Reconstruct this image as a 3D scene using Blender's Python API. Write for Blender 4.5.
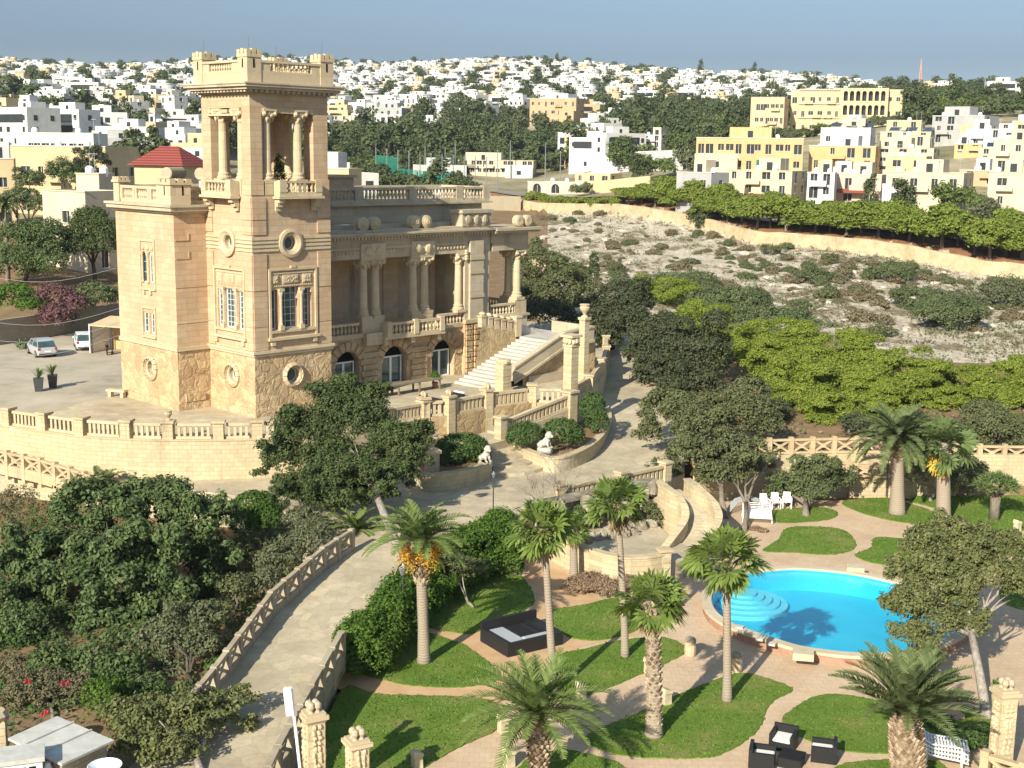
import bpy, math, random
import numpy as np
from mathutils import Vector, Matrix

for o in list(bpy.data.objects):
    bpy.data.objects.remove(o)
SC = bpy.context.scene
COL = SC.collection
PI = math.pi
R = math.radians

# ------------------------------------------------------------------ camera, sky, sun, exposure
FPX, PITCH, ROLL, CAM_Z = 1300.0, math.atan((384 - 152) / 1300.0), 0.014, 22.0
fwd = Vector((0, math.cos(PITCH), -math.sin(PITCH)))
rt0 = Vector((1, 0, 0))
up0 = rt0.cross(fwd)
RT = rt0 * math.cos(ROLL) + up0 * math.sin(ROLL)
UP = up0 * math.cos(ROLL) - rt0 * math.sin(ROLL)
EYE = Vector((0, 0, CAM_Z))
cam = bpy.data.cameras.new('camera')
cam.sensor_width = 36.0
cam.lens = 36.0 * FPX / 1024.0
cam.clip_start = 0.5
cam.clip_end = 12000
cam_o = bpy.data.objects.new('camera', cam)
COL.objects.link(cam_o)
m = Matrix.Identity(4)
for i in range(3):
    m[i][0], m[i][1], m[i][2], m[i][3] = RT[i], UP[i], -fwd[i], EYE[i]
cam_o.matrix_world = m
SC.camera = cam_o

SUN_EL = R(29.0)
SHX, SHY = 0.468, 0.883            # horizontal direction the shadows fall
world = bpy.data.worlds.new('World')
SC.world = world
world.use_nodes = True
nt = world.node_tree
nt.nodes.clear()
wo = nt.nodes.new('ShaderNodeOutputWorld')
bg = nt.nodes.new('ShaderNodeBackground')
sky = nt.nodes.new('ShaderNodeTexSky')
sky.sky_type = 'NISHITA'
sky.sun_disc = False
sky.sun_elevation = SUN_EL
sky.sun_rotation = math.atan2(-SHX, -SHY)
sky.altitude = 400
sky.air_density = 0.75
sky.dust_density = 0.35
sky.ozone_density = 3.5
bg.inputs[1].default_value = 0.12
# the photograph's sky is deeper and greyer low down than a clear model sky
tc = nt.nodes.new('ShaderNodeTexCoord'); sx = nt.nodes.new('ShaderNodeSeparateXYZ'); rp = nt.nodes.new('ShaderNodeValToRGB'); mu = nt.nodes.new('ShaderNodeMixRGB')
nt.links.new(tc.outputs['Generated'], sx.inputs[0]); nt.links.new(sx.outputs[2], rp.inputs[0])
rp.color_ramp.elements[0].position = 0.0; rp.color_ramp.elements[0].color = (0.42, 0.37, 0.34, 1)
rp.color_ramp.elements[1].position = 0.4; rp.color_ramp.elements[1].color = (1.85, 1.55, 1.12, 1)  # overhead sky brightened and warmed beyond the model, added as neutral fill light
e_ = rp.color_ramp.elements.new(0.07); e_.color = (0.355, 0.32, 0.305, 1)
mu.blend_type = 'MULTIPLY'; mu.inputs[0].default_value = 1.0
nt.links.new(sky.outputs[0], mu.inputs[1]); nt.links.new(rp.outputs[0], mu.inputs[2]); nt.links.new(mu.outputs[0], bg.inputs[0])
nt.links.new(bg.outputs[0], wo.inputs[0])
sl = bpy.data.lights.new('sun', 'SUN')
sl.energy = 4.8
sl.angle = R(0.5)
sl.color = (1.0, 0.93, 0.76)
so = bpy.data.objects.new('sun', sl)
COL.objects.link(so)
sdir = Vector((SHX * math.cos(SUN_EL), SHY * math.cos(SUN_EL), -math.sin(SUN_EL)))
so.rotation_euler = sdir.to_track_quat('-Z', 'Y').to_euler()
so.location = (-60, -110, 90)
SC.view_settings.view_transform = 'Standard'
SC.view_settings.look = 'None'
SC.view_settings.exposure = 0.74
SC.view_settings.gamma = 1.0
SC.view_settings.use_curve_mapping = False
SC.render.engine = 'CYCLES'
cy = SC.cycles
cy.max_bounces = 8
cy.diffuse_bounces = 5
cy.glossy_bounces = 2
cy.transmission_bounces = 4
cy.transparent_max_bounces = 6
cy.caustics_reflective = False
cy.caustics_refractive = False
cy.use_denoising = True
cy.use_adaptive_sampling = True
cy.adaptive_threshold = 0.02

# ------------------------------------------------------------------ small helpers
def sight(px, py):
    return (fwd * FPX + RT * (px - 512) + UP * (384 - py)).normalized()
def at(px, py, z=0.0):
    """point of the horizontal plane z that the survey photo shows at px, py"""
    d = sight(px, py)
    return EYE + d * ((z - CAM_Z) / d.z)
def at_y(px, py, Y):
    d = sight(px, py)
    return EYE + d * (Y / d.y)
def mpp(Y):
    return Y / FPX
def lerp(a, b, t):
    return a + (b - a) * t

def tag(o, label=None, cat=None, group=None, kind=None):
    if label: o['label'] = label
    if cat: o['category'] = cat
    if group: o['group'] = group
    if kind: o['kind'] = kind
    return o
def empty(name, loc, rz=0.0, label=None, cat=None, group=None, s=1.0):
    o = bpy.data.objects.new(name, None)
    o.empty_display_size = 0.3
    COL.objects.link(o)
    o.location = loc
    o.rotation_euler = (0, 0, rz)
    o.scale = (s, s, s)
    return tag(o, label, cat, group)
def copy_tree(o, parent=None):
    c = o.copy()
    COL.objects.link(c)
    c.parent = parent
    for ch in o.children:
        copy_tree(ch, c)
    return c

class MB:
    """collects shapes and links them as one mesh object"""
    def __init__(s):
        s.v, s.f, s.m, s.mi = [], [], [], 0
    def add(s, vs, fs):
        n = len(s.v)
        s.v.extend([tuple(p) for p in vs])
        for f in fs:
            s.f.append(tuple(i + n for i in f)); s.m.append(s.mi)
        return s
    def quad(s, a, b, c, d): return s.add([a, b, c, d], [(0, 1, 2, 3)])
    def box(s, x0, x1, y0, y1, z0, z1):
        return s.hexa([(x0, y0, z0), (x1, y0, z0), (x1, y1, z0), (x0, y1, z0), (x0, y0, z1), (x1, y0, z1), (x1, y1, z1), (x0, y1, z1)])
    def hexa(s, p):
        return s.add(p, [(0, 3, 2, 1), (4, 5, 6, 7), (0, 1, 5, 4), (1, 2, 6, 5), (2, 3, 7, 6), (3, 0, 4, 7)])
    def cbox(s, c, d, rz=0.0, taper=1.0):
        """box with centre of base c, sizes d, turned rz"""
        ca, sa = math.cos(rz), math.sin(rz)
        p = []
        for z, k in ((0, 1.0), (d[2], taper)):
            for sx, sy in ((-1, -1), (1, -1), (1, 1), (-1, 1)):
                x, y = sx * d[0] / 2 * k, sy * d[1] / 2 * k
                p.append((c[0] + x * ca - y * sa, c[1] + x * sa + y * ca, c[2] + z))
        return s.hexa(p)
    def bar(s, a, b, w, h, up=(0, 0, 1)):
        a, b = Vector(a), Vector(b)
        d = (b - a).normalized()
        sd = d.cross(Vector(up))
        if sd.length < 1e-4: sd = Vector((1, 0, 0))
        sd.normalize()
        u = sd.cross(d)
        p = []
        for q in (a, b):
            for i, j in ((-1, -1), (1, -1), (1, 1), (-1, 1)):
                p.append(q + sd * (w / 2 * i) + u * (h / 2 * j))
        return s.hexa(p)
    def prism(s, poly, z0, z1, bottom=False):
        n = len(poly)
        if sum(poly[i][0] * poly[(i + 1) % n][1] - poly[(i + 1) % n][0] * poly[i][1] for i in range(n)) < 0:
            poly = poly[::-1]
        fz = z1 if callable(z1) else (lambda x, y: z1)
        gz = z0 if callable(z0) else (lambda x, y: z0)
        vs = [(p[0], p[1], gz(p[0], p[1])) for p in poly] + [(p[0], p[1], fz(p[0], p[1])) for p in poly]
        fs = [(i, (i + 1) % n, n + (i + 1) % n, n + i) for i in range(n)] + [tuple(range(n, 2 * n))]
        if bottom: fs.append(tuple(range(n - 1, -1, -1)))
        return s.add(vs, fs)
    def sheet(s, poly, z):
        n = len(poly)
        if sum(poly[i][0] * poly[(i + 1) % n][1] - poly[(i + 1) % n][0] * poly[i][1] for i in range(n)) < 0:
            poly = poly[::-1]
        return s.add([(p[0], p[1], z) for p in poly], [tuple(range(n))])
    def tube(s, pts, rad, n=8, cap=True):
        pts = [Vector(p) for p in pts]
        if not hasattr(rad, '__len__'): rad = [rad] * len(pts)
        vs, fs = [], []
        ref = Vector((0, 0, 1)) if abs((pts[-1] - pts[0]).normalized().z) < 0.9 else Vector((1, 0, 0))
        for i, p in enumerate(pts):
            d = (pts[min(i + 1, len(pts) - 1)] - pts[max(i - 1, 0)]).normalized()
            a = d.cross(ref).normalized(); b = d.cross(a)
            for k in range(n):
                t = 2 * PI * k / n
                vs.append(p + (a * math.cos(t) + b * math.sin(t)) * rad[i])
        for i in range(len(pts) - 1):
            for k in range(n):
                k2 = (k + 1) % n
                fs.append((i * n + k2, i * n + k, (i + 1) * n + k, (i + 1) * n + k2))
        if cap:
            fs.append(tuple(range(n))); fs.append(tuple(range(len(pts) * n - 1, (len(pts) - 1) * n - 1, -1)))
        return s.add(vs, fs)
    def lathe(s, c, prof, n=12, rz=0.0):
        vs, fs = [], []
        for r, z in prof:
            for k in range(n):
                t = 2 * PI * k / n + rz
                vs.append((c[0] + r * math.cos(t), c[1] + r * math.sin(t), c[2] + z))
        for i in range(len(prof) - 1):
            for k in range(n):
                k2 = (k + 1) % n
                fs.append((i * n + k, i * n + k2, (i + 1) * n + k2, (i + 1) * n + k))
        fs.append(tuple(range(n - 1, -1, -1)))
        fs.append(tuple(range((len(prof) - 1) * n, len(prof) * n)))
        return s.add(vs, fs)
    def blob(s, c, r, seed=0, rough=0.2, n=(7, 10)):
        rnd = random.Random(seed)
        vs, fs = [], []
        for i in range(n[0] + 1):
            th = PI * i / n[0]
            for k in range(n[1]):
                ph = 2 * PI * k / n[1]
                q = 1 + rnd.uniform(-rough, rough)
                vs.append((c[0] + r[0] * q * math.sin(th) * math.cos(ph), c[1] + r[1] * q * math.sin(th) * math.sin(ph), c[2] + r[2] * q * math.cos(th)))
        for i in range(n[0]):
            for k in range(n[1]):
                k2 = (k + 1) % n[1]
                fs.append((i * n[1] + k, (i + 1) * n[1] + k, (i + 1) * n[1] + k2, i * n[1] + k2))
        return s.add(vs, fs)
    def build(s, name, mats, parent=None, smooth=False, loc=None, rz=0.0):
        me = bpy.data.meshes.new(name)
        me.from_pydata(s.v, [], s.f)
        if not isinstance(mats, (list, tuple)): mats = [mats]
        for x in mats: me.materials.append(x)
        if len(mats) > 1: me.polygons.foreach_set('material_index', s.m)
        if smooth:
            me.polygons.foreach_set('use_smooth', [True] * len(me.polygons))
        me.update()
        o = bpy.data.objects.new(name, me)
        COL.objects.link(o)
        if parent: o.parent = parent
        if loc is not None: o.location = loc
        if rz: o.rotation_euler = (0, 0, rz)
        return o

def np_mesh(name, V, Fq, mats, mat_idx=None):
    """V (n,3) float, Fq (m,4) int -> mesh datablock"""
    me = bpy.data.meshes.new(name)
    me.vertices.add(len(V)); me.vertices.foreach_set('co', np.asarray(V, np.float32).ravel())
    k = Fq.shape[1]
    me.loops.add(Fq.size); me.loops.foreach_set('vertex_index', Fq.astype(np.int32).ravel())
    me.polygons.add(len(Fq))
    me.polygons.foreach_set('loop_start', np.arange(0, Fq.size, k, dtype=np.int32))
    if mat_idx is not None: me.polygons.foreach_set('material_index', mat_idx.astype(np.int32))
    if not isinstance(mats, (list, tuple)): mats = [mats]
    for x in mats: me.materials.append(x)
    me.update(calc_edges=True)
    return me
def link(name, me, parent=None, loc=(0, 0, 0), rz=0.0):
    o = bpy.data.objects.new(name, me)
    COL.objects.link(o)
    if parent: o.parent = parent
    o.location = loc
    o.rotation_euler = (0, 0, rz)
    return o

# ------------------------------------------------------------------ materials
class NT:
    def __init__(s, name, rough=0.85, spec=0.2):
        s.mat = bpy.data.materials.new(name)
        s.mat.use_nodes = True
        s.t = s.mat.node_tree
        s.b = s.t.nodes['Principled BSDF']
        s.b.inputs['Roughness'].default_value = rough
        s.b.inputs['Specular IOR Level'].default_value = spec
    def n(s, typ, **kw):
        x = s.t.nodes.new('ShaderNode' + typ)
        for k, v in kw.items():
            if k in x.inputs.keys(): x.inputs[k].default_value = v
            else: setattr(x, k, v)
        return x
    def l(s, a, b): s.t.links.new(a, b)
    def coord(s, kind='Object', scale=(1, 1, 1)):
        c = s.n('TexCoord'); mp = s.n('Mapping')
        mp.inputs['Scale'].default_value = scale
        s.l(c.outputs[kind], mp.inputs[0])
        return mp.outputs[0]
    def noise(s, vec, scale, detail=4, rough=0.6):
        x = s.n('TexNoise'); x.inputs['Scale'].default_value = scale; x.inputs['Detail'].default_value = detail; x.inputs['Roughness'].default_value = rough
        s.l(vec, x.inputs['Vector'])
        return x.outputs['Fac']
    def ramp(s, fac, stops):
        x = s.n('ValToRGB')
        e = x.color_ramp.elements
        while len(e) < len(stops): e.new(0.5)
        for i, (p, c) in enumerate(stops):
            e[i].position = p; e[i].color = (*c, 1) if len(c) == 3 else c
        s.l(fac, x.inputs[0])
        return x.outputs[0]
    def mix(s, fac, a, b, mode='MIX'):
        x = s.n('MixRGB', blend_type=mode)
        for k, v in ((0, fac), (1, a), (2, b)):
            if isinstance(v, (int, float)): x.inputs[k].default_value = v
            elif isinstance(v, tuple): x.inputs[k].default_value = (*v, 1)
            else: s.l(v, x.inputs[k])
        return x.outputs[0]
    def bump(s, h, strength=0.5, dist=0.05):
        x = s.n('Bump'); x.inputs['Strength'].default_value = strength; x.inputs['Distance'].default_value = dist
        s.l(h, x.inputs['Height']); s.l(x.outputs[0], s.b.inputs['Normal'])
    def out(s, c):
        s.l(c, s.b.inputs['Base Color'])
        return s.mat

def flat(name, col, rough=0.6, spec=0.3, vary=0.12, scale=3.0, metal=0.0):
    t = NT(name, rough, spec)
    t.b.inputs['Metallic'].default_value = metal
    f = t.noise(t.coord(), scale)
    return t.out(t.ramp(f, [(0.25, tuple(c * (1 - vary) for c in col)), (0.75, tuple(min(1, c * (1 + vary)) for c in col))]))

def stone(name, c0, c1, stain=(0.25, 0.19, 0.12), block=(0.9, 0.38), mortar=0.35, rustic=0.0, stain_amt=0.5):
    """limestone ashlar: courses run along x+y and z of the object's own axes"""
    t = NT(name, 0.9, 0.15)
    co = t.coord()
    big = t.noise(co, 0.35, 5)
    mid = t.noise(co, 2.2, 6, 0.7)
    c = t.mix(t.ramp(big, [(0.3, (0, 0, 0)), (0.7, (1, 1, 1))]), c0, c1)
    sep = t.n('SeparateXYZ'); t.l(co, sep.inputs[0])
    ad = t.n('Math', operation='ADD'); t.l(sep.outputs[0], ad.inputs[0]); t.l(sep.outputs[1], ad.inputs[1])
    cb = t.n('CombineXYZ'); t.l(ad.outputs[0], cb.inputs[0]); t.l(sep.outputs[2], cb.inputs[1])
    br = t.n('TexBrick'); t.l(cb.outputs[0], br.inputs['Vector'])
    br.inputs['Scale'].default_value = 1.0
    br.inputs['Brick Width'].default_value = block[0]; br.inputs['Row Height'].default_value = block[1]
    br.inputs['Mortar Size'].default_value = 0.018; br.inputs['Mortar Smooth'].default_value = 0.6
    br.inputs['Color1'].default_value = (1, 1, 1, 1); br.inputs['Color2'].default_value = (0.86, 0.83, 0.79, 1)
    br.inputs['Mortar'].default_value = (1 - mortar, 1 - mortar, 1 - mortar, 1)
    c = t.mix(1.0, c, br.outputs['Color'], 'MULTIPLY')
    st = t.noise(t.coord('Object', (1.2, 1.2, 0.25)), 0.8, 6, 0.7)
    c = t.mix(t.ramp(st, [(0.52, (0, 0, 0)), (0.78, (stain_amt,) * 3)]), c, stain)
    c = t.mix(t.ramp(mid, [(0.3, (0.35,) * 3), (0.7, (0, 0, 0))]), c, tuple(x * 0.62 for x in c0))
    if rustic:
        vo = t.n('TexVoronoi', feature='F1'); vo.inputs['Scale'].default_value = 1.5
        wn = t.n('VectorMath', operation='ADD')
        nn = t.n('TexNoise'); nn.inputs['Scale'].default_value = 1.6; t.l(co, nn.inputs['Vector'])
        t.l(co, wn.inputs[0]); t.l(nn.outputs['Color'], wn.inputs[1]); t.l(wn.outputs[0], vo.inputs['Vector'])
        ed = t.n('TexVoronoi', feature='DISTANCE_TO_EDGE'); ed.inputs['Scale'].default_value = 1.5; t.l(wn.outputs[0], ed.inputs['Vector'])
        c = t.mix(t.ramp(ed.outputs['Distance'], [(0.0, (0.32,) * 3), (0.06, (0, 0, 0))]), c, tuple(x * 0.5 for x in c0))
        vc = t.n('SeparateColor'); t.l(vo.outputs['Color'], vc.inputs[0])
        c = t.mix(1.0, c, t.ramp(vc.outputs[0], [(0.0, (0.78, 0.75, 0.72)), (1.0, (1.08, 1.06, 1.0))]), 'MULTIPLY')
        hh = t.n('Math', operation='MINIMUM'); t.l(ed.outputs['Distance'], hh.inputs[0]); hh.inputs[1].default_value = 0.18
        h2 = t.n('Math', operation='MULTIPLY_ADD'); t.l(mid, h2.inputs[0]); h2.inputs[1].default_value = 0.25; t.l(hh.outputs[0], h2.inputs[2])
        t.bump(h2.outputs[0], 0.9, rustic)
    else:
        h = t.mix(0.5, br.outputs['Fac'], mid)
        inv = t.n('Math', operation='SUBTRACT'); inv.inputs[0].default_value = 1; t.l(br.outputs['Fac'], inv.inputs[1])
        h2 = t.n('Math', operation='MULTIPLY_ADD'); t.l(mid, h2.inputs[0]); h2.inputs[1].default_value = 0.8; t.l(inv.outputs[0], h2.inputs[2])
        t.bump(h2.outputs[0], 0.5, 0.03)
    return t.out(c)

def leafmat(name, c0, c1, c2, transl=0.25, scale=0.5):
    """leaf colour varies from leaf to leaf and from bough to bough"""
    t = NT(name, 0.75, 0.1)
    g = t.n('NewGeometry')
    f = t.noise(t.coord(), scale, 3)
    a = t.mix(t.ramp(f, [(0.35, (0, 0, 0)), (0.65, (1, 1, 1))]), c0, c1)
    c = t.mix(t.ramp(g.outputs['Random Per Island'], [(0.35, (0, 0, 0)), (1.0, (1, 1, 1))]), a, c2)
    t.out(c)
    tr = t.n('BsdfTranslucent'); t.l(c, tr.inputs[0])
    mx = t.n('MixShader'); mx.inputs[0].default_value = transl
    t.l(t.b.outputs[0], mx.inputs[1]); t.l(tr.outputs[0], mx.inputs[2])
    t.l(mx.outputs[0], t.t.nodes['Material Output'].inputs[0])
    return t.mat

M = {}
M['ashlar'] = stone('ashlar_limestone', (0.61, 0.475, 0.325), (0.575, 0.372, 0.228), mortar=0.28, stain=(0.27, 0.23, 0.17), stain_amt=0.75)
M['rustic'] = stone('rock_faced_limestone', (0.61, 0.485, 0.325), (0.58, 0.41, 0.245), mortar=0.1, rustic=0.2, stain=(0.28, 0.2, 0.13), stain_amt=0.5)
M['trim'] = stone('carved_limestone', (0.63, 0.525, 0.36), (0.57, 0.46, 0.305), block=(1.6, 0.6), mortar=0.15, stain=(0.2, 0.17, 0.13), stain_amt=0.5)
M['grey_trim'] = stone('weathered_limestone', (0.56, 0.475, 0.345), (0.48, 0.41, 0.30), block=(1.6, 0.6), mortar=0.15, stain=(0.13, 0.115, 0.1), stain_amt=0.75)
M['wallstone'] = stone('garden_wall_limestone', (0.62, 0.515, 0.335), (0.55, 0.45, 0.29), block=(0.55, 0.27), mortar=0.3, stain=(0.19, 0.16, 0.12), stain_amt=0.7)
M['rubble'] = stone('rubble_wall', (0.60, 0.46, 0.27), (0.5, 0.39, 0.24), block=(0.5, 0.3), mortar=0.15, rustic=0.12, stain=(0.16, 0.14, 0.11), stain_amt=0.55)
M['fence_stone'] = stone('fence_limestone', (0.60, 0.47, 0.29), (0.52, 0.41, 0.27), block=(1.5, 0.5), mortar=0.12, stain=(0.2, 0.18, 0.14), stain_amt=0.6)
M['fence_grey'] = stone('weathered_fence', (0.47, 0.395, 0.29), (0.38, 0.315, 0.23), block=(1.5, 0.5), mortar=0.1, stain=(0.17, 0.15, 0.12), stain_amt=0.7)
M['dark_stone'] = stone('old_grey_limestone', (0.38, 0.33, 0.25), (0.32, 0.27, 0.2), block=(0.6, 0.3), mortar=0.25, stain=(0.12, 0.11, 0.1), stain_amt=0.7)
M['loggia_wall'] = stone('pink_limestone', (0.70, 0.53, 0.36), (0.66, 0.49, 0.32), mortar=0.2, stain_amt=0.2)
M['white_frame'] = flat('white_paint', (0.78, 0.78, 0.75), 0.4, 0.4, 0.04)
M['white_plastic'] = flat('white_plastic', (0.8, 0.8, 0.8), 0.35, 0.4, 0.03)
M['black_rattan'] = flat('black_rattan', (0.018, 0.018, 0.02), 0.55, 0.3, 0.3, 30)
M['cushion'] = flat('pale_cushion', (0.68, 0.68, 0.66), 0.9, 0.1, 0.05)
M['grey_cushion'] = flat('grey_cushion', (0.36, 0.38, 0.41), 0.9, 0.1, 0.05)
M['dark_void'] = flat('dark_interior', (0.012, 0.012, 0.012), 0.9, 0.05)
M['metal'] = flat('galvanised_metal', (0.42, 0.43, 0.44), 0.4, 0.5, 0.1, metal=0.7)
M['dark_metal'] = flat('dark_metal', (0.05, 0.055, 0.055), 0.5, 0.4)
M['wood'] = flat('weathered_wood', (0.22, 0.17, 0.12), 0.8, 0.2, 0.25)
t = NT('window_glass', 0.06, 0.6); M['glass'] = t.out(t.ramp(t.noise(t.coord(), 0.7), [(0.3, (0.03, 0.055, 0.06)), (0.7, (0.07, 0.12, 0.13))]))
t = NT('roof_tiles', 0.8, 0.2)
wv = t.n('TexWave', bands_direction='Z'); wv.inputs['Scale'].default_value = 1.1; t.l(t.coord(), wv.inputs[0])
M['red_roof'] = t.out(t.mix(t.ramp(wv.outputs[1], [(0.3, (0, 0, 0)), (0.8, (1, 1, 1))]), (0.17, 0.035, 0.03), (0.29, 0.08, 0.065)))
# bark
def bark(name, c0, c1, sc=(6, 6, 1.2)):
    t = NT(name, 0.9, 0.1)
    f = t.noise(t.coord('Object', sc), 1.5, 6, 0.7)
    t.bump(f, 0.8, 0.04)
    return t.out(t.ramp(f, [(0.3, c0), (0.7, c1)]))
M['bark'] = bark('grey_bark', (0.10, 0.08, 0.06), (0.30, 0.26, 0.21))
M['pale_bark'] = bark('bleached_bark', (0.17, 0.14, 0.11), (0.42, 0.38, 0.33))
M['dark_bark'] = bark('dark_bark', (0.05, 0.04, 0.03), (0.16, 0.13, 0.10))
t = NT('palm_trunk', 0.95, 0.05)
wv = t.n('TexWave', bands_direction='Z'); wv.inputs['Scale'].default_value = 2.6; wv.inputs['Distortion'].default_value = 4.0; wv.inputs['Detail'].default_value = 4
t.l(t.coord(), wv.inputs[0]); t.bump(wv.outputs[1], 0.35, 0.03)
M['palm_trunk'] = t.out(t.mix(t.noise(t.coord(), 3.0, 5), t.ramp(wv.outputs[1], [(0.2, (0.27, 0.215, 0.165)), (0.8, (0.37, 0.305, 0.24))]), (0.30, 0.25, 0.195)))
t = NT('palm_boots', 0.95, 0.05)
g = t.n('NewGeometry')
M['palm_boot'] = t.out(t.ramp(g.outputs['Random Per Island'], [(0.0, (0.16, 0.11, 0.07)), (0.5, (0.30, 0.22, 0.14)), (1.0, (0.50, 0.41, 0.30))]))
# ------------------------------------------------------------------ the land
TC = [-0.62, -0.37, -0.20, 0.0, 0.183, 0.375, 0.62]
PROF = [
    [(130, 5), (200, 10), (300, 18), (400, 25), (900, 58), (1300, 95), (1700, 108), (2600, 108)],
    [(130, 5), (200, 10), (300, 18), (400, 25), (900, 58), (1300, 95), (1700, 110), (2600, 110)],
    [(130, 4.4), (200, 6), (300, 10), (400, 16), (700, 40), (1400, 104), (1800, 112), (2600, 112)],
    [(130, 4.4), (220, 5.5), (300, 7.5), (370, 9.8), (450, 16), (700, 40), (1400, 104), (1800, 112), (2600, 112)],
    [(130, 4.5), (230, 6.4), (250, 8), (275, 10.4), (310, 14.8), (420, 26.8), (500, 28.5), (800, 50), (1300, 94), (1700, 100), (2600, 100)],
    [(130, 4.0), (190, 4.9), (225, 8), (260, 12.8), (330, 24), (420, 35), (700, 53), (1100, 62), (1600, 66), (2600, 66)],
    [(130, 4.0), (190, 5.5), (225, 9), (260, 14), (330, 25), (420, 36), (700, 53), (1100, 60), (1600, 62), (2600, 62)]]
WALL_T = [-0.1, -0.02, 0.006, 0.1, 0.183, 0.28, 0.364, 0.62]
WALL_Y = [380, 335, 320, 270, 232, 208, 190, 160]
def sstep(a, b, x):
    k = np.clip((x - a) / (b - a), 0, 1)
    return k * k * (3 - 2 * k)
def land(x, y):
    x = np.asarray(x, float); y = np.asarray(y, float)
    t = np.clip(x / np.maximum(y, 1), TC[0], TC[-1])
    yy = np.maximum(y, 130)
    cols = np.stack([np.interp(yy, [a for a, b in p], [b for a, b in p]) for p in PROF])
    far = np.zeros_like(t)
    for i in range(len(TC) - 1):
        w = (t - TC[i]) / (TC[i + 1] - TC[i])
        ok = (w >= 0) & (w <= 1)
        w = w * w * (3 - 2 * w)
        far = np.where(ok, cols[i] * (1 - w) + cols[i + 1] * w, far)
    far = far + sstep(140, 260, y) * 0.5 * np.sin(x * 0.09) * np.sin(y * 0.05 + 1) + sstep(420, 900, y) * 2.5 * (np.sin(x * 0.021 + 1) + np.sin(x * 0.009 + y * 0.006))
    wy_ = np.interp(x / np.maximum(y, 1), WALL_T, WALL_Y)
    far = far + np.where(x / np.maximum(y, 1) > -0.02, 2.2 * sstep(0.5, 3.5, y - wy_) * (1 - sstep(25, 80, y - wy_)), 0)
    garden = -0.35
    right = np.where(y < 84.2, garden, 2.6 + (far - 2.6) * np.clip((y - 85) / 45, 0, 1))
    right = np.where((y >= 84.2) & (y < 85), garden + (2.6 - garden) * (y - 84.2) / 0.8, right)
    mid = garden + (far - 0.3 - garden) * sstep(88, 130, y)
    left = 0.2 + (far - 0.6 - 0.2) * sstep(92, 135, y)
    wr = sstep(10.5, 13.5, x)
    wl = sstep(-7.5, -10, x)
    near = left * wl + (1 - wl) * (mid * (1 - wr) + right * wr)
    pe = ((x - 15.9) / 8.2) ** 2 + ((y - 60.4) / 8.0) ** 2
    near = near - 2.2 * (1 - sstep(0.95, 1.25, pe))
    k = sstep(112, 132, y)
    return near * (1 - k) + far * k
def ground(px, Y):
    """ground point at depth Y on the line of sight column px"""
    x = (px - 512) / FPX * Y * 1.0
    for _ in range(4):
        z = float(land(x, Y))
        # column px at the height of that point
        p = Vector((x, Y, z)) - EYE
        cur = 512 + FPX * p.dot(RT) / p.dot(fwd)
        x += (px - cur) / FPX * Y
    return Vector((x, Y, float(land(x, Y))))
def top_z(px, py, Y):
    return at_y(px, py, Y).z
def wall_y(t): return np.interp(t, WALL_T, WALL_Y)

Ys = np.concatenate([np.arange(18, 132, 1.0), np.arange(132, 420, 3.0), np.arange(420, 2700, 16.0)])
Ts = np.linspace(-0.62, 0.62, 170)
gt, gy = np.meshgrid(Ts, Ys)
gx = gt * np.maximum(gy, 60)
gz = land(gx, gy)
rng = np.random.default_rng(5)
rock = (gy > 135) & (gy < wall_y(gt) - 2) & (gt > 0)
gz = gz + np.where(rock, rng.uniform(-0.22, 0.35, gz.shape), 0)
V = np.stack([gx, gy, gz], -1).reshape(-1, 3)
nr, nc = gt.shape
ii, jj = np.meshgrid(np.arange(nr - 1), np.arange(nc - 1), indexing='ij')
a = (ii * nc + jj).ravel()
Fq = np.stack([a, a + 1, a + nc + 1, a + nc], -1)
cx = gt[:-1, :-1].ravel(); cyy = gy[:-1, :-1].ravel()
wy = wall_y(cx)
mi = np.zeros(len(a), int)
mi[(cyy > 116) & (cyy < wy) & (cx > 0.02)] = 1
mi[(cyy >= wy) & (cyy < wy + 22) & (cx > -0.02)] = 2
mi[(cyy >= wy + 22)] = 3
mi[(cyy > 200) & (cx <= -0.02)] = 3
def soil(name, stops, sc=0.6, bumpd=0.08):
    t = NT(name, 0.95, 0.05)
    co = t.coord()
    f = t.noise(co, sc, 8, 0.7)
    t.bump(t.noise(co, sc * 6, 5), 0.6, bumpd)
    return t.out(t.ramp(f, stops))
M['soil'] = soil('dry_soil', [(0.3, (0.16, 0.11, 0.065)), (0.55, (0.24, 0.16, 0.09)), (0.75, (0.33, 0.25, 0.16))])
M['red_soil'] = soil('red_soil', [(0.3, (0.20, 0.10, 0.055)), (0.6, (0.30, 0.155, 0.085)), (0.8, (0.36, 0.22, 0.13))])
M['hill'] = soil('dry_hillside', [(0.35, (0.15, 0.15, 0.08)), (0.55, (0.32, 0.275, 0.18)), (0.75, (0.48, 0.42, 0.31))], 0.05, 0.3)
t = NT('garrigue_rock', 0.95, 0.05)
co = t.coord('Object', (1.0, 0.6, 1.0))
f1 = t.noise(co, 0.22, 10, 0.75); f2 = t.noise(co, 1.3, 7, 0.75); f3 = t.noise(co, 0.05, 3, 0.5)
rockc = t.ramp(f2, [(0.3, (0.30, 0.24, 0.165)), (0.45, (0.56, 0.48, 0.36)), (0.58, (0.72, 0.63, 0.50)), (0.75, (0.78, 0.70, 0.56))])
scrub = t.ramp(f2, [(0.3, (0.13, 0.11, 0.06)), (0.5, (0.25, 0.20, 0.125)), (0.7, (0.44, 0.36, 0.25))])
mm = t.n('Math', operation='MULTIPLY_ADD'); t.l(f3, mm.inputs[0]); mm.inputs[1].default_value = 0.35; t.l(f1, mm.inputs[2])
t.bump(f2, 1.0, 0.5)
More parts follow.
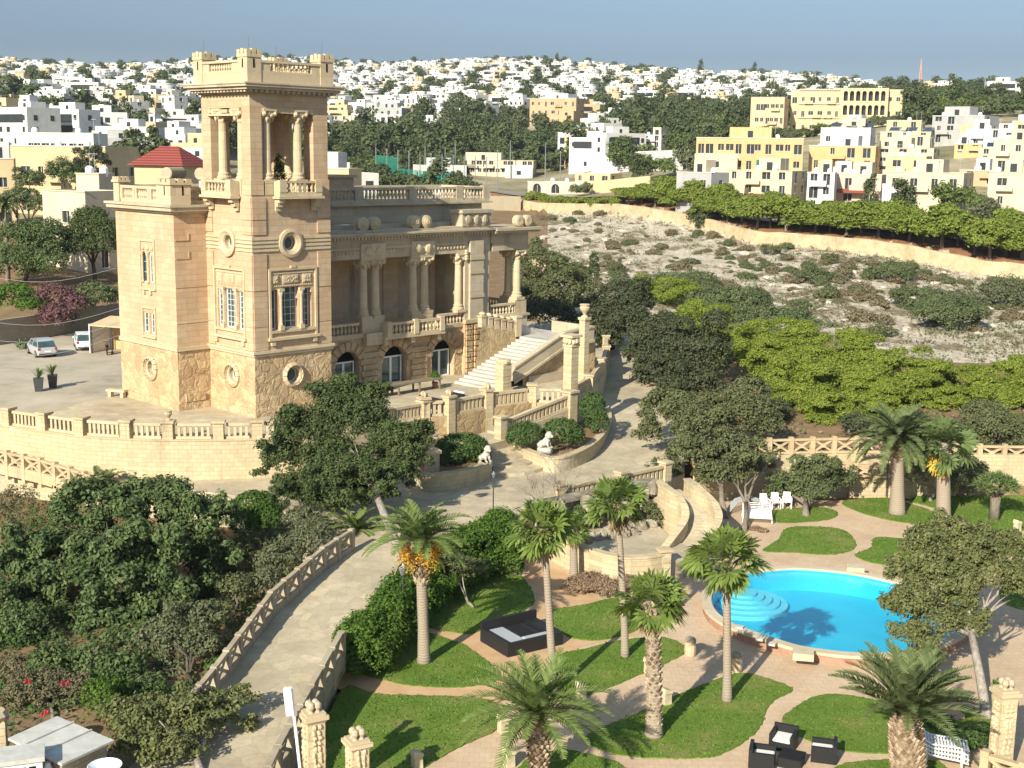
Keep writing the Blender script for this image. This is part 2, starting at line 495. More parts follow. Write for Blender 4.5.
M['garrigue'] = t.out(t.mix(t.ramp(mm.outputs[0], [(0.675, (0, 0, 0)), (0.75, (1, 1, 1))]), rockc, scrub))
me = np_mesh('terrain', V, Fq, [M['soil'], M['garrigue'], M['red_soil'], M['hill']], mi)
me.polygons.foreach_set('use_smooth', np.ones(len(me.polygons), bool))
tag(link('terrain', me), kind='structure')

# paving materials
t = NT('terracotta_paving', 0.9, 0.1)
co = t.coord()
f = t.noise(co, 0.35, 7, 0.7); f2 = t.noise(co, 5, 4)
br = t.n('TexBrick'); t.l(t.coord('Object', (1, 1, 1)), br.inputs['Vector']); br.inputs['Scale'].default_value = 1.0; br.inputs['Brick Width'].default_value = 0.4; br.inputs['Row Height'].default_value = 0.4
br.inputs['Mortar Size'].default_value = 0.012; br.inputs['Color1'].default_value = (1, 1, 1, 1); br.inputs['Color2'].default_value = (0.93, 0.91, 0.9, 1); br.inputs['Mortar'].default_value = (0.8, 0.77, 0.74, 1)
c = t.ramp(f, [(0.3, (0.51, 0.37, 0.25)), (0.55, (0.60, 0.455, 0.315)), (0.75, (0.64, 0.505, 0.365))])
c = t.mix(1.0, c, br.outputs['Color'], 'MULTIPLY')
M['paving'] = t.out(t.mix(t.ramp(f2, [(0.4, (0.15,) * 3), (0.7, (0, 0, 0))]), c, (0.28, 0.19, 0.13)))
M['path_sand'] = soil('orange_gravel', [(0.3, (0.47, 0.29, 0.16)), (0.55, (0.54, 0.36, 0.21)), (0.75, (0.58, 0.41, 0.26))], 1.2, 0.03)
t = NT('old_flagstones', 0.9, 0.1)
co = t.coord()
f = t.noise(co, 0.25, 8, 0.7); f2 = t.noise(co, 3, 6, 0.7)
vo = t.n('TexVoronoi', feature='DISTANCE_TO_EDGE'); vo.inputs['Scale'].default_value = 1.25; t.l(co, vo.inputs['Vector'])
c = t.ramp(f, [(0.28, (0.32, 0.27, 0.19)), (0.42, (0.44, 0.375, 0.265)), (0.55, (0.54, 0.465, 0.335)), (0.72, (0.62, 0.54, 0.40))])
vc_ = t.n('TexVoronoi'); vc_.inputs['Scale'].default_value = 1.25; t.l(co, vc_.inputs['Vector']); sc_ = t.n('SeparateColor'); t.l(vc_.outputs['Color'], sc_.inputs[0])
c = t.mix(1.0, c, t.ramp(sc_.outputs[0], [(0.0, (0.84, 0.84, 0.85)), (1.0, (1.06, 1.05, 1.02))]), 'MULTIPLY')
c = t.mix(t.ramp(vo.outputs['Distance'], [(0.0, (0.38,) * 3), (0.04, (0, 0, 0))]), c, (0.27, 0.23, 0.165))
t.bump(f2, 0.4, 0.03)
M['flags'] = t.out(t.mix(t.ramp(f2, [(0.35, (0.4,) * 3), (0.65, (0, 0, 0))]), c, (0.33, 0.27, 0.19)))
t = NT('worn_tarmac', 0.92, 0.1)
co = t.coord(); f = t.noise(co, 0.22, 8, 0.7)
c = t.ramp(f, [(0.28, (0.26, 0.22, 0.165)), (0.45, (0.40, 0.345, 0.265)), (0.6, (0.47, 0.41, 0.315)), (0.75, (0.55, 0.475, 0.365))])
sep = t.n('SeparateXYZ'); t.l(co, sep.inputs[0])
M['forecourt'] = t.out(c)
t = NT('road_asphalt', 0.9, 0.15); f = t.noise(t.coord(), 0.5, 7)
M['asphalt'] = t.out(t.ramp(f, [(0.3, (0.20, 0.18, 0.15)), (0.7, (0.30, 0.27, 0.22))]))
t = NT('lawn_grass', 0.95, 0.05)
co = t.coord(); f = t.noise(co, 0.45, 7, 0.65); f2 = t.noise(co, 9, 5, 0.75)
c = t.ramp(f, [(0.3, (0.11, 0.19, 0.03)), (0.52, (0.15, 0.235, 0.042)), (0.63, (0.235, 0.25, 0.075)), (0.73, (0.33, 0.27, 0.14))])
t.bump(f2, 0.9, 0.08)
M['lawn'] = t.out(t.mix(t.ramp(f2, [(0.3, (0.5,) * 3), (0.65, (0, 0, 0))]), c, (0.095, 0.14, 0.028)))
M['grass_blade'] = leafmat('grass_blades', (0.13, 0.215, 0.04), (0.19, 0.25, 0.06), (0.115, 0.19, 0.035), 0.35, 0.45)

def smooth_line(pts, n=5):
    out = []
    N = len(pts)
    P = [Vector(p) for p in pts]
    for i in range(N - 1):
        p0, p1, p2, p3 = P[max(i - 1, 0)], P[i], P[i + 1], P[min(i + 2, N - 1)]
        for k in range(n):
            s = k / n
            out.append(0.5 * ((2 * p1) + (p2 - p0) * s + (2 * p0 - 5 * p1 + 4 * p2 - p3) * s * s + (3 * p1 - p0 - 3 * p2 + p3) * s ** 3))
    out.append(P[-1])
    return out

# garden floor (z = 0): terracotta paving all over, lawns and sand paths on it
gp = [(-7.6, 30), (60, 30), (60, 83.4), (14.0, 81.6), (11.2, 78.6), (9.6, 76.5), (5.5, 73.5), (1.5, 70.5), (-3.6, 64.5), (-5.8, 60.0), (-6.6, 54), (-7.0, 48)]
pool_px = [(711, 606), (713, 594), (727, 583), (748, 575.5), (769, 572.6), (795, 571), (822, 572.6), (845, 575), (868, 579), (890, 584), (925, 592), (952, 603), (966, 618), (958, 634), (930, 648), (890, 656), (851, 656), (822, 653), (798, 649), (772, 641), (751, 634), (733, 627), (718, 617)]
WZ = 0.32
def smooth_poly(pts, n=4):
    """closed Catmull-Rom through the points"""
    out = []
    N = len(pts)
    for i in range(N):
        p0, p1, p2, p3 = (Vector((*pts[(i + k) % N][:2], 0)) for k in (-1, 0, 1, 2))
        for k in range(n):
            s = k / n
            q = 0.5 * ((2 * p1) + (p2 - p0) * s + (2 * p0 - 5 * p1 + 4 * p2 - p3) * s * s + (3 * p1 - p0 - 3 * p2 + p3) * s ** 3)
            out.append((q.x, q.y))
    return out
pw = smooth_poly([at(x, y, WZ) for x, y in pool_px], 4)
from mathutils.geometry import tessellate_polygon
loops = [[Vector((p[0], p[1], 0)) for p in gp], [Vector((p[0], p[1], 0)) for p in pw]]
allp = [q for l_ in loops for q in l_]
b = MB(); b.add([(q.x, q.y, 0.0) for q in allp], [tuple(t_) for t_ in tessellate_polygon(loops)])
tag(b.build('garden_paving', M['paving']), kind='structure')
sand = [  # winding sand paths between the lawns
    [(333, 680), (352, 672), (372, 678), (411, 685), (455, 688), (492, 682), (506, 670), (515, 690), (500, 704), (486, 702), (455, 699), (411, 698), (374, 697), (340, 690)],
    [(431, 627), (470, 633), (492, 624), (521, 613), (536, 600), (531, 586), (524, 575), (560, 570), (600, 600), (640, 588), (680, 600), (650, 628), (627, 637), (592, 644), (570, 652), (556, 658), (545, 668), (506, 672), (478, 656), (455, 645), (430, 636)]]
for s_ in sand:
    b = MB(); b.sheet(smooth_poly([at(*p) for p in s_], 3), 0.008)
    tag(b.build('sand_path', M['path_sand']), kind='structure')
LAWNS = [
    [(310, 790), (318, 750), (330, 712), (347, 687), (374, 694), (411, 696), (455, 697), (486, 700), (499, 708), (499, 728), (461, 747), (424, 768), (395, 790)],
    [(350, 668), (383, 680), (411, 686), (455, 688), (492, 683), (500, 674), (480, 656), (467, 647), (455, 642), (430, 634), (405, 632), (375, 645)],
    [(428, 627), (470, 634), (490, 625), (520, 613), (534, 602), (530, 588), (518, 576), (488, 574), (455, 590), (425, 610)],
    [(551, 611), (585, 605), (614, 599), (635, 606), (644, 622), (629, 634), (591, 641), (562, 634), (550, 620)],
    [(559, 656), (587, 649), (620, 641), (664, 638), (686, 652), (642, 674), (604, 690), (578, 698), (550, 695), (540, 680)],
    [(585, 737), (615, 723), (648, 709), (691, 690), (738, 674), (770, 680), (792, 690), (771, 704), (757, 731), (732, 750), (708, 758), (664, 759), (623, 756), (596, 748)],
    [(524, 762), (555, 751), (580, 753), (623, 767), (610, 790), (515, 790)],
    [(782, 722), (795, 708), (820, 696), (851, 696), (890, 703), (930, 700), (975, 710), (1000, 735), (960, 752), (895, 754), (851, 752), (809, 741)],
    [(835, 768), (895, 760), (945, 766), (940, 800), (830, 800)],
    [(763, 551), (778, 540), (786, 529), (810, 527), (842, 530), (855, 542), (851, 551), (828, 555), (792, 553)],
    [(855, 556), (871, 548), (874, 539), (890, 538), (945, 545), (950, 560), (886, 565)],
    [(770, 512), (804, 508), (828, 509), (838, 514), (828, 520), (798, 523), (775, 522)],
    [(842, 503), (863, 499), (892, 499), (912, 505), (928, 510), (937, 517), (930, 525), (892, 521), (858, 512)],
    [(909, 501), (923, 496), (954, 496), (1060, 499), (1060, 527), (1006, 531), (985, 529), (959, 523), (949, 515), (933, 508)],
    [(1000, 590), (1030, 580), (1060, 590), (1050, 612), (1010, 606)]]
rng = np.random.default_rng(11)
def pts_in_poly(poly, n, rng):
    P = np.array([(p[0], p[1]) for p in poly])
    lo, hi = P.min(0), P.max(0)
    q = rng.uniform(lo, hi, (n, 2))
    ins = np.zeros(n, bool)
    j = len(P) - 1
    for i in range(len(P)):
        xi, yi = P[i]; xj, yj = P[j]
        c = ((yi > q[:, 1]) != (yj > q[:, 1])) & (q[:, 0] < (xj - xi) * (q[:, 1] - yi) / (yj - yi + 1e-12) + xi)
        ins ^= c
        j = i
    return q[ins]
GB = []
for L_ in LAWNS:
    poly = [(p[0] + rng.normal() * .025, p[1] + rng.normal() * .025) for p in smooth_poly([at(*p) for p in L_], 12)]
    b = MB(); b.prism(poly, 0.0, 0.05)
    tag(b.build('lawn', M['lawn']), kind='structure')
    A = np.array(poly); area = np.prod(A.max(0) - A.min(0))
    GB.append(pts_in_poly(poly, int(area * 45), rng))
q = np.concatenate(GB)
n = len(q)
ang = rng.uniform(0, 2 * PI, n); hh = rng.uniform(0.04, 0.09, n); ww = rng.uniform(0.03, 0.07, n)
base = np.stack([q[:, 0], q[:, 1], np.full(n, 0.03)], -1)
dx = np.stack([np.cos(ang) * ww, np.sin(ang) * ww, np.zeros(n)], -1)
tip = base + np.stack([-np.sin(ang) * hh * 0.6, np.cos(ang) * hh * 0.6, hh], -1)
V = np.stack([base - dx, base + dx, tip + dx * 0.3, tip - dx * 0.3], 1).reshape(-1, 3)
tag(link('grass', np_mesh('grass', V, np.arange(4 * n).reshape(-1, 4), M['grass_blade'])), kind='stuff')

# the sloping drive with the forecourt in front of the steps
def drive_z(x, y):
    k = min(max((y - 44) / 22, 0), 1)
    z = 0.9 + 1.3 * k
    if y > 86 and x > 2: z += min((y - 86) * 0.068, 2.2)
    return z
dr = [(-14.5, 34), (-8.0, 34), (-7.8, 43), (-7.5, 46), (-7.0, 52), (-6.2, 58), (-4.9, 63.4), (-1.5, 66.3), (2.8, 71.4), (6.5, 74.4), (9.2, 76.8), (11, 80), (12.4, 92), (13.6, 108), (13.0, 124), (6.5, 124), (7, 110), (6, 98), (3, 94), (-6, 90), (-12, 82), (-18, 79), (-26, 80), (-36, 86), (-44, 92), (-46, 88), (-36, 81.2), (-31, 79.5), (-26.6, 77.3), (-22, 75.2), (-16, 73), (-11.8, 69), (-9.6, 63), (-10.6, 55), (-11.6, 48), (-13, 42)]
b = MB()
# triangulated strip: fine enough to follow the slope
import mathutils
tri = mathutils.geometry.tessellate_polygon([[Vector((p[0], p[1], 0)) for p in dr]])
vs = [(p[0], p[1], drive_z(*p)) for p in dr]
fs = []
for tr in tri:
    a_, b_, c_ = (Vector((dr[i][0], dr[i][1], 0)) for i in tr)
    fs.append(tuple(tr) if (b_ - a_).cross(c_ - a_).z > 0 else tuple(reversed(tr)))
nn = len(dr)
b.add(vs + [(p[0], p[1], -1.5) for p in dr], fs + [((i + 1) % nn, i, nn + i, nn + (i + 1) % nn) if False else (i, nn + i, nn + (i + 1) % nn, (i + 1) % nn) for i in range(nn)])
tag(b.build('drive', M['flags']), kind='structure')
# ------------------------------------------------------------------ building blocks for walls
class WP:
    """a wall plane: s runs along the wall, z up, d into the wall (negative = proud of it)"""
    def __init__(s, o, S, N):
        s.o, s.S, s.N = Vector(o), Vector(S).normalized(), Vector(N).normalized()
    def P(s, a, z, d=0.0):
        return s.o + s.S * a + Vector((0, 0, z)) - s.N * d
    def box(s, mb, s0, s1, z0, z1, d0, d1):
        return mb.hexa([s.P(s0, z0, d0), s.P(s1, z0, d0), s.P(s1, z0, d1), s.P(s0, z0, d1), s.P(s0, z1, d0), s.P(s1, z1, d0), s.P(s1, z1, d1), s.P(s0, z1, d1)])
    def wall(s, mb, s0, s1, z0, z1, holes=(), depth=0.3, d=0.0):
        xs = sorted({s0, s1, *[h[1] for h in holes], *[h[2] for h in holes]})
        zs = sorted({z0, z1, *[h[3] for h in holes], *[h[4] for h in holes]})
        for i in range(len(xs) - 1):
            for j in range(len(zs) - 1):
                cx, cz = (xs[i] + xs[i + 1]) / 2, (zs[j] + zs[j + 1]) / 2
                if any(h[1] < cx < h[2] and h[3] < cz < h[4] for h in holes): continue
                mb.quad(s.P(xs[i], zs[j], d), s.P(xs[i + 1], zs[j], d), s.P(xs[i + 1], zs[j + 1], d), s.P(xs[i], zs[j + 1], d))
        for kind, a, b, c, e in holes:
            if kind == 'rect':
                for p, q in (((a, c), (b, c)), ((b, c), (b, e)), ((b, e), (a, e)), ((a, e), (a, c))):
                    mb.quad(s.P(*p, d), s.P(*q, d), s.P(*q, d + depth), s.P(*p, d + depth))
            elif kind == 'arch':
                r = (b - a) / 2; m_ = (a + b) / 2; zc = e - r
                arc = [(m_ + r * math.cos(PI - PI * k / 12), zc + r * math.sin(PI * k / 12)) for k in range(13)]
                loop = [(a, c)] + arc + [(b, c)]
                for p, q in zip(loop, loop[1:] + loop[:1]):
                    mb.quad(s.P(*p, d), s.P(*q, d), s.P(*q, d + depth), s.P(*p, d + depth))
                for p, q in zip(arc, arc[1:]):
                    mb.quad(s.P(*p, d), s.P(*q, d), s.P(q[0], e, d), s.P(p[0], e, d))
            elif kind == 'circ':
                m_ = (a + b) / 2; zc = (c + e) / 2; r = (b - a) / 2; N = 24
                pr = None
                for k in range(N + 1):
                    t_ = 2 * PI * k / N
                    cx_, cz_ = math.cos(t_), math.sin(t_)
                    q_ = max(abs(cx_), abs(cz_))
                    cur = ((m_ + r * cx_, zc + r * cz_), (m_ + r * cx_ / q_, zc + r * cz_ / q_))
                    if pr:
                        mb.quad(s.P(*pr[0], d), s.P(*cur[0], d), s.P(*cur[1], d), s.P(*pr[1], d))
                        mb.quad(s.P(*pr[0], d), s.P(*cur[0], d), s.P(*cur[0], d + depth), s.P(*pr[0], d + depth))
                    pr = cur
    def disc(s, mb, a, z, r, d, n=24):
        c = [s.P(a + r * math.cos(2 * PI * k / n), z + r * math.sin(2 * PI * k / n), d) for k in range(n)]
        mb.add(c, [tuple(range(n))])
    def ring(s, mb, a, z, prof, n=28):
        """lathe round the wall's normal; prof = (radius, d)"""
        vs, fs = [], []
        for r, d in prof:
            for k in range(n):
                t_ = 2 * PI * k / n
                vs.append(s.P(a + r * math.cos(t_), z + r * math.sin(t_), d))
        for i in range(len(prof) - 1):
            for k in range(n):
                k2 = (k + 1) % n
                fs.append((i * n + k, i * n + k2, (i + 1) * n + k2, (i + 1) * n + k))
        mb.add(vs, fs)

def baluster_prof(h, r):
    return [(r * 0.9, 0), (r * 0.9, h * 0.08), (r * 0.5, h * 0.12), (r * 0.62, h * 0.2), (r, h * 0.38), (r * 0.85, h * 0.55), (r * 0.45, h * 0.78), (r * 0.5, h * 0.86), (r * 0.9, h * 0.92), (r * 0.9, h)]
def balusters(mb, p, q, z0, z1, n, r=0.1, sides=7, square=False):
    """row of balusters from p to q; p, q may carry a base height as third value"""
    p, q = Vector(p), Vector(q)
    for k in range(n):
        t_ = (k + 0.5) / n
        c = p.lerp(q, t_)
        if square:
            mb.cbox((c.x, c.y, c.z + z0), (r * 1.5, r * 1.5, z1 - z0), math.atan2(q.y - p.y, q.x - p.x))
        else:
            mb.lathe((c.x, c.y, c.z + z0), baluster_prof(z1 - z0, r), sides)
def rail(mb, p, q, z0, z1, w):
    p, q = Vector(p), Vector(q)
    d = Vector((q.x - p.x, q.y - p.y, 0)).normalized() * (w / 2)
    n_ = Vector((-d.y, d.x, 0))
    mb.hexa([p - n_ + Vector((0, 0, z0)), q - n_ + Vector((0, 0, z0)), q + n_ + Vector((0, 0, z0)), p + n_ + Vector((0, 0, z0)),
             p - n_ + Vector((0, 0, z1)), q - n_ + Vector((0, 0, z1)), q + n_ + Vector((0, 0, z1)), p + n_ + Vector((0, 0, z1))])
def balustrade(parent, p, q, z0, h=1.0, spacing=0.36, w=0.3, r=0.11, mat='trim', square=False):
    p, q = Vector((*p[:2], p[2] if len(p) > 2 else 0)), Vector((*q[:2], q[2] if len(q) > 2 else 0))
    L_ = (q - p).length
    b = MB(); rail(b, p, q, z0, z0 + 0.14, w)
    rail(b, p, q, z0 + h - 0.17, z0 + h, w * 1.1)
    balusters(b, p, q, z0 + 0.14, z0 + h - 0.17, max(2, int(L_ / spacing)), r, square=square)
    return b.build('balustrade', M[mat], parent)

VA = R(44.5)
VO = at(256, 418, 4.5)
villa = empty('villa', VO, PI / 2 - VA, 'ornate honey coloured limestone villa with a tall square belvedere tower and columned loggia', 'villa')
def vloc(x, y, z=0.0):
    """villa axes -> world"""
    u = Vector((math.sin(VA), math.cos(VA), 0)); v = Vector((-u.y, u.x, 0))
    return VO + u * x + v * y + Vector((0, 0, z))
def vp(name, b, mat, smooth=False, parent=None, label=None):
    o = b.build(name, M[mat] if isinstance(mat, str) else mat, parent or villa, smooth)
    if label: o['label'] = label
    return o
TW, TD = 6.25, 5.6
FR = WP((0, 0, 0), (1, 0, 0), (0, -1, 0))           # right face of the tower
FL = WP((0, 0, 0), (0, 1, 0), (-1, 0, 0))           # left face of the tower

def glazing(wp, s0, s1, z0, z1, d, cols, rows, arch=False, fw=0.07, parent=None, name='window', mat='white_frame', bar=0.024):
    b = MB()
    zt = z1
    wp.box(b, s0, s0 + fw, z0, zt, d - 0.05, d); wp.box(b, s1 - fw, s1, z0, zt, d - 0.05, d)
    wp.box(b, s0 + fw, s1 - fw, z0, z0 + fw, d - 0.05, d); wp.box(b, s0 + fw, s1 - fw, zt - fw, zt, d - 0.05, d)
    for k in range(1, cols):
        a = lerp(s0, s1, k / cols); wp.box(b, a - bar / 2, a + bar / 2, z0 + fw, zt - fw, d - 0.04, d)
    for k in range(1, rows):
        a = lerp(z0, zt, k / rows); wp.box(b, s0 + fw, s1 - fw, a - bar / 2, a + bar / 2, d - 0.037, d - 0.003)
    f = vp(name, b, mat, parent=parent)
    g_ = MB(); g_.quad(wp.P(s0, z0, d + 0.004), wp.P(s1, z0, d + 0.004), wp.P(s1, z1, d + 0.004), wp.P(s0, z1, d + 0.004))
    vp('pane', g_, 'glass', parent=f)
    return f
def oculus(wp, a, z, r, ro, depth=0.35, proud=0.14, spikes=0):
    b = MB()
    wp.ring(b, a, z, [(r, depth), (r, 0.02), (r * 1.12, -proud * 0.4), (r * 1.25, -proud * 0.5), (lerp(r, ro, 0.6), -proud), (ro, -proud * 0.8), (ro, 0.0)])
    o = vp('round_window_surround', b, 'trim', smooth=False)
    if spikes:
        for k in range(spikes):
            t_ = 2 * PI * (k + 0.5) / spikes
            c, s_ = math.cos(t_), math.sin(t_)
            q = []
            for dd in (-0.26, 0.0):
                for rr, ww in ((ro * 0.98, 0.13), (ro * 1.22, 0.17)):
                    for sg in (-1, 1):
                        q.append(wp.P(a + rr * c - ww * sg * s_, z + rr * s_ + ww * sg * c, dd * (1 if rr < ro * 1.1 else 0.5)))
            b2 = MB(); b2.hexa([q[0], q[1], q[3], q[2], q[4], q[5], q[7], q[6]])
            vp('surround_stone', b2, 'trim', parent=o)
    b = MB(); wp.ring(b, a, z, [(r, depth - 0.02), (r * 0.86, depth - 0.06), (r * 0.84, depth)])
    f = vp('round_window', b, 'white_frame')
    b = MB(); wp.disc(b, a, z, r, depth + 0.005); vp('pane', b, 'glass', parent=f)

# tower shaft
b = MB()
FR.wall(b, 0, TW, 0, 4.05, [('circ', 2.5, 3.54, 2.04, 3.08)], 0.4)
FL.wall(b, 0, TD, 0, 4.05, [('circ', 2.1, 3.1, 2.06, 3.06)], 0.4)
b.quad((TW, 0, 0), (TW, TD, 0), (TW, TD, 4.05), (TW, 0, 4.05))
FR.box(b, -0.1, TW + 0.1, 0, 0.55, -0.1, 0.0); FL.box(b, 0.0, TD, 0, 0.55, -0.1, 0.0)
vp('tower_base', b, 'rustic')
oculus(FR, 3.02, 2.56, 0.5, 0.68, spikes=14)
oculus(FL, 2.6, 2.56, 0.48, 0.68, spikes=14)
b = MB()
wr = [('rect', 1.42, 1.92, 5.72, 8.35), ('rect', 2.27, 3.6, 5.72, 8.5), ('rect', 3.93, 4.62, 5.72, 8.35), ('circ', 2.5, 3.4, 10.93, 11.83)]
FR.wall(b, 0, TW, 4.4, 14.4, wr, 0.42)
wl_ = [('rect', 3.58, 4.15, 5.72, 8.25), ('rect', 2.06, 3.24, 5.72, 8.35), ('rect', 1.15, 1.72, 5.72, 8.25), ('circ', 2.3, 3.2, 10.95, 11.85)]
FL.wall(b, 0, TD, 4.4, 14.4, wl_, 0.2)
b.quad((TW, 0, 4.4), (TW, TD, 4.4), (TW, TD, 14.4), (TW, 0, 14.4)); b.quad((0, TD, 4.4), (TW, TD, 4.4), (TW, TD, 14.4), (0, TD, 14.4))
# corner strips, slightly proud, cut by thin courses
for wp, W_ in ((FR, TW), (FL, TD)):
    for s0, s1 in ((0.0, 1.05), (W_ - 1.1, W_)):
        for z0, z1 in ((4.44, 5.95), (6.0, 8.3), (8.36, 10.75), (12.0, 12.9), (12.96, 14.36)):
            wp.box(b, s0 + (0.0 if s0 == 0 else 0.02), s1, z0, z1, -0.07, 0.0)
vp('tower_wall', b, 'ashlar')
b = MB()
for wp, W_ in ((FR, TW), (FL, TD)):
    wp.box(b, -0.12 if wp is FR else 0.0, W_ + 0.12, 4.05, 4.22, -0.12, 0.0); wp.box(b, -0.2 if wp is FR else 0.0, W_ + 0.2, 4.22, 4.4, -0.2, 0.0)
    for k in range(4):
        z0 = 10.9 + 0.25 * k
        for s0, s1 in ((0.0, 2.0), (3.9, W_)) if wp is FR else ((0.0, 1.8), (3.7, W_)):
            b2 = MB(); wp.box(b2, s0 - (0.09 if wp is FR and s0 == 0 else 0), s1, z0, z0 + 0.16, -0.09, 0.0); vp('moulding', b2, 'trim')
vp('string_course', b, 'trim')
oculus(FR, 2.95, 11.38, 0.45, 0.95, proud=0.22)
oculus(FL, 2.75, 11.4, 0.45, 0.95, proud=0.22)
for s0, s1, z1, c_, r_ in ((1.42, 1.92, 8.35, 1, 2), (2.27, 3.6, 8.5, 3, 6), (3.93, 4.62, 8.35, 2, 6)):
    glazing(FR, s0, s1, 5.72, z1, 0.4, c_, r_, parent=None)
for s0, s1, z1, c_, r_ in ((3.58, 4.15, 8.25, 1, 7), (2.06, 3.24, 8.35, 3, 7), (1.15, 1.72, 8.25, 1, 7)):
    glazing(FL, s0, s1, 5.72, z1, 0.17, c_, r_)
def big_surround(wp, s0, s1, ribs, panels):
    b = MB()
    for a, c in ((s0, s0 + 0.16), (s1 - 0.16, s1)):
        wp.box(b, a, c, 5.2, 9.75, -0.13, 0.0)
    wp.box(b, s0 + 0.16, s1 - 0.16, 9.6, 9.75, -0.13, 0.0)
    wp.box(b, s0 + 0.3, s1 - 0.3, 9.38, 9.5, -0.06, 0.0)
    wp.box(b, (s0 + s1) / 2 - 0.2, (s0 + s1) / 2 + 0.2, 9.75, 9.9, -0.16, 0.0)
    wp.box(b, s0 - 0.12, s1 + 0.12, 5.02, 5.2, -0.26, 0.0)          # sill on brackets
    for a in (s0 + 0.1, s1 - 0.4): wp.box(b, a, a + 0.3, 4.7, 5.02, -0.2, 0.0)
    wp.box(b, s0 + 0.16, s1 - 0.16, 5.5, 5.66, -0.14, 0.0)
    for a in ribs:                                                   # colonnettes between the lights
        wp.box(b, a - 0.17, a + 0.17, 5.66, 5.95, -0.2, 0.0)
        c = wp.P(a, 5.95, -0.03)
        b.lathe(c, [(0.13, 0), (0.15, 0.1), (0.11, 0.2), (0.105, 1.9), (0.16, 2.1), (0.18, 2.3)], 8)
        wp.box(b, a - 0.2, a + 0.2, 8.25, 8.42, -0.2, 0.0)
    rnd = random.Random(int(s0 * 100))
    for a, c in panels:                                              # carved panels above the lights
        wp.box(b, a, c, 8.72, 9.32, -0.05, 0.0)
        wp.box(b, a + 0.07, c - 0.07, 8.79, 9.25, -0.09, -0.05)
        for k in range(int((c - a) * 16)):
            x_, z_ = rnd.uniform(a + 0.12, c - 0.12), rnd.uniform(8.84, 9.2)
            b.blob(wp.P(x_, z_, -0.09), (0.05, 0.05, 0.05), k, 0.2, (4, 6))
    n_ = int((s1 - s0 - 0.8) / 0.16)
    for k in range(n_):
        a = lerp(s0 + 0.4, s1 - 0.4, (k + 0.5) / n_); wp.box(b, a - 0.045, a + 0.045, 8.5 if False else 8.55, 8.64, -0.07, 0.0)
    vp('window_surround', b, 'trim')
big_surround(FR, 1.16, 5.05, (2.11, 3.75), ((1.45, 1.95), (2.3, 3.55), (3.9, 4.6)))
big_surround(FL, 0.85, 4.5, (1.9, 3.4), ((3.5, 4.1), (2.1, 3.2), (1.2, 1.8)))

# belvedere
b = MB()
b.box(0.0, TW, 0.0, TD, 14.4, 14.55)
PX = [(0, 0.9), (TW - 1.3, TW - 0.1)]
PY = [(0, 0.95), (TD - 1.05, TD)]
for x0, x1 in PX:
    for y0, y1 in PY:
        b.box(x0 + 0.03, x1, y0 + 0.03, y1, 14.55, 20.05)
        b.box(x0 - 0.05, x1 + 0.05, y0 - 0.05, y1 + 0.05, 14.55, 15.5)
        b.box(x0 + 0.25, x1 + (0.25 if x0 == 0 else -0.0), y0 + 0.25, y1 + (0.25 if y0 == 0 else 0), 15.5, 19.6)
b.box(0.02, TW - 0.08, 0.02, TD, 20.05, 20.9)
vp('belvedere', b, 'ashlar')
b = MB(); b.box(0.9, TW - 1.3, -0.012, 0.012, 19.75, 20.05)
for wp, s0, s1 in ((FL, 1.15, 4.75),):
    wp.box(b, s0, s1, 19.55, 19.68, -0.12, 0.05)
    for k in range(3): wp.box(b, lerp(s0, s1, (k + .5) / 3) - 0.5, lerp(s0, s1, (k + .5) / 3) + 0.5, 19.75, 19.95, -0.06, 0.0)
vp('lintel', b, 'trim')
def column(x, y, z0, z1, r, parent=None, mat='trim', sq=True):
    h = z1 - z0; ch = min(0.95, h * 0.19)
    b = MB()
    b.cbox((x, y, z0), (r * 3.1, r * 3.1, 0.22))
    b.lathe((x, y, z0 + 0.22), [(r * 1.45, 0), (r * 1.5, 0.1), (r * 1.2, 0.2), (r * 1.3, 0.32), (r * 1.05, 0.42), (r, 0.5), (r * 0.98, h * 0.35), (r * 0.86, h - 0.22 - ch)], 14)
    o = vp('column', b, mat, parent=parent, smooth=False)
    b = MB()
    zc = z1 - ch
    b.lathe((x, y, zc), [(r * 0.95, 0), (r * 1.05, ch * 0.1), (r * 0.95, ch * 0.2), (r * 1.35, ch * 0.45), (r * 1.7, ch * 0.8)], 12)
    for k in range(8):
        t_ = 2 * PI * k / 8 + PI / 8
        b.blob((x + r * 1.35 * math.cos(t_), y + r * 1.35 * math.sin(t_), zc + ch * (0.35 if k % 2 else 0.55)), (r * 0.45, r * 0.45, ch * 0.24), k, 0.15, (5, 6))
    for sx in (-1, 1):
        for sy in (-1, 1):
            b.blob((x + sx * r * 1.35, y + sy * r * 1.35, zc + ch * 0.68), (r * 0.55, r * 0.55, ch * 0.24), 3, 0.1, (5, 8))
    b.cbox((x, y, z1 - ch * 0.17), (r * 3.5, r * 3.5, ch * 0.17))
    vp('capital', b, mat, parent=o)
    return o
for x in (1.52, 3.98): column(x, 0.42, 15.3, 20.02, 0.3)
for x in (1.52, 3.98): column(x, TD - 0.42, 15.3, 20.02, 0.3)
for y in (1.55, 3.75): column(0.42, y, 15.3, 20.02, 0.3); column(TW - 0.6, y, 15.3, 20.02, 0.3)
for x, y in [(x, y) for x in (1.52, 3.98) for y in (0.42, TD - 0.42)] + [(x, y) for y in (1.55, 3.75) for x in (0.42, TW - 0.6)]:
    b = MB(); b.cbox((x, y, 14.55), (0.9, 0.9, 0.75)); vp('pedestal', b, 'trim')
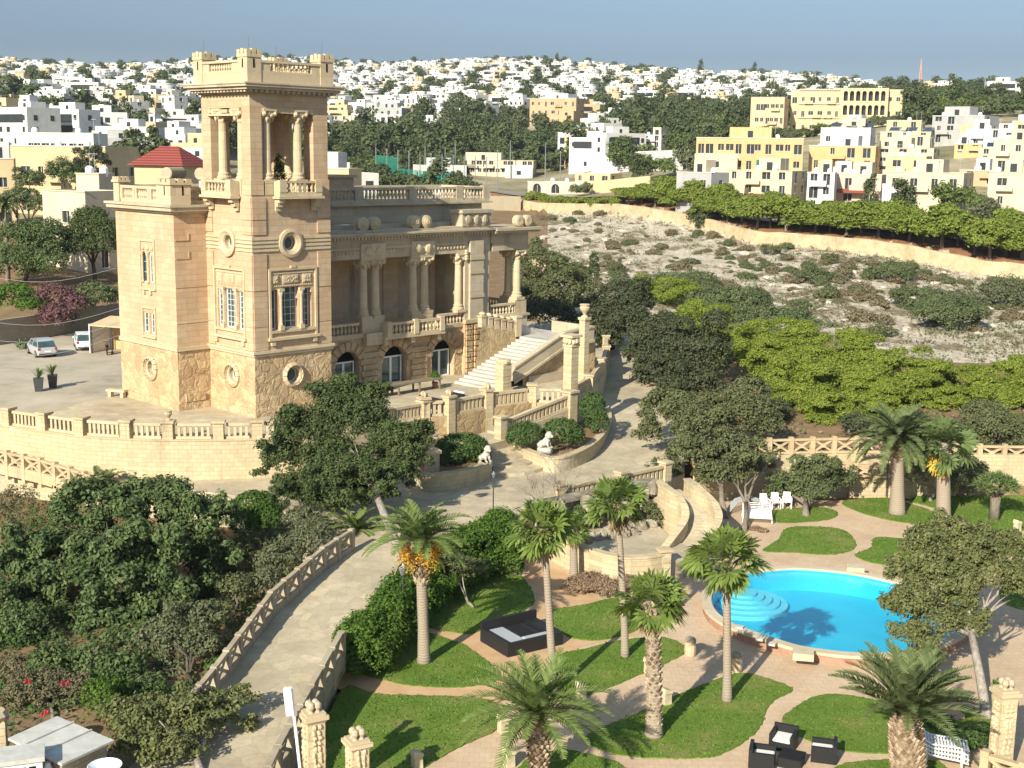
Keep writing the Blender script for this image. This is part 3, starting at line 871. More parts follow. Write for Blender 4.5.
def balcony_box(wp, s0, s1, proud=0.72):
    b = MB()
    wp.box(b, s0 - 0.12, s1 + 0.12, 14.3, 14.46, -proud - 0.12, -0.08)
    wp.box(b, s0, s1, 14.46, 14.72, -proud, -0.08)
    for a, c in ((s0, s0 + 0.55), (s1 - 0.55, s1)): wp.box(b, a, c, 14.72, 15.5, -proud - 0.03, -proud + 0.3)
    for a, c in ((s0, s0 + 0.25), (s1 - 0.25, s1)): wp.box(b, a, c, 14.72, 15.42, -proud + 0.3, -0.08)
    wp.box(b, s0 + 0.55, s1 - 0.55, 15.3, 15.45, -proud, -proud + 0.24)
    n_ = 6
    for k in range(n_):
        a = lerp(s0 + 0.6, s1 - 0.6, (k + 0.5) / n_)
        b.lathe(wp.P(a, 14.72, -proud + 0.12), baluster_prof(0.58, 0.11), 7)
    o = vp('balcony', b, 'trim')
    for a in (s0 + 0.25, s1 - 0.25):
        b = MB()
        for k in range(3): wp.box(b, a - 0.22, a + 0.22, 13.5 + 0.27 * k, 13.76 + 0.27 * k, -0.22 - 0.2 * k, -0.08)
        vp('bracket', b, 'trim', parent=o)
balcony_box(FR, 1.7, 5.1)
balcony_box(FL, 1.25, 4.7)
# top cornice and battlemented parapet
b = MB()
for k, (z0, z1, e) in enumerate(((20.9, 21.02, 0.12), (21.16, 21.34, 0.62), (21.34, 21.5, 0.8), (21.5, 21.6, 0.86))):
    b.box(-e, TW - 0.1 + e, -e, TD + e, z0, z1)
b.box(-0.2, TW + 0.1, -0.2, TD + 0.2, 21.02, 21.16)
for k in range(17):
    x = lerp(-0.4, TW + 0.3, (k + 0.5) / 17); b.box(x - 0.1, x + 0.1, -0.5, TD + 0.5, 21.0, 21.15)
    y = lerp(-0.4, TD + 0.4, (k + 0.5) / 17); b.box(-0.5, TW + 0.4, y - 0.1, y + 0.1, 21.0, 21.155)
vp('cornice', b, 'grey_trim')
e0 = 0.28
PR = [WP((-e0, -e0, 0), (1, 0, 0), (0, -1, 0)), WP((-e0, TD + e0, 0), (1, 0, 0), (0, 1, 0))]
PL = [WP((-e0, -e0, 0), (0, 1, 0), (-1, 0, 0)), WP((TW + e0 - 0.1, -e0, 0), (0, 1, 0), (1, 0, 0))]
b = MB()
for wps, W_ in ((PR, TW + 2 * e0 - 0.1), (PL, TD + 2 * e0)):
    for wp in wps:
        wp.box(b, 1.0, W_ - 1.0, 21.6, 22.35, 0.0, 0.35)
        wp.box(b, 1.0, W_ - 1.0, 22.85, 23.0, -0.04, 0.38)
        for a, c in ((1.0, 1.75), (W_ - 1.75, W_ - 1.0)): wp.box(b, a, c, 22.35, 22.85, 0.02, 0.33)
        n_ = 9
        for k in range(n_):
            a = lerp(1.8, W_ - 1.8, (k + 0.5) / n_); b.lathe(wp.P(a, 22.35, 0.17), baluster_prof(0.5, 0.12), 6)
vp('parapet', b, 'trim')
for x in (-e0, TW + e0 - 1.1):
    for y in (-e0, TD + e0 - 1.0):
        b = MB()
        b.box(x - 0.05, x + 1.0, y - 0.05, y + 1.0, 21.6, 23.15)
        b.box(x - 0.1, x + 1.05, y - 0.1, y + 1.05, 23.15, 23.32)
        for i in range(3):
            for j in range(3):
                if (i, j) != (1, 1): b.box(x - 0.08 + i * 0.4, x - 0.08 + i * 0.4 + 0.31, y - 0.08 + j * 0.4, y - 0.08 + j * 0.4 + 0.31, 23.32, 23.62 + 0.06 * ((i + j) % 2))
        o = vp('corner_turret', b, 'trim')
        b = MB()
        for wx, wy, ax in ((x + 0.45, y - 0.065, 0), (x - 0.065, y + 0.45, 1)):
            if ax == 0: b.box(wx - 0.06, wx + 0.06, wy, wy + 0.02, 22.5, 23.05)
            else: b.box(wx, wx + 0.02, wy - 0.06, wy + 0.06, 22.5, 23.05)
        vp('arrow_slit', b, 'dark_void', parent=o)
        b = MB(); b.tube([(x + 0.45, y + 0.45, 23.3), (x + 0.45, y + 0.45, 24.4)], 0.009, 5); vp('lightning_rod', b, 'dark_metal', parent=o)

# wing on the left
WX0, WX1, WY0, WY1 = -2.5, 5.0, 5.3, 12.9
WL = WP((WX0, WY0, 0), (0, 1, 0), (-1, 0, 0)); WR = WP((WX0, WY0, 0), (1, 0, 0), (0, -1, 0))
wd = WY1 - WY0
b = MB()
WL.wall(b, 0, wd, 0, 4.05, [('circ', 3.0, 4.0, 2.0, 3.0)], 0.4); WR.wall(b, 0, 2.5, 0, 4.05)
b.quad((WX0, WY1, 0), (WX1, WY1, 0), (WX1, WY1, 4.05), (WX0, WY1, 4.05))
WL.box(b, 0.0, wd, 0, 0.5, -0.1, 0.0); WR.box(b, -0.1, 2.4, 0, 0.5, -0.1, 0.0)
WR.box(b, 0.5, 2.0, 0.55, 1.05, -0.12, 0.0)
vp('wing_base', b, 'rustic')
oculus(WL, 3.5, 2.5, 0.5, 0.7, spikes=14)
b = MB()
hol = [('rect', 2.62, 3.3, 8.4, 10.5), ('rect', 3.55, 4.25, 8.4, 10.5), ('rect', 2.68, 3.34, 4.95, 6.35), ('rect', 3.6, 4.26, 4.95, 6.35)]
WL.wall(b, 0, wd, 4.3, 13.2, hol, 0.16); WR.wall(b, 0, 7.5, 4.3, 13.2)
b.quad((WX0, WY1, 4.3), (WX1, WY1, 4.3), (WX1, WY1, 13.2), (WX0, WY1, 13.2))
b.box(WX0 + 0.05, WX1, WY0 + 0.05, WY1 - 0.05, 13.0, 13.19)
for z in (5.9, 8.3):
    WR.box(b, 0, 2.5, z, z + 0.07, -0.035, 0.0)
for z in (10.2, 11.4): WR.box(b, 0.05, 1.1, z, z + 0.09, -0.05, 0.0); WR.box(b, 1.02, 1.1, z + 0.09, z + 0.5, -0.05, 0.0)
vp('wing_wall', b, 'ashlar')
for h in hol: glazing(WL, h[1], h[2], h[3], h[4], 0.14, 1, 3)
b = MB()
for s0, s1, z0, z1 in ((2.45, 4.45, 8.05, 11.2), (2.6, 4.4, 4.75, 6.6)):
    WL.box(b, s0, s0 + 0.14, z0, z1, -0.09, 0.0); WL.box(b, s1 - 0.14, s1, z0, z1, -0.09, 0.0); WL.box(b, s0, s1, z1, z1 + 0.13, -0.1, 0.0); WL.box(b, s0, s1, z0 - 0.14, z0, -0.16, 0.0)
b.lathe(WL.P(3.42, 8.4, -0.02), [(0.14, 0), (0.1, 0.2), (0.09, 1.7), (0.16, 2.0), (0.17, 2.1)], 8)
for a in (2.7, 4.15): b.lathe(WL.P(a, 8.4, -0.02), [(0.12, 0), (0.08, 0.2), (0.08, 1.7), (0.13, 2.0), (0.14, 2.1)], 8)
for a in (2.85, 3.42, 4.0): b.blob(WL.P(a, 10.75, -0.03), (0.12, 0.16, 0.16), 2, 0.1, (5, 7))
for a in (3.0, 3.85): WL.box(b, a, a + 0.25, 7.6, 7.9, -0.14, 0.0)
b.lathe(WL.P(3.47, 4.95, -0.02), [(0.1, 0), (0.1, 1.4)], 8)
vp('window_surround', b, 'trim')
b = MB()
for wp, w_ in ((WL, wd), (WR, 2.5)):
    wp.box(b, -0.12 if wp is WR else 0.0, w_, 4.05, 4.3, -0.12, 0.0)
vp('string_course', b, 'trim')
b = MB()
for z0, z1, e in ((13.2, 13.36, 0.2), (13.36, 13.62, 0.45), (13.62, 13.78, 0.56)):
    b.box(WX0 - e, WX1, WY0 - e, WY1 + e, z0, z1)
vp('cornice', b, 'grey_trim')
b = MB()
for p0, p1, n_ in (((WX0 + 0.1, WY0 + 1.0), (WX0 + 0.1, WY1 - 0.9), 3), ((WX0 + 1.0, WY0 + 0.1), (-0.1, WY0 + 0.1), 1), ((WX0 + 1.0, WY1 - 0.2), (WX1, WY1 - 0.2), 3)):
    p0, p1 = Vector((*p0, 0)), Vector((*p1, 0))
    rail(b, p0, p1, 13.78, 14.02, 0.3); rail(b, p0, p1, 14.72, 14.9, 0.34)
    for k in range(n_):
        q0, q1 = p0.lerp(p1, k / n_), p0.lerp(p1, (k + 1) / n_)
        balusters(b, q0.lerp(q1, 0.16), q0.lerp(q1, 0.84), 14.02, 14.72, 5, 0.12)
        for a in (0.06, 0.94):
            c = q0.lerp(q1, a); b.cbox((c.x, c.y, 14.02), (0.32, 0.32, 0.7))
vp('parapet', b, 'trim')
for x, y, big in ((WX0 + 0.35, WY0 + 0.35, 1), (WX0 + 0.25, WY1 - 0.45, 0), (WX0 + 0.25, WY0 + 1.45, 0)):
    b = MB(); w_ = 1.5 if big else 0.75
    b.cbox((x, y, 13.78), (w_, w_, 1.3)); b.cbox((x, y, 15.08), (w_ + 0.2, w_ + 0.2, 0.16))
    for i in (-1, 0, 1):
        for j in (-1, 0, 1):
            if (i or j): b.cbox((x + i * w_ * 0.4, y + j * w_ * 0.4, 15.24), (w_ * 0.28, w_ * 0.28, 0.22))
    o = vp('corner_turret', b, 'trim')
    if big:
        b = MB(); b.box(x - w_ / 2 - 0.012, x - w_ / 2, y - 0.06, y + 0.06, 14.4, 15.0); b.box(x + 0.1, x + 0.22, y - w_ / 2 - 0.012, y - w_ / 2, 14.4, 15.0); vp('arrow_slit', b, 'dark_void', parent=o)

# loggia range
LY = 3.6
LF = WP((0, LY, 0), (1, 0, 0), (0, -1, 0))
b = MB()
doors = [('arch', 9.3, 11.6, 0.0, 2.95), ('arch', 13.75, 16.2, 0.0, 2.95), ('arch', 18.75, 21.15, 0.0, 2.95)]
LF.wall(b, 6.25, 22.0, 0, 3.85, doors, 0.55)
for a, z in [(a, z) for a in (7.4, 12.6, 17.4) for z in (0.05, 0.5, 0.95, 1.4, 1.85, 2.3)]:
    LF.box(b, a - 0.75 - (0.1 if int(z * 20) % 2 else 0), a + 0.75, z, z + 0.4, -0.16, 0.0)
for _, a, c, z0, z1 in doors:
    r_ = (c - a) / 2; m_ = (a + c) / 2
    for k in range(9):
        t0, t1 = PI * (k + 0.08) / 9, PI * (k + 0.92) / 9
        q = [LF.P(m_ + rr * math.cos(t_), z1 - r_ + rr * math.sin(t_), d_) for d_ in (-0.14, 0.0) for rr, t_ in ((r_ + 0.04, t0), (r_ + 0.04, t1), (r_ + 0.72, t1), (r_ + 0.72, t0))]
        b.hexa(q)
vp('arcade_wall', b, 'rustic')
for _, a, c, z0, z1 in doors:
    f = glazing(LF, a + 0.15, c - 0.15, 0.0, 2.15, 0.5, 2, 1, name='door', fw=0.12, bar=0.2)
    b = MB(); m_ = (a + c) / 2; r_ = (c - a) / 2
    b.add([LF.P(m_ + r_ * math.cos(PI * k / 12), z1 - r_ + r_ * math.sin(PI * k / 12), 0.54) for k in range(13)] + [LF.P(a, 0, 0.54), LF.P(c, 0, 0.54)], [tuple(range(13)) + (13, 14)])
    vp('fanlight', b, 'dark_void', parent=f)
b = MB(); b.box(22.0, 24.8, LY - 0.3, 7.5, 0, 4.1); 
for k in range(9): b.box(22.95, 24.0, LY - 0.5, LY - 0.3, 0.1 + k * 0.44, 0.46 + k * 0.44)
for k in range(9): b.box(22.1, 22.75, LY - 0.42, LY - 0.3, 0.1 + k * 0.44, 0.46 + k * 0.44)
vp('end_pier_base', b, 'rustic')
b = MB(); b.box(22.1, 24.75, LY - 0.15, 7.4, 4.4, 9.65); b.box(22.5, 23.95, LY - 0.35, LY - 0.15, 4.4, 10.6)
for z in (6.1, 8.0, 9.1): b.box(22.45, 24.0, LY - 0.42, LY - 0.35, z, z + 0.3)
vp('end_pier', b, 'grey_trim')
b = MB(); b.box(6.25, 24.9, LY - 0.12, 7.5, 3.85, 4.2); b.box(21.9, 25.0, LY - 0.5, LY - 0.12, 4.1, 4.4)
b.box(13.3, 19.3, LY - 0.95, LY - 0.12, 3.65, 3.88)
for x in (13.6, 16.2, 18.9): b.box(x - 0.2, x + 0.2, LY - 0.75, LY, 3.2, 3.65)
b.box(11.9, 13.8, LY - 0.5, LY - 0.1, 3.3, 4.2)
vp('loggia_floor', b, 'trim')
# loggia balustrades
for p0, p1, dy in (((6.35, LY), (9.9 + 1.7, LY), 0.1), ((13.9, LY - 0.8), (16.2, LY - 0.8), 0), ((16.5, LY - 0.8), (18.8, LY - 0.8), 0), ((19.2, LY), (22.0, LY), 0.1)):
    balustrade(villa, (p0[0], p0[1] + dy), (p1[0], p1[1] + dy), 4.0 if dy else 3.88, 1.0, 0.33, 0.26, 0.12)
for x, y in ((16.35, LY - 0.8), (19.5, LY + 0.05)):
    b = MB(); b.cbox((x, y, 3.88), (0.42, 0.42, 1.1)); vp('balustrade_pier', b, 'trim')
b = MB()
for x, y in ((13.7, LY - 0.8), (19.0, LY - 0.8)):
    b.cbox((x, y, 3.88), (0.42, 0.42, 1.1))
b.box(13.55, 13.8, LY - 0.75, LY, 3.9, 4.8); b.box(18.9, 19.15, LY - 0.75, LY, 3.9, 4.8); b.box(13.55, 19.15, LY - .1, LY - .02, 3.86, 3.98)
vp('balcony_cheek', b, 'trim')
for x in (12.25, 13.4, 17.1, 18.25):
    column(x, LY + 0.35, 5.2, 9.65, 0.33)
for x in (12.82, 17.68):
    b = MB(); b.box(x - 1.05, x + 1.05, LY - 0.15, LY + 0.85, 4.2, 5.2); vp('pedestal', b, 'trim')
    b = MB(); b.box(x - 1.15, x + 1.15, LY - 0.22, LY + 0.9, 9.66, 10.75); vp('impost', b, 'trim')
# half column against the end pier
column(21.75, LY + 0.25, 5.0, 9.65, 0.3)
b = MB()
LB = WP((0, 7.0, 0), (1, 0, 0), (0, -1, 0))
wins = [('rect', 13.4, 15.4, 4.4, 8.9), ('rect', 18.2, 20.3, 4.4, 8.9), ('rect', 23.2, 24.2, 5.0, 8.7), ('rect', 8.0, 10.0, 4.4, 8.9)]
LB.wall(b, 6.25, 24.9, 4.2, 9.7, wins, 0.25)
for a in (11.9, 16.9, 21.8): LB.box(b, a - 0.25, a + 0.25, 4.2, 9.7, -0.12, 0.0)
vp('loggia_back_wall', b, 'loggia_wall')
for w_ in wins: glazing(LB, w_[1], w_[2], w_[3], w_[4], 0.22, 2, 3, name='french_window')
b = MB()
b.box(6.25, 24.9, LY - 0.05, LY + 0.85, 9.66, 11.1); b.box(6.25, 24.9, LY + 0.85, 7.0, 10.2, 11.1)
vp('entablature', b, 'grey_trim')
b = MB()
for k in range(46):
    x = lerp(6.5, 22.2, (k + 0.5) / 46)
    if abs(x - 12.82) > 1.2 and abs(x - 17.68) > 1.2: b.blob((x, LY - 0.07, 10.15), (0.13, 0.1, 0.16), k, 0.15, (4, 6))
b.box(6.25, 22.3, LY - 0.12, LY - 0.05, 10.35, 10.5)
for x in (12.82, 17.68):
    for k in range(2):
        b.blob((x - 0.5 + k, LY - 0.25, 10.2), (0.36, 0.16, 0.36), k, 0.15, (6, 8))
for k in range(4): b.blob((22.0 + 0.1, LY - 0.3, 9.2 - 0.0 + 0.2 * k), (0.2, 0.14, 0.14), k, 0.2, (4, 6))
vp('frieze', b, 'trim')
b = MB()
for z0, z1, e in ((11.1, 11.25, 0.25), (11.25, 11.4, 0.55), (11.4, 11.55, 0.75)):
    b.box(6.25, 24.9 + e, LY - e, 7.2, z0, z1)
for k in range(60):
    x = lerp(6.4, 25.2, (k + 0.5) / 60); b.box(x - 0.09, x + 0.09, LY - 0.5, LY - 0.1, 11.08, 11.24)
vp('cornice', b, 'grey_trim')
b = MB(); b.box(6.25, 24.6, LY - 0.2, 7.0, 11.55, 11.75); b.box(6.25, 24.2, LY + 1.2, 7.0, 11.75, 12.0)
vp('loggia_roof', b, 'grey_trim')
for x in (12.5, 17.5, 7.4):
    for dx in (-0.55, 0.55):
        b = MB()
        for k, rr in enumerate((0.5, 0.34, 0.18)):
            WP((0, LY - 0.2, 0), (1, 0, 0), (0, -1, 0)).ring(b, x + dx, 12.2, [(rr, 0.5), (rr, -0.08 * k), (rr * 0.75, -0.08 * k - 0.04), (0.02, -0.08 * k - 0.02)], 16)
        vp('scroll', b, 'trim')
b = MB(); b.box(21.7, 24.8, LY - 0.25, LY + 1.0, 11.75, 12.75); b.box(21.55, 24.95, LY - 0.4, LY + 1.15, 12.75, 13.0)
for k in range(3): b.blob((22.3 + 0.9 * k, LY - 0.3, 12.25), (0.34, 0.12, 0.36), k, 0.15, (6, 8))
vp('end_block', b, 'grey_trim')

# main block behind with its roof terrace
b = MB()
b.box(0.3, 27.3, 7.01, 12.4, 0.0, 13.35); b.box(5.0, 6.24, 3.5, 7.0, 0, 13.35)
vp('main_block', b, 'grey_trim')
b = MB(); b.box(5.9, 28.0, 6.45, 12.8, 13.35, 13.5); b.box(5.9, 27.8, 6.65, 12.65, 13.5, 13.62)
vp('cornice', b, 'grey_trim')
px_ = [6.3, 8.9, 14.2, 19.6, 24.6, 27.6]
for i in range(len(px_) - 1):
    if px_[i + 1] - px_[i] > 1: balustrade(villa, (px_[i] + 0.3, 6.95), (px_[i + 1] - 0.3, 6.95), 13.62, 1.05, 0.36, 0.3, 0.12, 'grey_trim')
for x in px_:
    b = MB(); b.cbox((x, 6.95, 13.62), (0.75, 0.42, 1.12)); vp('parapet_pier', b, 'grey_trim')
balustrade(villa, (27.6, 7.3), (27.6, 12.2), 13.62, 1.05, 0.36, 0.3, 0.12, 'grey_trim')
for y_ in (12.3,):
    balustrade(villa, (6.3, y_), (27.3, y_), 13.62, 1.05, 0.4, 0.3, 0.12, 'grey_trim')
b = MB(); b.box(12, 15.5, 9, 11.6, 13.62, 15.4); b.box(11.8, 15.7, 8.8, 11.8, 15.4, 15.6)
vp('stair_head', b, 'ashlar')

# porch at the far end
b = MB(); b.box(24.8, 29.3, LY - 0.1, 12.5, 0.0, 4.2); b.box(24.8, 29.45, LY - 0.25, 12.6, 4.2, 4.38)
vp('porch_base', b, 'grey_trim')
for y_ in (LY, 10.4):
    b = MB(); b.box(27.9, 29.25, y_, y_ + 1.9, 4.38, 5.5); vp('pedestal', b, 'trim')
for y_ in (LY + 0.45, LY + 1.45, 10.85, 11.85): column(28.55, y_, 5.5, 9.6, 0.32)
b = MB(); b.box(25.2, 29.3, LY - 0.05, 12.5, 9.66, 11.1); b.box(24.95, 29.0, LY - 0.1, LY + 0.5, 10.3, 11.1)
vp('entablature', b, 'grey_trim')
b = MB(); b.box(24.9, 30.0, LY - 0.7, 13.1, 11.1, 11.3); b.box(24.9, 30.2, LY - 0.9, 13.3, 11.3, 11.5)
vp('cornice', b, 'grey_trim')
b = MB()
for dx in (-0.5, 0.5): WP((0, LY - 0.3, 0), (1, 0, 0), (0, -1, 0)).ring(b, 28.6 + dx, 12.0, [(0.46, 0.5), (0.46, 0.0), (0.3, -0.06), (0.02, -0.04)], 14)
vp('scroll', b, 'trim')
balustrade(villa, (25.0, LY + 0.1), (27.9, LY + 0.1), 4.38, 0.95, 0.34, 0.26, 0.12)
balustrade(villa, (29.1, LY + 2.0), (29.1, 10.4), 4.38, 0.95, 0.34, 0.26, 0.12)

# outside stairs: long flight to a landing, short flight back up to the loggia
SY0, SY1 = -3.6, 0.9
b = MB()
ns = 16; x0, x1, zt = 18.7, 26.2, 3.0
for k in range(ns):
    a, c = lerp(x0, x1, k / ns), lerp(x0, x1, (k + 1) / ns)
    b.box(a, c + 0.04, SY0 + 0.35, SY1, 0 if k < 2 else (k - 1) * zt / ns, (k + 1) * zt / ns)
t = NT('white_marble_steps', 0.7, 0.2); M['marble'] = t.out(t.ramp(t.noise(t.coord(), 1.2, 6), [(0.3, (0.40, 0.37, 0.32)), (0.7, (0.56, 0.53, 0.48))]))
st = vp('staircase', b, 'marble')
b = MB(); b.box(x1, 30.2, SY0 + 0.35, 3.4, 2.6, 3.0); 
for k in range(7): b.box(29.0 - k * 0.62 - 0.62, 29.0 - k * 0.62, 1.3, 3.4, 2.4 + 0.17 * k, 3.0 + 0.17 * (k + 1))
vp('landing', b, 'marble', parent=st)
b = MB()
b.add([(x0 + 3.2, SY0 + 0.36, 0), (x1, SY0 + 0.36, 0), (30.2, SY0 + 0.36, 0), (30.2, SY0 + 0.36, 2.6), (x1, SY0 + 0.36, 2.6), (x0 + 3.2, SY0 + 0.36, 0.9)], [(0, 1, 4, 5), (1, 2, 3, 4)])
b.add([(x0 + 2, SY1 + 0.04, 0), (25.4, SY1 + 0.04, 0), (25.4, SY1 + 0.04, 3.6), (21.5, SY1 + 0.04, 4.4), (x0 + 2.9, SY1 + 0.04, 4.3), (25.4, SY1 + 0.4, 3.6), (21.5, SY1 + 0.4, 4.4)], [(0, 1, 2, 3, 4), (2, 5, 6, 3)])
b.box(30.0, 30.3, SY0 + 0.4, 4, 0, 2.6)
vp('stair_wall', b, 'rubble', parent=st)
b = MB()   # solid sloping parapet with a coping
def slopebox(b, xa, za, xb, zb, y0, y1, h0, h1):
    b.hexa([(xa, y0, za + h0), (xb, y0, zb + h0), (xb, y1, zb + h0), (xa, y1, za + h0), (xa, y0, za + h1), (xb, y0, zb + h1), (xb, y1, zb + h1), (xa, y1, za + h1)])
slopebox(b, 20.6, 0.55, x1, 2.7, SY0, SY0 + 0.34, 0, 0.95); slopebox(b, x1, 2.7, 29.6, 2.9, SY0, SY0 + 0.34, 0, 0.95)
slopebox(b, 20.6, 0.55, x1, 2.7, SY0 - 0.08, SY0 + 0.42, 0.95, 1.1); slopebox(b, x1, 2.7, 29.6, 2.9, SY0 - 0.08, SY0 + 0.42, 0.95, 1.1)
slopebox(b, 20.6, 0.35, x1, 2.5, SY0 - 0.1, SY0, 0.0, 0.2); slopebox(b, x1, 2.5, 29.6, 2.7, SY0 - 0.1, SY0, 0.0, 0.2)
b.box(29.8, 30.1, SY0 + 0.4, 1.2, 3.0, 3.9); b.box(22.4, 29.4, SY0 + 0.2, SY0 + 0.355, 0.0, 0.7)
vp('stair_parapet', b, 'grey_trim', parent=st)
def urn(b, c, s=1.0):
    b.lathe(c, [(0.2 * s, 0), (0.2 * s, 0.06 * s), (0.08 * s, 0.14 * s), (0.1 * s, 0.2 * s), (0.26 * s, 0.42 * s), (0.3 * s, 0.55 * s), (0.24 * s, 0.62 * s), (0.3 * s, 0.7 * s), (0.3 * s, 0.74 * s)], 12)
for k in range(6):
    x = 21.8 + k * 0.72; z = 4.3 - k * 0.15
    b = MB(); b.cbox((x, SY1 + 0.25, z - 0.2), (0.5, 0.45, 0.75)); b.cbox((x, SY1 + 0.25, z + 0.55), (0.62, 0.55, 0.12)); b.lathe((x, SY1 + 0.25, z + 0.67), [(0.2, 0), (0.28, 0.12), (0.2, 0.25), (0.05, 0.3)], 8)
    vp('stair_pier', b, 'trim', parent=st)
b = MB(); b.cbox((25.6, SY1 + 0.25, 3.0), (0.6, 0.6, 1.5)); b.cbox((25.6, SY1 + 0.25, 4.5), (0.72, 0.72, 0.15)); vp('stair_pier', b, 'trim', parent=st)
# ------------------------------------------------------------------ villa terrace
TZ = 4.5
front_px = [(-70, 415), (-30, 422), (9, 427), (45, 432), (82, 437), (127, 440), (169, 441), (219, 441), (257, 440), (300, 438), (345, 433), (385, 426), (424, 419), (449, 417), (487, 410), (532, 404), (568, 405), (589, 393), (602, 376), (606, 362)]
TF = [at(x, y, TZ) for x, y in front_px]
poly = [(p.x, p.y) for p in TF] + [(8.6, 128), (0, 138), (-32, 142), (-70, 138), (-70, 96), (-44, 84)]
b = MB(); b.prism(poly, -1.0, TZ)
tag(b.build('villa_terrace', [M['forecourt']]), kind='structure')
b = MB(); b.sheet([(p.x, p.y) for p in (at(x, y, TZ) for x, y in ((10, 426), (120, 438), (257, 438), (424, 417), (487, 408), (560, 402), (590, 390), (600, 372), (470, 362), (330, 390), (256, 415), (210, 408), (176, 412), (120, 394), (60, 408)))], TZ + 0.006)
tag(b.build('terrace_flagstones', M['flags']), kind='structure')

def strip_wall(b, pts, z0, z1, th, cap=0.0):
    """wall along a polyline (x, y[, extra z]); thickness th centred on the line"""
    P = [Vector((p[0], p[1], 0)) for p in pts]
    E = [p[2] if len(p) > 2 else 0.0 for p in pts]
    N = []
    for i in range(len(P)):
        d = (P[min(i + 1, len(P) - 1)] - P[max(i - 1, 0)]).normalized()
        N.append(Vector((-d.y, d.x, 0)) * th / 2)
    vs, fs = [], []
    for p, n_, e in zip(P, N, E):
        zz0 = z0 if not callable(z0) else z0(p.x, p.y)
        zz1 = z1 if not callable(z1) else z1(p.x, p.y)
        vs += [p - n_ + Vector((0, 0, zz0 + e)), p + n_ + Vector((0, 0, zz0 + e)), p + n_ + Vector((0, 0, zz1 + e)), p - n_ + Vector((0, 0, zz1 + e))]
    for i in range(len(P) - 1):
        o = i * 4
        for k in range(4): fs.append((o + k, o + (k + 1) % 4, o + 4 + (k + 1) % 4, o + 4 + k))
    fs.append((0, 3, 2, 1)); o = (len(P) - 1) * 4; fs.append((o, o + 1, o + 2, o + 3))
    b.add(vs, fs)
    return b
def pier_obj(parent, x, y, z, w, h, rz, mat='wallstone', cap=True, finial=None, name='pier'):
    b = MB(); b.cbox((x, y, z), (w, w, h), rz)
    if cap: b.cbox((x, y, z + h), (w * 1.28, w * 1.28, 0.14), rz)
    o = b.build(name, M[mat], parent)
    if finial:
        b = MB()
        if finial == 'urn': urn(b, (x, y, z + h + (0.14 if cap else 0)), 0.8)
        else:
            for k in range(4): b.blob((x + 0.12 * math.cos(k * 1.57 + .5), y + 0.12 * math.sin(k * 1.57 + .5), z + h + 0.32), (0.13, 0.13, 0.2), k, 0.25, (5, 6))
        b.build('finial', M['trim'], o)
    return o
def dir_ang(p, q): return math.atan2(q[1] - p[1], q[0] - p[0])

W1 = empty('terrace_wall', (TF[4].x, TF[4].y, 2.2), 0, 'curved limestone retaining wall with white slat balustrade below the tower', 'wall')
def at_parent(root):
    """parts are written in world coordinates; shift them under their empty"""
    for o in list(root.children):
        o.matrix_parent_inverse = Matrix.Translation(root.location).inverted() if not root.rotation_euler.z else root.matrix_basis.inverted()
def wpart(o, root): pass
b = MB()
seg = smooth_line([(p.x, p.y, 0) for p in TF[:13]], 5)
strip_wall(b, [(p.x, p.y - 0.12) for p in seg], 0.5, TZ + 0.06, 0.5)
b.build('wall', M['wallstone'], W1)
b = MB(); strip_wall(b, [(p.x, p.y - 0.1) for p in seg], TZ + 0.06, TZ + 0.16, 0.62); b.build('coping', M['wallstone'], W1)
for i in range(12):
    p, q = TF[i], TF[i + 1]
    d = (q - p).normalized()
    balustrade(W1, p + d * 0.45 - Vector((0, 0, TZ)), q - d * 0.45 - Vector((0, 0, TZ)), TZ + 0.16, 0.95, 0.3, 0.26, 0.105, 'trim', True)
for i, p in enumerate(TF[:13]):
    q = TF[min(i + 1, 12)]; r_ = TF[max(i - 1, 0)]
    pier_obj(W1, p.x, p.y, TZ + 0.16, 0.62, 0.98, dir_ang(r_, q), 'wallstone', True, 'urn' if i in (6, 10) else None)
at_parent(W1)

# forecourt edge: stone wall, tall piers and white balusters
W2 = empty('forecourt_wall', (TF[14].x, TF[14].y, 2.2), 0, 'rock faced forecourt wall with white balusters and urn topped piers above the curved steps', 'wall')
pts = TF[12:17]
b = MB(); strip_wall(b, [(p.x, p.y) for p in pts], 1.0, TZ + 0.15, 0.5); b.build('wall', M['rubble'], W2)
for i in range(len(pts) - 1):
    p, q = pts[i], pts[i + 1]; d = (q - p).normalized()
    balustrade(W2, p + d * 0.5 - Vector((0, 0, TZ)), q - d * 0.5 - Vector((0, 0, TZ)), TZ + 0.16, 1.0, 0.34, 0.3, 0.13, 'trim', True)
for i, p in enumerate(pts[:4]):
    q = pts[min(i + 1, 4)]
    pier_obj(W2, p.x, p.y, 1.0, 0.62, 4.85, dir_ang(p, q), 'wallstone', True, 'blob' if i < 3 else None)
at_parent(W2)
W3 = empty('terrace_edge_wall', (TF[18].x, TF[18].y, 3.0), 0, 'weathered balustraded wall in shade along the drive right of the villa steps', 'wall')
pts = [(p.x, p.y, 0) for p in TF[16:20]] + [(8.4, 116, 0), (8.6, 126, 0)]
b = MB(); strip_wall(b, [(p[0], p[1]) for p in pts], 0.5, TZ + 0.2, 0.5); b.build('wall', M['wallstone'], W3)
for i in range(5):
    p, q = Vector(pts[i]), Vector(pts[i + 1]); d = (q - p).normalized()
    balustrade(W3, p + d * 0.4, q - d * 0.4, TZ + 0.2, 1.0, 0.36, 0.3, 0.12, 'wallstone')
    if i: pier_obj(W3, p.x, p.y, TZ + 0.2, 0.6, 1.1, dir_ang(p, q), 'wallstone')
at_parent(W3)

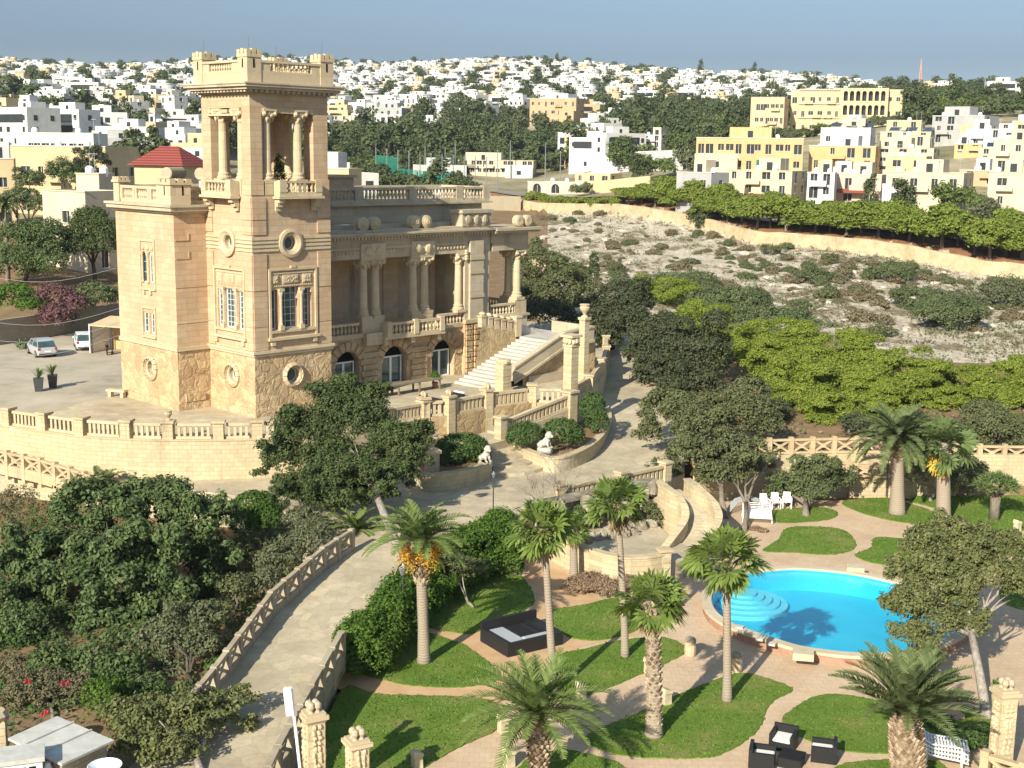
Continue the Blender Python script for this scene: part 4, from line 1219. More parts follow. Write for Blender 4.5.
# free-standing pillars of the forecourt
def pillar(name, c, w, h, label, top='capital', stub=False, rz=0.8):
    root = empty(name, c, rz, label, 'pillar')
    b = MB(); b.cbox((0, 0, 0), (w * 1.25, w * 1.25, 0.4))
    n_ = int((h - 0.4) / 0.42)
    for k in range(n_): b.cbox((0, 0, 0.4 + k * (h - 0.4) / n_), (w, w, (h - 0.4) / n_ - 0.025)); b.cbox((0, 0, 0.4 + (k + 1) * (h - 0.4) / n_ - 0.025), (w * 0.94, w * 0.94, 0.025))
    b.build('shaft', M['wallstone'], root)
    b = MB()
    if top == 'capital':
        b.cbox((0, 0, h), (w * 1.15, w * 1.15, 0.15))
        for k in range(12):
            t_ = 2 * PI * k / 12; b.blob((w * 0.62 * math.cos(t_), w * 0.62 * math.sin(t_), h + 0.4), (0.17, 0.17, 0.24), k, 0.25, (5, 6))
        b.cbox((0, 0, h + 0.15), (w * 0.9, w * 0.9, 0.5)); b.cbox((0, 0, h + 0.65), (w * 1.5, w * 1.5, 0.16))
        b.build('capital', M['trim'], root)
    elif top == 'urn':
        b.cbox((0, 0, h), (w * 1.3, w * 1.3, 0.18)); urn(b, (0, 0, h + 0.18), 1.35); b.build('urn', M['trim'], root)
    else:
        b.lathe((0, 0, h), [(w * 0.62, 0), (w * 0.66, 0.15), (w * 0.5, 0.3)], 10); b.build('broken_cap', M['trim'], root)
    return root
pillar('stone_pillar', at(570, 407, TZ), 0.74, 4.3, 'tall square limestone pillar with a carved capital at the forecourt corner')
pillar('urn_pillar', at(583, 386, TZ), 0.55, 5.1, 'tall limestone pillar topped by an urn beside the stair landing', 'urn')
pillar('broken_pillar', at(503, 394, TZ), 0.85, 2.3, 'short broken round topped pillar at the foot of the white stairs', 'stub')

# curved steps from the drive to the forecourt
A0, B0, A1, B1 = (at(*p, 2.25) for p in ((494, 476), (552, 467), (487, 443), (503, 437)))
st = empty('garden_steps', A0.lerp(B0, 0.5), 0, 'flight of wide worn stone steps fanning down between two planted beds', 'steps')
ns = 7
for k in range(ns):
    t0, t1 = k / ns, (k + 1.15) / ns
    b = MB()
    n_ = 6
    lo, hi = [], []
    for j in range(n_ + 1):
        s_ = j / n_
        bow = math.sin(s_ * PI)
        f_ = lambda t_: A0.lerp(A1, t_).lerp(B0.lerp(B1, t_), s_) + (A0 - A1).normalized() * bow * 0.9 * (1 - t_)
        lo.append(f_(t0)); hi.append(f_(min(t1, 1.1)))
    b.prism([(p.x, p.y) for p in lo + hi[::-1]], 1.5, 2.25 + 0.165 * (k + 1))
    b.build('step', M['flags'], st)
at_parent(st)
P0, P1 = at(497, 438, 3.4), at(566, 410, 4.4)
b = MB(); u_ = (P1 - P0); u_.z = 0; wv_ = Vector((-u_.y, u_.x, 0)).normalized()
ld = MB(); pl = [P0 - u_.normalized() * 2.0 - wv_ * 1.1, P0 + u_ * 0.1 - wv_ * 0.8, P0 + u_ * 0.1 + wv_ * 1.8, P0 - u_.normalized() * 2.0 + wv_ * 1.4]
ld.prism([(p.x, p.y) for p in pl], 1.5, 3.42)
st2 = empty('side_steps', P0, 0, 'narrow stone flight climbing behind the white baluster rail to the forecourt corner', 'steps')
ld.build('landing', M['flags'], st2)
for k in range(7):
    t0, t1 = 0.1 + k / 7 * 0.9, 0.1 + (k + 1) / 7 * 0.9
    b = MB(); q = [P0 + u_ * t0 - wv_ * 0.1, P0 + u_ * t1 - wv_ * 0.1, P0 + u_ * t1 + wv_ * 1.6, P0 + u_ * t0 + wv_ * 1.6]
    b.prism([(p.x, p.y) for p in q], 1.5, 3.42 + 0.15 * (k + 1)); b.build('step', M['flags'], st2)
b = MB()
q0, q1 = P0 - wv_ * 0.35, P1 - wv_ * 0.35
strip_wall(b, [(q0.x, q0.y, 3.45), (q1.x, q1.y, 4.5)], -2, 0.15, 0.4); b.build('side_wall', M['wallstone'], st2)
balustrade(st2, (q0.x, q0.y, 3.6), (q1.x, q1.y, 4.65), 0.0, 0.95, 0.36, 0.28, 0.12, 'trim', True)
pier_obj(st2, q0.x, q0.y, 2.6, 0.6, 2.2, dir_ang(q0, q1)); pier_obj(st2, q1.x, q1.y, 2.2, 0.75, 3.5, dir_ang(q0, q1))
at_parent(st2)

def bed(label, pts, z0, h, fill, mat='wallstone'):
    P = smooth_line([(*at(x, y, z0).xy, 0) for x, y in pts], 5)
    root = empty('planting_bed', (P[0].x, P[0].y, z0), 0, label, 'planting bed')
    b = MB(); strip_wall(b, [(p.x, p.y) for p in P], z0 - 0.6, z0 + h, 0.42); b.build('low_wall', M[mat], root)
    b = MB(); strip_wall(b, [(p.x, p.y) for p in P], z0 + h, z0 + h + 0.1, 0.52); b.build('coping', M[mat], root)
    b = MB(); b.prism([(p.x, p.y) for p in P] + [(at(x, y, z0).x, at(x, y, z0).y) for x, y in fill], z0 - 0.6, z0 + h - 0.12); b.build('earth', M['soil'], root)
    at_parent(root)
    return root
bed('planting bed with a curved pale wall and two clipped bushes right of the wide steps', [(504, 441), (512, 452), (524, 461), (538, 467), (553, 471), (571, 467), (590, 457), (603, 443), (608, 428), (604, 414)], 2.25, 0.8, [(570, 412), (530, 430)])
bed('shady planting bed with a curved wall and rounded bush left of the wide steps', [(489, 474), (482, 480), (470, 484), (450, 488), (428, 490), (415, 486)], 2.25, 0.9, [(420, 460), (450, 440), (486, 446)])
def lion(name, c, s, rz, label):
    b = MB(); b.cbox((0, 0, 0), (0.7 * s, 0.45 * s, 0.25 * s))
    b.tube([(-0.25 * s, 0, 0.4 * s), (0.0, 0, 0.52 * s), (0.15 * s, 0, 0.75 * s)], [0.2 * s, 0.2 * s, 0.16 * s], 10)
    b.blob((0.2 * s, 0, 0.92 * s), (0.19 * s, 0.19 * s, 0.2 * s), 1, 0.12); b.blob((0.36 * s, 0, 0.87 * s), (0.1 * s, 0.09 * s, 0.08 * s), 2, 0.05)
    for sy in (-1, 1):
        b.tube([(0.15 * s, 0.11 * s * sy, 0.6 * s), (0.24 * s, 0.12 * s * sy, 0.28 * s)], [0.07 * s, 0.06 * s], 7); b.blob((0.3 * s, 0.12 * s * sy, 0.29 * s), (0.1 * s, 0.06 * s, 0.05 * s), 1, 0.05, (5, 6))
        b.blob((-0.22 * s, 0.16 * s * sy, 0.38 * s), (0.18 * s, 0.09 * s, 0.16 * s), 1, 0.08, (5, 7))
    b.tube([(-0.4 * s, 0, 0.3 * s), (-0.5 * s, 0.1 * s, 0.3 * s), (-0.42 * s, 0.25 * s, 0.3 * s)], 0.035 * s, 6)
    o = b.build(name, M['white_stone'], None, True, c, rz)
    tag(o, label, 'statue')
t = NT('bleached_stone', 0.85, 0.1); M['white_stone'] = t.out(t.ramp(t.noise(t.coord(), 3, 6), [(0.3, (0.36, 0.33, 0.28)), (0.7, (0.58, 0.55, 0.50))]))
c = at(485, 477, 2.25); lion('lion_statue', (c.x, c.y, 2.95), 1.2, -0.9, 'small white stone lion on the wall end left of the wide steps')
c = at(545, 466, 2.25); lion('lion_statue', (c.x, c.y + 0.2, 3.1), 1.25, -0.5, 'white stone lion on the curved bed wall right of the wide steps')
o = pillar('bed_pillar', at(432, 485, 2.25), 0.7, 2.0, 'short pale pillar in the shade at the left end of the planting bed', 'urn', rz=0.4)

# ------------------------------------------------------------------ lattice fences of limestone bars
def lattice_fence(label, pts, bay=1.7, h=0.95, th=0.2, post_h=0.12, mat='fence_stone', base=0.0, name='lattice_fence'):
    P = [Vector(p) for p in pts]
    # resample into bays
    L_ = [0.0]
    for a, c in zip(P, P[1:]): L_.append(L_[-1] + (c - a).length)
    n = max(1, round(L_[-1] / bay))
    Q = []
    for k in range(n + 1):
        d = L_[-1] * k / n
        i = max(j for j in range(len(L_)) if L_[j] <= d + 1e-6); i = min(i, len(P) - 2)
        Q.append(P[i].lerp(P[i + 1], (d - L_[i]) / (L_[i + 1] - L_[i])))
    root = empty(name, Q[0], 0, label, 'fence')
    for i, q in enumerate(Q):
        a = dir_ang(Q[max(i - 1, 0)], Q[min(i + 1, n)])
        b = MB(); b.cbox((q.x, q.y, q.z - 0.3 - base), (th * 1.5, th * 1.5, h + 0.3 + base + post_h), a); b.build('post', M[mat], root)
    for a, c in zip(Q, Q[1:]):
        d = (c - a).normalized() * th * 0.72
        a, c = a + d, c - d
        z = Vector((0, 0, 1))
        b = MB()
        if base: b.bar(a + z * (-base / 2), c + z * (-base / 2), th * 1.2, base + 0.1, z)
        b.bar(a + z * 0.06, c + z * 0.06, th * 1.1, 0.12, z); b.bar(a + z * (h - 0.07), c + z * (h - 0.07), th * 1.15, 0.14, z)
        b.bar(a + z * 0.11, c + z * (h - 0.13), th * 0.6, 0.13, z); b.bar(a + z * (h - 0.13), c + z * 0.11, th * 0.58, 0.126, z)
        m_ = (a + c) / 2
        b.cbox((m_.x, m_.y, m_.z + h / 2 - 0.13), (0.26, th * 0.7, 0.26), dir_ang(a, c))
        b.build('lattice', M[mat], root)
    at_parent(root)
    return root
def onz(px, z): return [(*at(x, y, z).xy, z) for x, y in px]
lattice_fence('yellowish stone lattice fence along the lower road left of the dark tree', onz([(-40, 456), (0, 465), (40, 474), (75, 485), (100, 494)], 2.2), base=0.5)
lattice_fence('long weathered grey lattice fence on the left side of the sloping drive', [(-12.2, 43.5, 0.85), (-11.5, 47.0, 1.15), (-10.5, 55, 1.8), (-9.0, 60.6, 2.1), (-8.0, 63.2, 2.2)], bay=1.45, base=0.5, mat='fence_grey', post_h=0.05, th=0.18)
lattice_fence('short curved lattice wall between the drive and the lower lawn', [(-8.0, 38.5, 0.9), (-7.85, 42, 0.9), (-7.6, 45.2, 1.0), (-7.25, 48.2, 1.25), (-6.9, 51.0, 1.5)], bay=1.5, h=0.95, th=0.2, base=0.5, post_h=-0.03, mat='fence_grey')
yb = 84.3
lattice_fence('sunlit lattice fence on the wall top behind the small tree', [(15.5, 83.2, 2.65), (21, 84.2, 2.65), (27.4, 84.6, 2.65)], bay=1.6, h=1.0)
lattice_fence('lattice fence on the wall top right of the two tall palms', [(29.6, 84.6, 2.2), (36, 84.6, 2.2), (46, 84.6, 2.2)], bay=1.6, h=1.0)
lattice_fence('descending lattice rail in front of the back wall beside the tall palm', [(22.6, 83.1, 1.3), (24.8, 83.1, 1.3), (26.8, 83.0, 1.0), (29.2, 82.8, 0.7)], bay=1.4, h=0.85)
b = MB(); strip_wall(b, [(11.8, 80.3), (15.5, 83.2), (21, 84.2), (30, 84.6), (60, 84.6)], -0.5, 2.62, 0.6)
o = b.build('garden_back_wall', M['wallstone']); tag(o, 'long pale limestone retaining wall behind the far lawns', 'wall')
b = MB(); b.prism([(22.4, 83.3), (29.4, 83.3), (29.4, 84.4), (22.4, 84.4)], -0.2, lambda x, y: 1.3 if x < 25 else 0.6)
tag(b.build('stair_ramp', M['wallstone']), 'stone ramp block against the back wall beside the tall palm', 'ramp')

# ------------------------------------------------------------------ retaining wall, grotto and curved ramp
W4 = empty('drive_wall', (2.8, 71.6, 0), 0, 'limestone retaining wall with balusters between the drive and the grotto', 'wall')
ptsw = [(-1.6, 66.2), (2.8, 71.4), (6.5, 74.4), (9.4, 77.0)]
b = MB(); strip_wall(b, ptsw, -0.5, 2.4, 0.5); b.build('wall', M['dark_stone'], W4)
for i in range(1, 3):
    p, q = Vector((*ptsw[i], 0)), Vector((*ptsw[i + 1], 0)); d = (q - p).normalized()
    balustrade(W4, p + d * 0.3, q - d * 0.3, 2.4, 1.0, 0.36, 0.3, 0.13, 'wallstone', True)
for p in ptsw[1:]: pier_obj(W4, p[0], p[1], 2.4, 0.55, 1.1, 0.7)
at_parent(W4)
gr = empty('grotto', (5.5, 71.5, 0), 0, 'rocky grotto of dark arches and standing boulders under the drive balusters', 'grotto')
M['grotto_rock'] = soil('grotto_rock', [(0.3, (0.13, 0.11, 0.085)), (0.55, (0.30, 0.26, 0.20)), (0.75, (0.46, 0.41, 0.33))], 1.0, 0.15)
GP = WP((1.6, 68.9, 0), (6.3, 5.2, 0), (5.2, -6.3, 0))
b = MB(); GP.wall(b, 0, 9.0, 0, 3.0, [('arch', 1.2, 2.4, 0.0, 2.3), ('arch', 3.2, 4.3, 0.0, 2.5), ('arch', 4.9, 6.0, 0.0, 2.3), ('arch', 7.0, 8.0, 0.0, 2.6)], 0.9); GP.box(b, 0, 9.0, 2.9, 3.1, -0.3, 0.6)
b.build('rock_wall', M['grotto_rock'], gr)
rr = random.Random(4)
for k in range(34):
    s_ = rr.uniform(0, 9); c = GP.P(s_, rr.uniform(0, 0.5) if rr.random() < .5 else rr.uniform(1.5, 3.0), -rr.uniform(0.0, 0.9))
    r_ = rr.uniform(0.25, 0.55)
    b = MB(); b.blob(c, (r_, r_, r_ * rr.uniform(0.8, 1.5)), k, 0.3, (6, 8)); b.build('boulder', M['grotto_rock'], gr)
at_parent(gr)
for k in range(16):
    s_ = rr.uniform(0.5, 8.6); c = GP.P(s_, 1.1, -rr.uniform(1.2, 2.6)); r_ = rr.uniform(.2, .45)
    b = MB(); b.blob(c, (r_, r_ * .8, r_ * rr.uniform(.7, 1.8)), k + 50, .3, (6, 8)); tag(b.build('garden_rock', M['grotto_rock']), 'rough grey rock standing on the grotto terrace', 'rock', 'rough rocks on the grotto terrace')
lt = [at(x, y, 1.2) for x, y in ((552, 538), (566, 545), (592, 556), (620, 563), (645, 563), (664, 560), (684, 556), (690, 545), (672, 535), (655, 520), (600, 512), (555, 522))]
b = MB(); b.prism([(p.x, p.y) for p in lt], -0.3, 1.05)
tag(b.build('grotto_terrace', M['flags']), kind='structure')
W5 = empty('curved_garden_wall', (4.5, 66, 0), 0, 'smooth cream curved wall in front of the grotto behind the dry flower bed', 'wall')
P = smooth_line([(p.x, p.y, 0) for p in lt[:6]], 5)
b = MB(); strip_wall(b, [(p.x, p.y) for p in P], -0.3, 1.5, 0.4); b.build('wall', M['wallstone'], W5)
b = MB(); strip_wall(b, [(p.x, p.y) for p in P], 1.5, 1.6, 0.5); b.build('coping', M['wallstone'], W5)
pier_obj(W5, P[0].x, P[0].y, -0.3, 0.6, 2.4, 0.3); pier_obj(W5, P[-1].x, P[-1].y, -0.3, 0.55, 2.0, 0.3)
at_parent(W5)
cl = smooth_line([Vector((*at(x, y, z).xy, z)) for x, y, z in ((668, 574, 0.05), (686, 556, 0.7), (701, 533, 1.3), (697, 515, 1.9), (682, 500, 2.4), (668, 490, 2.45))], 6)
b = MB(); vs, fs = [], []
for i, p in enumerate(cl):
    d = (cl[min(i + 1, len(cl) - 1)] - cl[max(i - 1, 0)]); d.z = 0; d.normalize(); n_ = Vector((-d.y, d.x, 0)) * 0.78
    vs += [p - n_, p + n_, p + n_ - Vector((0, 0, p.z + 0.3)), p - n_ - Vector((0, 0, p.z + 0.3))]
for i in range(len(cl) - 1):
    for k in range(4): fs.append((4 * i + k, 4 * i + (k + 1) % 4, 4 * i + 4 + (k + 1) % 4, 4 * i + 4 + k))
b.add(vs, fs)
RW = empty('curved_ramp', cl[0], 0, 'grey curving ramp between two cream parapets climbing from the pool to the drive', 'ramp')
b.build('ramp_floor', M['flags'], RW)
for sg in (-1, 1):
    pts_ = []
    for i, p in enumerate(cl[3:-2]):
        i += 3
        d = (cl[min(i + 1, len(cl) - 1)] - cl[max(i - 1, 0)]); d.z = 0; d.normalize(); n_ = Vector((-d.y, d.x, 0)) * 0.92 * sg
        pts_.append((p.x + n_.x, p.y + n_.y, p.z))
    b = MB(); strip_wall(b, pts_, -3.0, 0.72, 0.34); b.build('parapet', M['wallstone'], RW)
    b = MB(); strip_wall(b, pts_, 0.72, 0.82, 0.44); b.build('coping', M['wallstone'], RW)
at_parent(RW)

# ------------------------------------------------------------------ swimming pool
pc = Vector((sum(p[0] for p in pw) / len(pw), sum(p[1] for p in pw) / len(pw), 0))
pool = empty('swimming_pool', (pc.x, pc.y, 0), 0, 'kidney shaped turquoise swimming pool with a stone coping and round entry steps', 'swimming pool')
def offset(poly, d):
    out = []
    N = len(poly)
    ar = sum(poly[i][0] * poly[(i + 1) % N][1] - poly[(i + 1) % N][0] * poly[i][1] for i in range(N))
    sg = 1 if ar > 0 else -1
    for i in range(N):
        a, c = Vector((*poly[i - 1], 0)), Vector((*poly[(i + 1) % N], 0)); t_ = (c - a).normalized()
        out.append((poly[i][0] + t_.y * d * sg, poly[i][1] - t_.x * d * sg))
    return out
def ringband(b, A, za, B, zb):
    n_ = len(A)
    b.add([(p[0], p[1], za) for p in A] + [(p[0], p[1], zb) for p in B], [(i, (i + 1) % n_, n_ + (i + 1) % n_, n_ + i) for i in range(n_)])
t = NT('pool_mosaic', 0.5, 0.3); f = t.noise(t.coord(), 0.5, 3)
M['pool_tile'] = t.out(t.ramp(f, [(0.3, (0.025, 0.44, 0.66)), (0.7, (0.04, 0.50, 0.71))]))
t = NT('pool_step_tile', 0.5, 0.3); M['pool_step'] = t.out(t.ramp(t.noise(t.coord(), 2), [(0.3, (0.16, 0.55, 0.70)), (0.7, (0.20, 0.60, 0.74))]))
t = NT('pool_coping', 0.9, 0.1); M['coping'] = t.out(t.ramp(t.noise(t.coord(), 1.2, 6), [(0.3, (0.46, 0.38, 0.26)), (0.7, (0.58, 0.50, 0.37))]))
t = NT('red_brick_band', 0.9, 0.1); M['brick'] = t.out(t.ramp(t.noise(t.coord(), 2, 6), [(0.3, (0.30, 0.16, 0.105)), (0.7, (0.42, 0.26, 0.18))]))
b = MB(); ringband(b, pw, 0.46, pw, -0.75); b.sheet(pw, -0.75); b.build('basin', M['pool_tile'], pool)
po = offset(pw, 0.45); pi_ = offset(pw, -0.03)
b = MB(); ringband(b, pi_, 0.38, pi_, 0.5); ringband(b, pi_, 0.5, po, 0.5); ringband(b, po, 0.5, po, 0.36); b.build('coping', M['coping'], pool)
pk = offset(pw, 0.38); b = MB(); ringband(b, pk, 0.37, pk, -0.2); b.build('brick_skirt', M['brick'], pool)
sc_ = at(744, 586, WZ)
for k, rr_ in enumerate((2.25, 1.85, 1.45, 1.05, 0.65)):
    b = MB()
    arc = [(sc_.x + rr_ * math.cos(t_), sc_.y + rr_ * math.sin(t_)) for t_ in np.linspace(0, 2 * PI, 40)[:-1]]
    b.prism(arc, -0.74, -0.52 + 0.13 * k)
    # keep only what is inside the basin
    o = b.build('pool_step', M['pool_step'], pool)
    me = o.data
    for v_ in me.vertices:
        # clamp vertices to the basin outline
        p = Vector((v_.co.x, v_.co.y, 0))
        inside = len(pts_in_poly(pw, 0, rng)) if False else None
        d = (p - Vector((sc_.x, sc_.y, 0)))
        lo_, hi_ = 0.0, 1.0
        def ins(q):
            c_ = False; N = len(pw); j = N - 1
            for i in range(N):
                xi, yi = pw[i]; xj, yj = pw[j]
                if ((yi > q.y) != (yj > q.y)) and (q.x < (xj - xi) * (q.y - yi) / (yj - yi) + xi): c_ = not c_
                j = i
            return c_
        if not ins(p):
            base_ = Vector((sc_.x, sc_.y, 0)) + Vector((0.3, -0.3, 0))
            d = p - base_
            for _ in range(14):
                mid_ = (lo_ + hi_) / 2
                if ins(base_ + d * mid_): lo_ = mid_
                else: hi_ = mid_
            q = base_ + d * lo_
            v_.co.x, v_.co.y = q.x, q.y
# water: a clear film; the colour is the tiles below
t = NT('pool_water', 0.03, 0.5)
wn = t.noise(t.coord('Object', (1, 1, 1)), 3.0, 4, 0.6); t.bump(wn, 0.5, 0.06)
g_ = t.n('BsdfTransparent'); g_.inputs[0].default_value = (0.72, 0.97, 0.99, 1)
gl = t.n('BsdfGlossy'); gl.inputs['Roughness'].default_value = 0.05
bp = [x for x in t.t.nodes if x.type == 'BUMP'][0]; t.l(bp.outputs[0], gl.inputs['Normal'])
lw_ = t.n('LayerWeight'); lw_.inputs[0].default_value = 0.5; t.l(bp.outputs[0], lw_.inputs['Normal'])
pw5 = t.n('Math', operation='POWER'); t.l(lw_.outputs['Facing'], pw5.inputs[0]); pw5.inputs[1].default_value = 5.0
fr = t.n('Math', operation='MULTIPLY_ADD'); t.l(pw5.outputs[0], fr.inputs[0]); fr.inputs[1].default_value = 0.9; fr.inputs[2].default_value = 0.02
mx = t.n('MixShader'); t.l(fr.outputs[0], mx.inputs[0]); t.l(g_.outputs[0], mx.inputs[1]); t.l(gl.outputs[0], mx.inputs[2]); t.l(mx.outputs[0], t.t.nodes['Material Output'].inputs[0])
M['water'] = t.mat
b = MB(); b.sheet(pw, WZ); b.build('water', M['water'], pool)
for x, y in ((803, 656), (855, 570)):
    c = at(x, y, 0.5); b = MB(); b.cbox((c.x, c.y, 0.4), (0.9, 0.7, 0.32), -0.2); b.build('starting_block', M['coping'], pool)
for x, y in ((740, 628), (760, 640), (772, 645)):
    c = at(x, y, 0.5); b = MB(); b.cbox((c.x, c.y, 0.5), (0.35, 0.3, 0.1), -0.5); b.build('coping_stone', M['white_stone'], pool)
at_parent(pool)
# ------------------------------------------------------------------ plants
def unit(a): return a / np.maximum(np.linalg.norm(a, axis=-1, keepdims=True), 1e-9)
def leaf_quads(C, N, size, rng, aspect=0.55):
    n = len(C)
    r = unit(rng.normal(size=(n, 3)))
    A = unit(np.cross(N, r)); B = np.cross(N, A)
    s = size * rng.uniform(0.6, 1.3, (n, 1))
    A = A * s * 0.5; B = B * s * 0.5 * aspect
    return np.stack([C - A - B * 0.5, C + B - A * 0.2, C + A, C - B - A * 0.1], 1).reshape(-1, 3)
def crown_mesh(name, blobs, mats, leaf=0.22, dens=1.4, clump=0.28, seed=1, shell=0.55, up=0.35, flatc=0.8, fill=9.0, aspect=0.55, gap=0.0):
    """blobs (cx, cy, cz, rx, ry, rz): boughs of leaf clumps; leaves are spread in clumps over each bough's outer volume"""
    rng = np.random.default_rng(seed)
    VV = []
    for (x, y, z, rx, ry, rz) in blobs:
        rm = (rx * ry * rz) ** (1 / 3)
        cr = max(clump * rm, leaf * 1.2)
        nc = max(5, int(fill * (rm / cr) ** 2 * dens * (1 - gap)))
        D = unit(rng.normal(size=(nc, 3)))
        D[:, 2] = np.where(D[:, 2] < -0.55, -D[:, 2] * 0.5, D[:, 2]); D = unit(D)
        rad = rng.uniform(shell, 1.0, (nc, 1)) ** 0.7
        CC = np.array([x, y, z]) + D * rad * np.array([rx, ry, rz])
        csz = cr * rng.uniform(0.6, 1.25, (nc, 1))
        nl = max(6, int(5.0 * (cr / leaf) ** 2))
        E = unit(rng.normal(size=(nc, nl, 3)))
        rr = rng.uniform(0.25, 1.0, (nc, nl, 1)) ** 0.6
        off = E * rr * csz[:, None, :] * np.array([1, 1, flatc])
        P = (CC[:, None, :] + off).reshape(-1, 3)
        Nn = unit(E + 0.5 * D[:, None, :] + rng.normal(size=E.shape) * 0.45 + np.array([0, 0, up])).reshape(-1, 3)
        VV.append(leaf_quads(P, Nn, leaf, rng, aspect))
    V = np.concatenate(VV)
    return np_mesh(name, V, np.arange(len(V)).reshape(-1, 4), mats)
def px_blob(px, py, Y, rx, rz, depth=None):
    c = at_y(px, py, Y); k = mpp(Y)
    return (c.x, c.y, c.z, rx * k, (depth or rx * 0.9) * k, rz * k)

LEAF = {
    'carob': leafmat('carob_leaves', (0.05, 0.085, 0.032), (0.09, 0.135, 0.048), (0.155, 0.195, 0.08), 0.2),
    'olive': leafmat('olive_leaves', (0.085, 0.105, 0.05), (0.13, 0.145, 0.075), (0.17, 0.18, 0.10), 0.18),
    'tamarisk': leafmat('tamarisk_leaves', (0.095, 0.115, 0.04), (0.145, 0.16, 0.06), (0.20, 0.205, 0.09), 0.18),
    'juniper': leafmat('juniper_leaves', (0.035, 0.06, 0.024), (0.07, 0.095, 0.035), (0.11, 0.135, 0.05), 0.14),
    'hedge': leafmat('hedge_leaves', (0.05, 0.10, 0.02), (0.075, 0.14, 0.03), (0.10, 0.17, 0.04), 0.22),
    'ivy': leafmat('ivy_leaves', (0.055, 0.11, 0.018), (0.09, 0.16, 0.025), (0.12, 0.20, 0.04), 0.25),
    'bush': leafmat('bush_leaves', (0.045, 0.085, 0.025), (0.07, 0.12, 0.035), (0.10, 0.155, 0.05), 0.2),
    'oak': leafmat('evergreen_oak_leaves', (0.045, 0.058, 0.03), (0.072, 0.085, 0.044), (0.105, 0.115, 0.062), 0.14),
    'lentisk': leafmat('lentisk_leaves', (0.085, 0.105, 0.045), (0.125, 0.14, 0.06), (0.17, 0.18, 0.09), 0.2),
    'pine': leafmat('pine_needles', (0.135, 0.195, 0.025), (0.21, 0.27, 0.04), (0.29, 0.325, 0.07), 0.3),
    'roadpine': leafmat('road_pine_needles', (0.145, 0.20, 0.028), (0.205, 0.265, 0.045), (0.27, 0.31, 0.075), 0.3),
    'scrub': leafmat('scrub_leaves', (0.075, 0.11, 0.045), (0.115, 0.145, 0.06), (0.155, 0.17, 0.085), 0.15),
    'dryscrub': leafmat('dry_scrub', (0.12, 0.105, 0.06), (0.17, 0.145, 0.085), (0.23, 0.19, 0.12), 0.1),
    'drybed': leafmat('dry_flowers', (0.20, 0.13, 0.085), (0.28, 0.19, 0.12), (0.33, 0.25, 0.17), 0.15),
    'boug': leafmat('bougainvillea_leaves', (0.10, 0.10, 0.05), (0.15, 0.14, 0.075), (0.19, 0.16, 0.10), 0.15),
    'mauve': leafmat('mauve_flowers', (0.10, 0.055, 0.06), (0.16, 0.08, 0.085), (0.20, 0.11, 0.11), 0.2),
    'red': leafmat('red_flowers', (0.45, 0.03, 0.05), (0.5, 0.05, 0.08), (0.4, 0.02, 0.04), 0.2),
    'wood': leafmat('far_wood_leaves', (0.05, 0.075, 0.03), (0.09, 0.115, 0.048), (0.13, 0.15, 0.07), 0.15, 0.12),
    'palm': leafmat('palm_leaflets', (0.11, 0.17, 0.04), (0.15, 0.21, 0.055), (0.22, 0.27, 0.10), 0.3),
    'palm_dark': leafmat('canary_palm_leaflets', (0.09, 0.13, 0.045), (0.13, 0.17, 0.06), (0.20, 0.23, 0.11), 0.3),
    'fan': leafmat('fan_palm_leaves', (0.12, 0.185, 0.035), (0.17, 0.235, 0.05), (0.23, 0.30, 0.09), 0.35),
    'drypalm': leafmat('dry_palm_leaves', (0.30, 0.22, 0.11), (0.40, 0.30, 0.16), (0.46, 0.37, 0.22), 0.25),
    'fruit': leafmat('date_clusters', (0.55, 0.30, 0.03), (0.62, 0.37, 0.05), (0.5, 0.25, 0.02), 0.1),
    'dragon': leafmat('dragon_tree_leaves', (0.10, 0.15, 0.05), (0.13, 0.18, 0.065), (0.17, 0.22, 0.09), 0.2),
    'agave': leafmat('agave_leaves', (0.09, 0.13, 0.07), (0.12, 0.16, 0.09), (0.15, 0.19, 0.10), 0.1)}

def limb_trunk(root, base, tips, r, mat='bark', seed=0, fork=0.4, name='trunk', bend=0.6):
    """trunk from base that forks towards the given tips (world points), one mesh"""
    rnd = random.Random(seed)
    base = Vector(base)
    b = MB()
    cen = sum((Vector(t_) for t_ in tips), Vector()) / len(tips)
    fk = base.lerp(cen, fork) + Vector((rnd.uniform(-.2, .2), 0, 0)) * bend
    mid = base.lerp(fk, 0.5) + Vector((rnd.uniform(-.15, .15), rnd.uniform(-.1, .1), 0)) * bend
    b.tube([base - Vector((0, 0, 0.3)), base.lerp(mid, 0.25), mid, fk], [r * 1.35, r * 1.05, r * 0.9, r * 0.8], 9)
    for t_ in tips:
        t_ = Vector(t_)
        m1 = fk.lerp(t_, 0.4) + Vector((rnd.uniform(-.3, .3), rnd.uniform(-.3, .3), rnd.uniform(0, .4))) * bend
        m2 = fk.lerp(t_, 0.75) + Vector((rnd.uniform(-.3, .3), rnd.uniform(-.3, .3), rnd.uniform(-.1, .3))) * bend
        b.tube([fk - Vector((0, 0, 0.1)), m1, m2, t_], [r * 0.6, r * 0.42, r * 0.28, r * 0.12], 7)
        for k in range(2):
            q = m2 + Vector((rnd.uniform(-1, 1), rnd.uniform(-1, 1), rnd.uniform(0, .8))) * bend
            b.tube([m1, (m1 + q) / 2 + Vector((0, 0, .1)), q], [r * 0.25, r * 0.16, r * 0.06], 5)
    return b.build(name, M[mat], root, True)
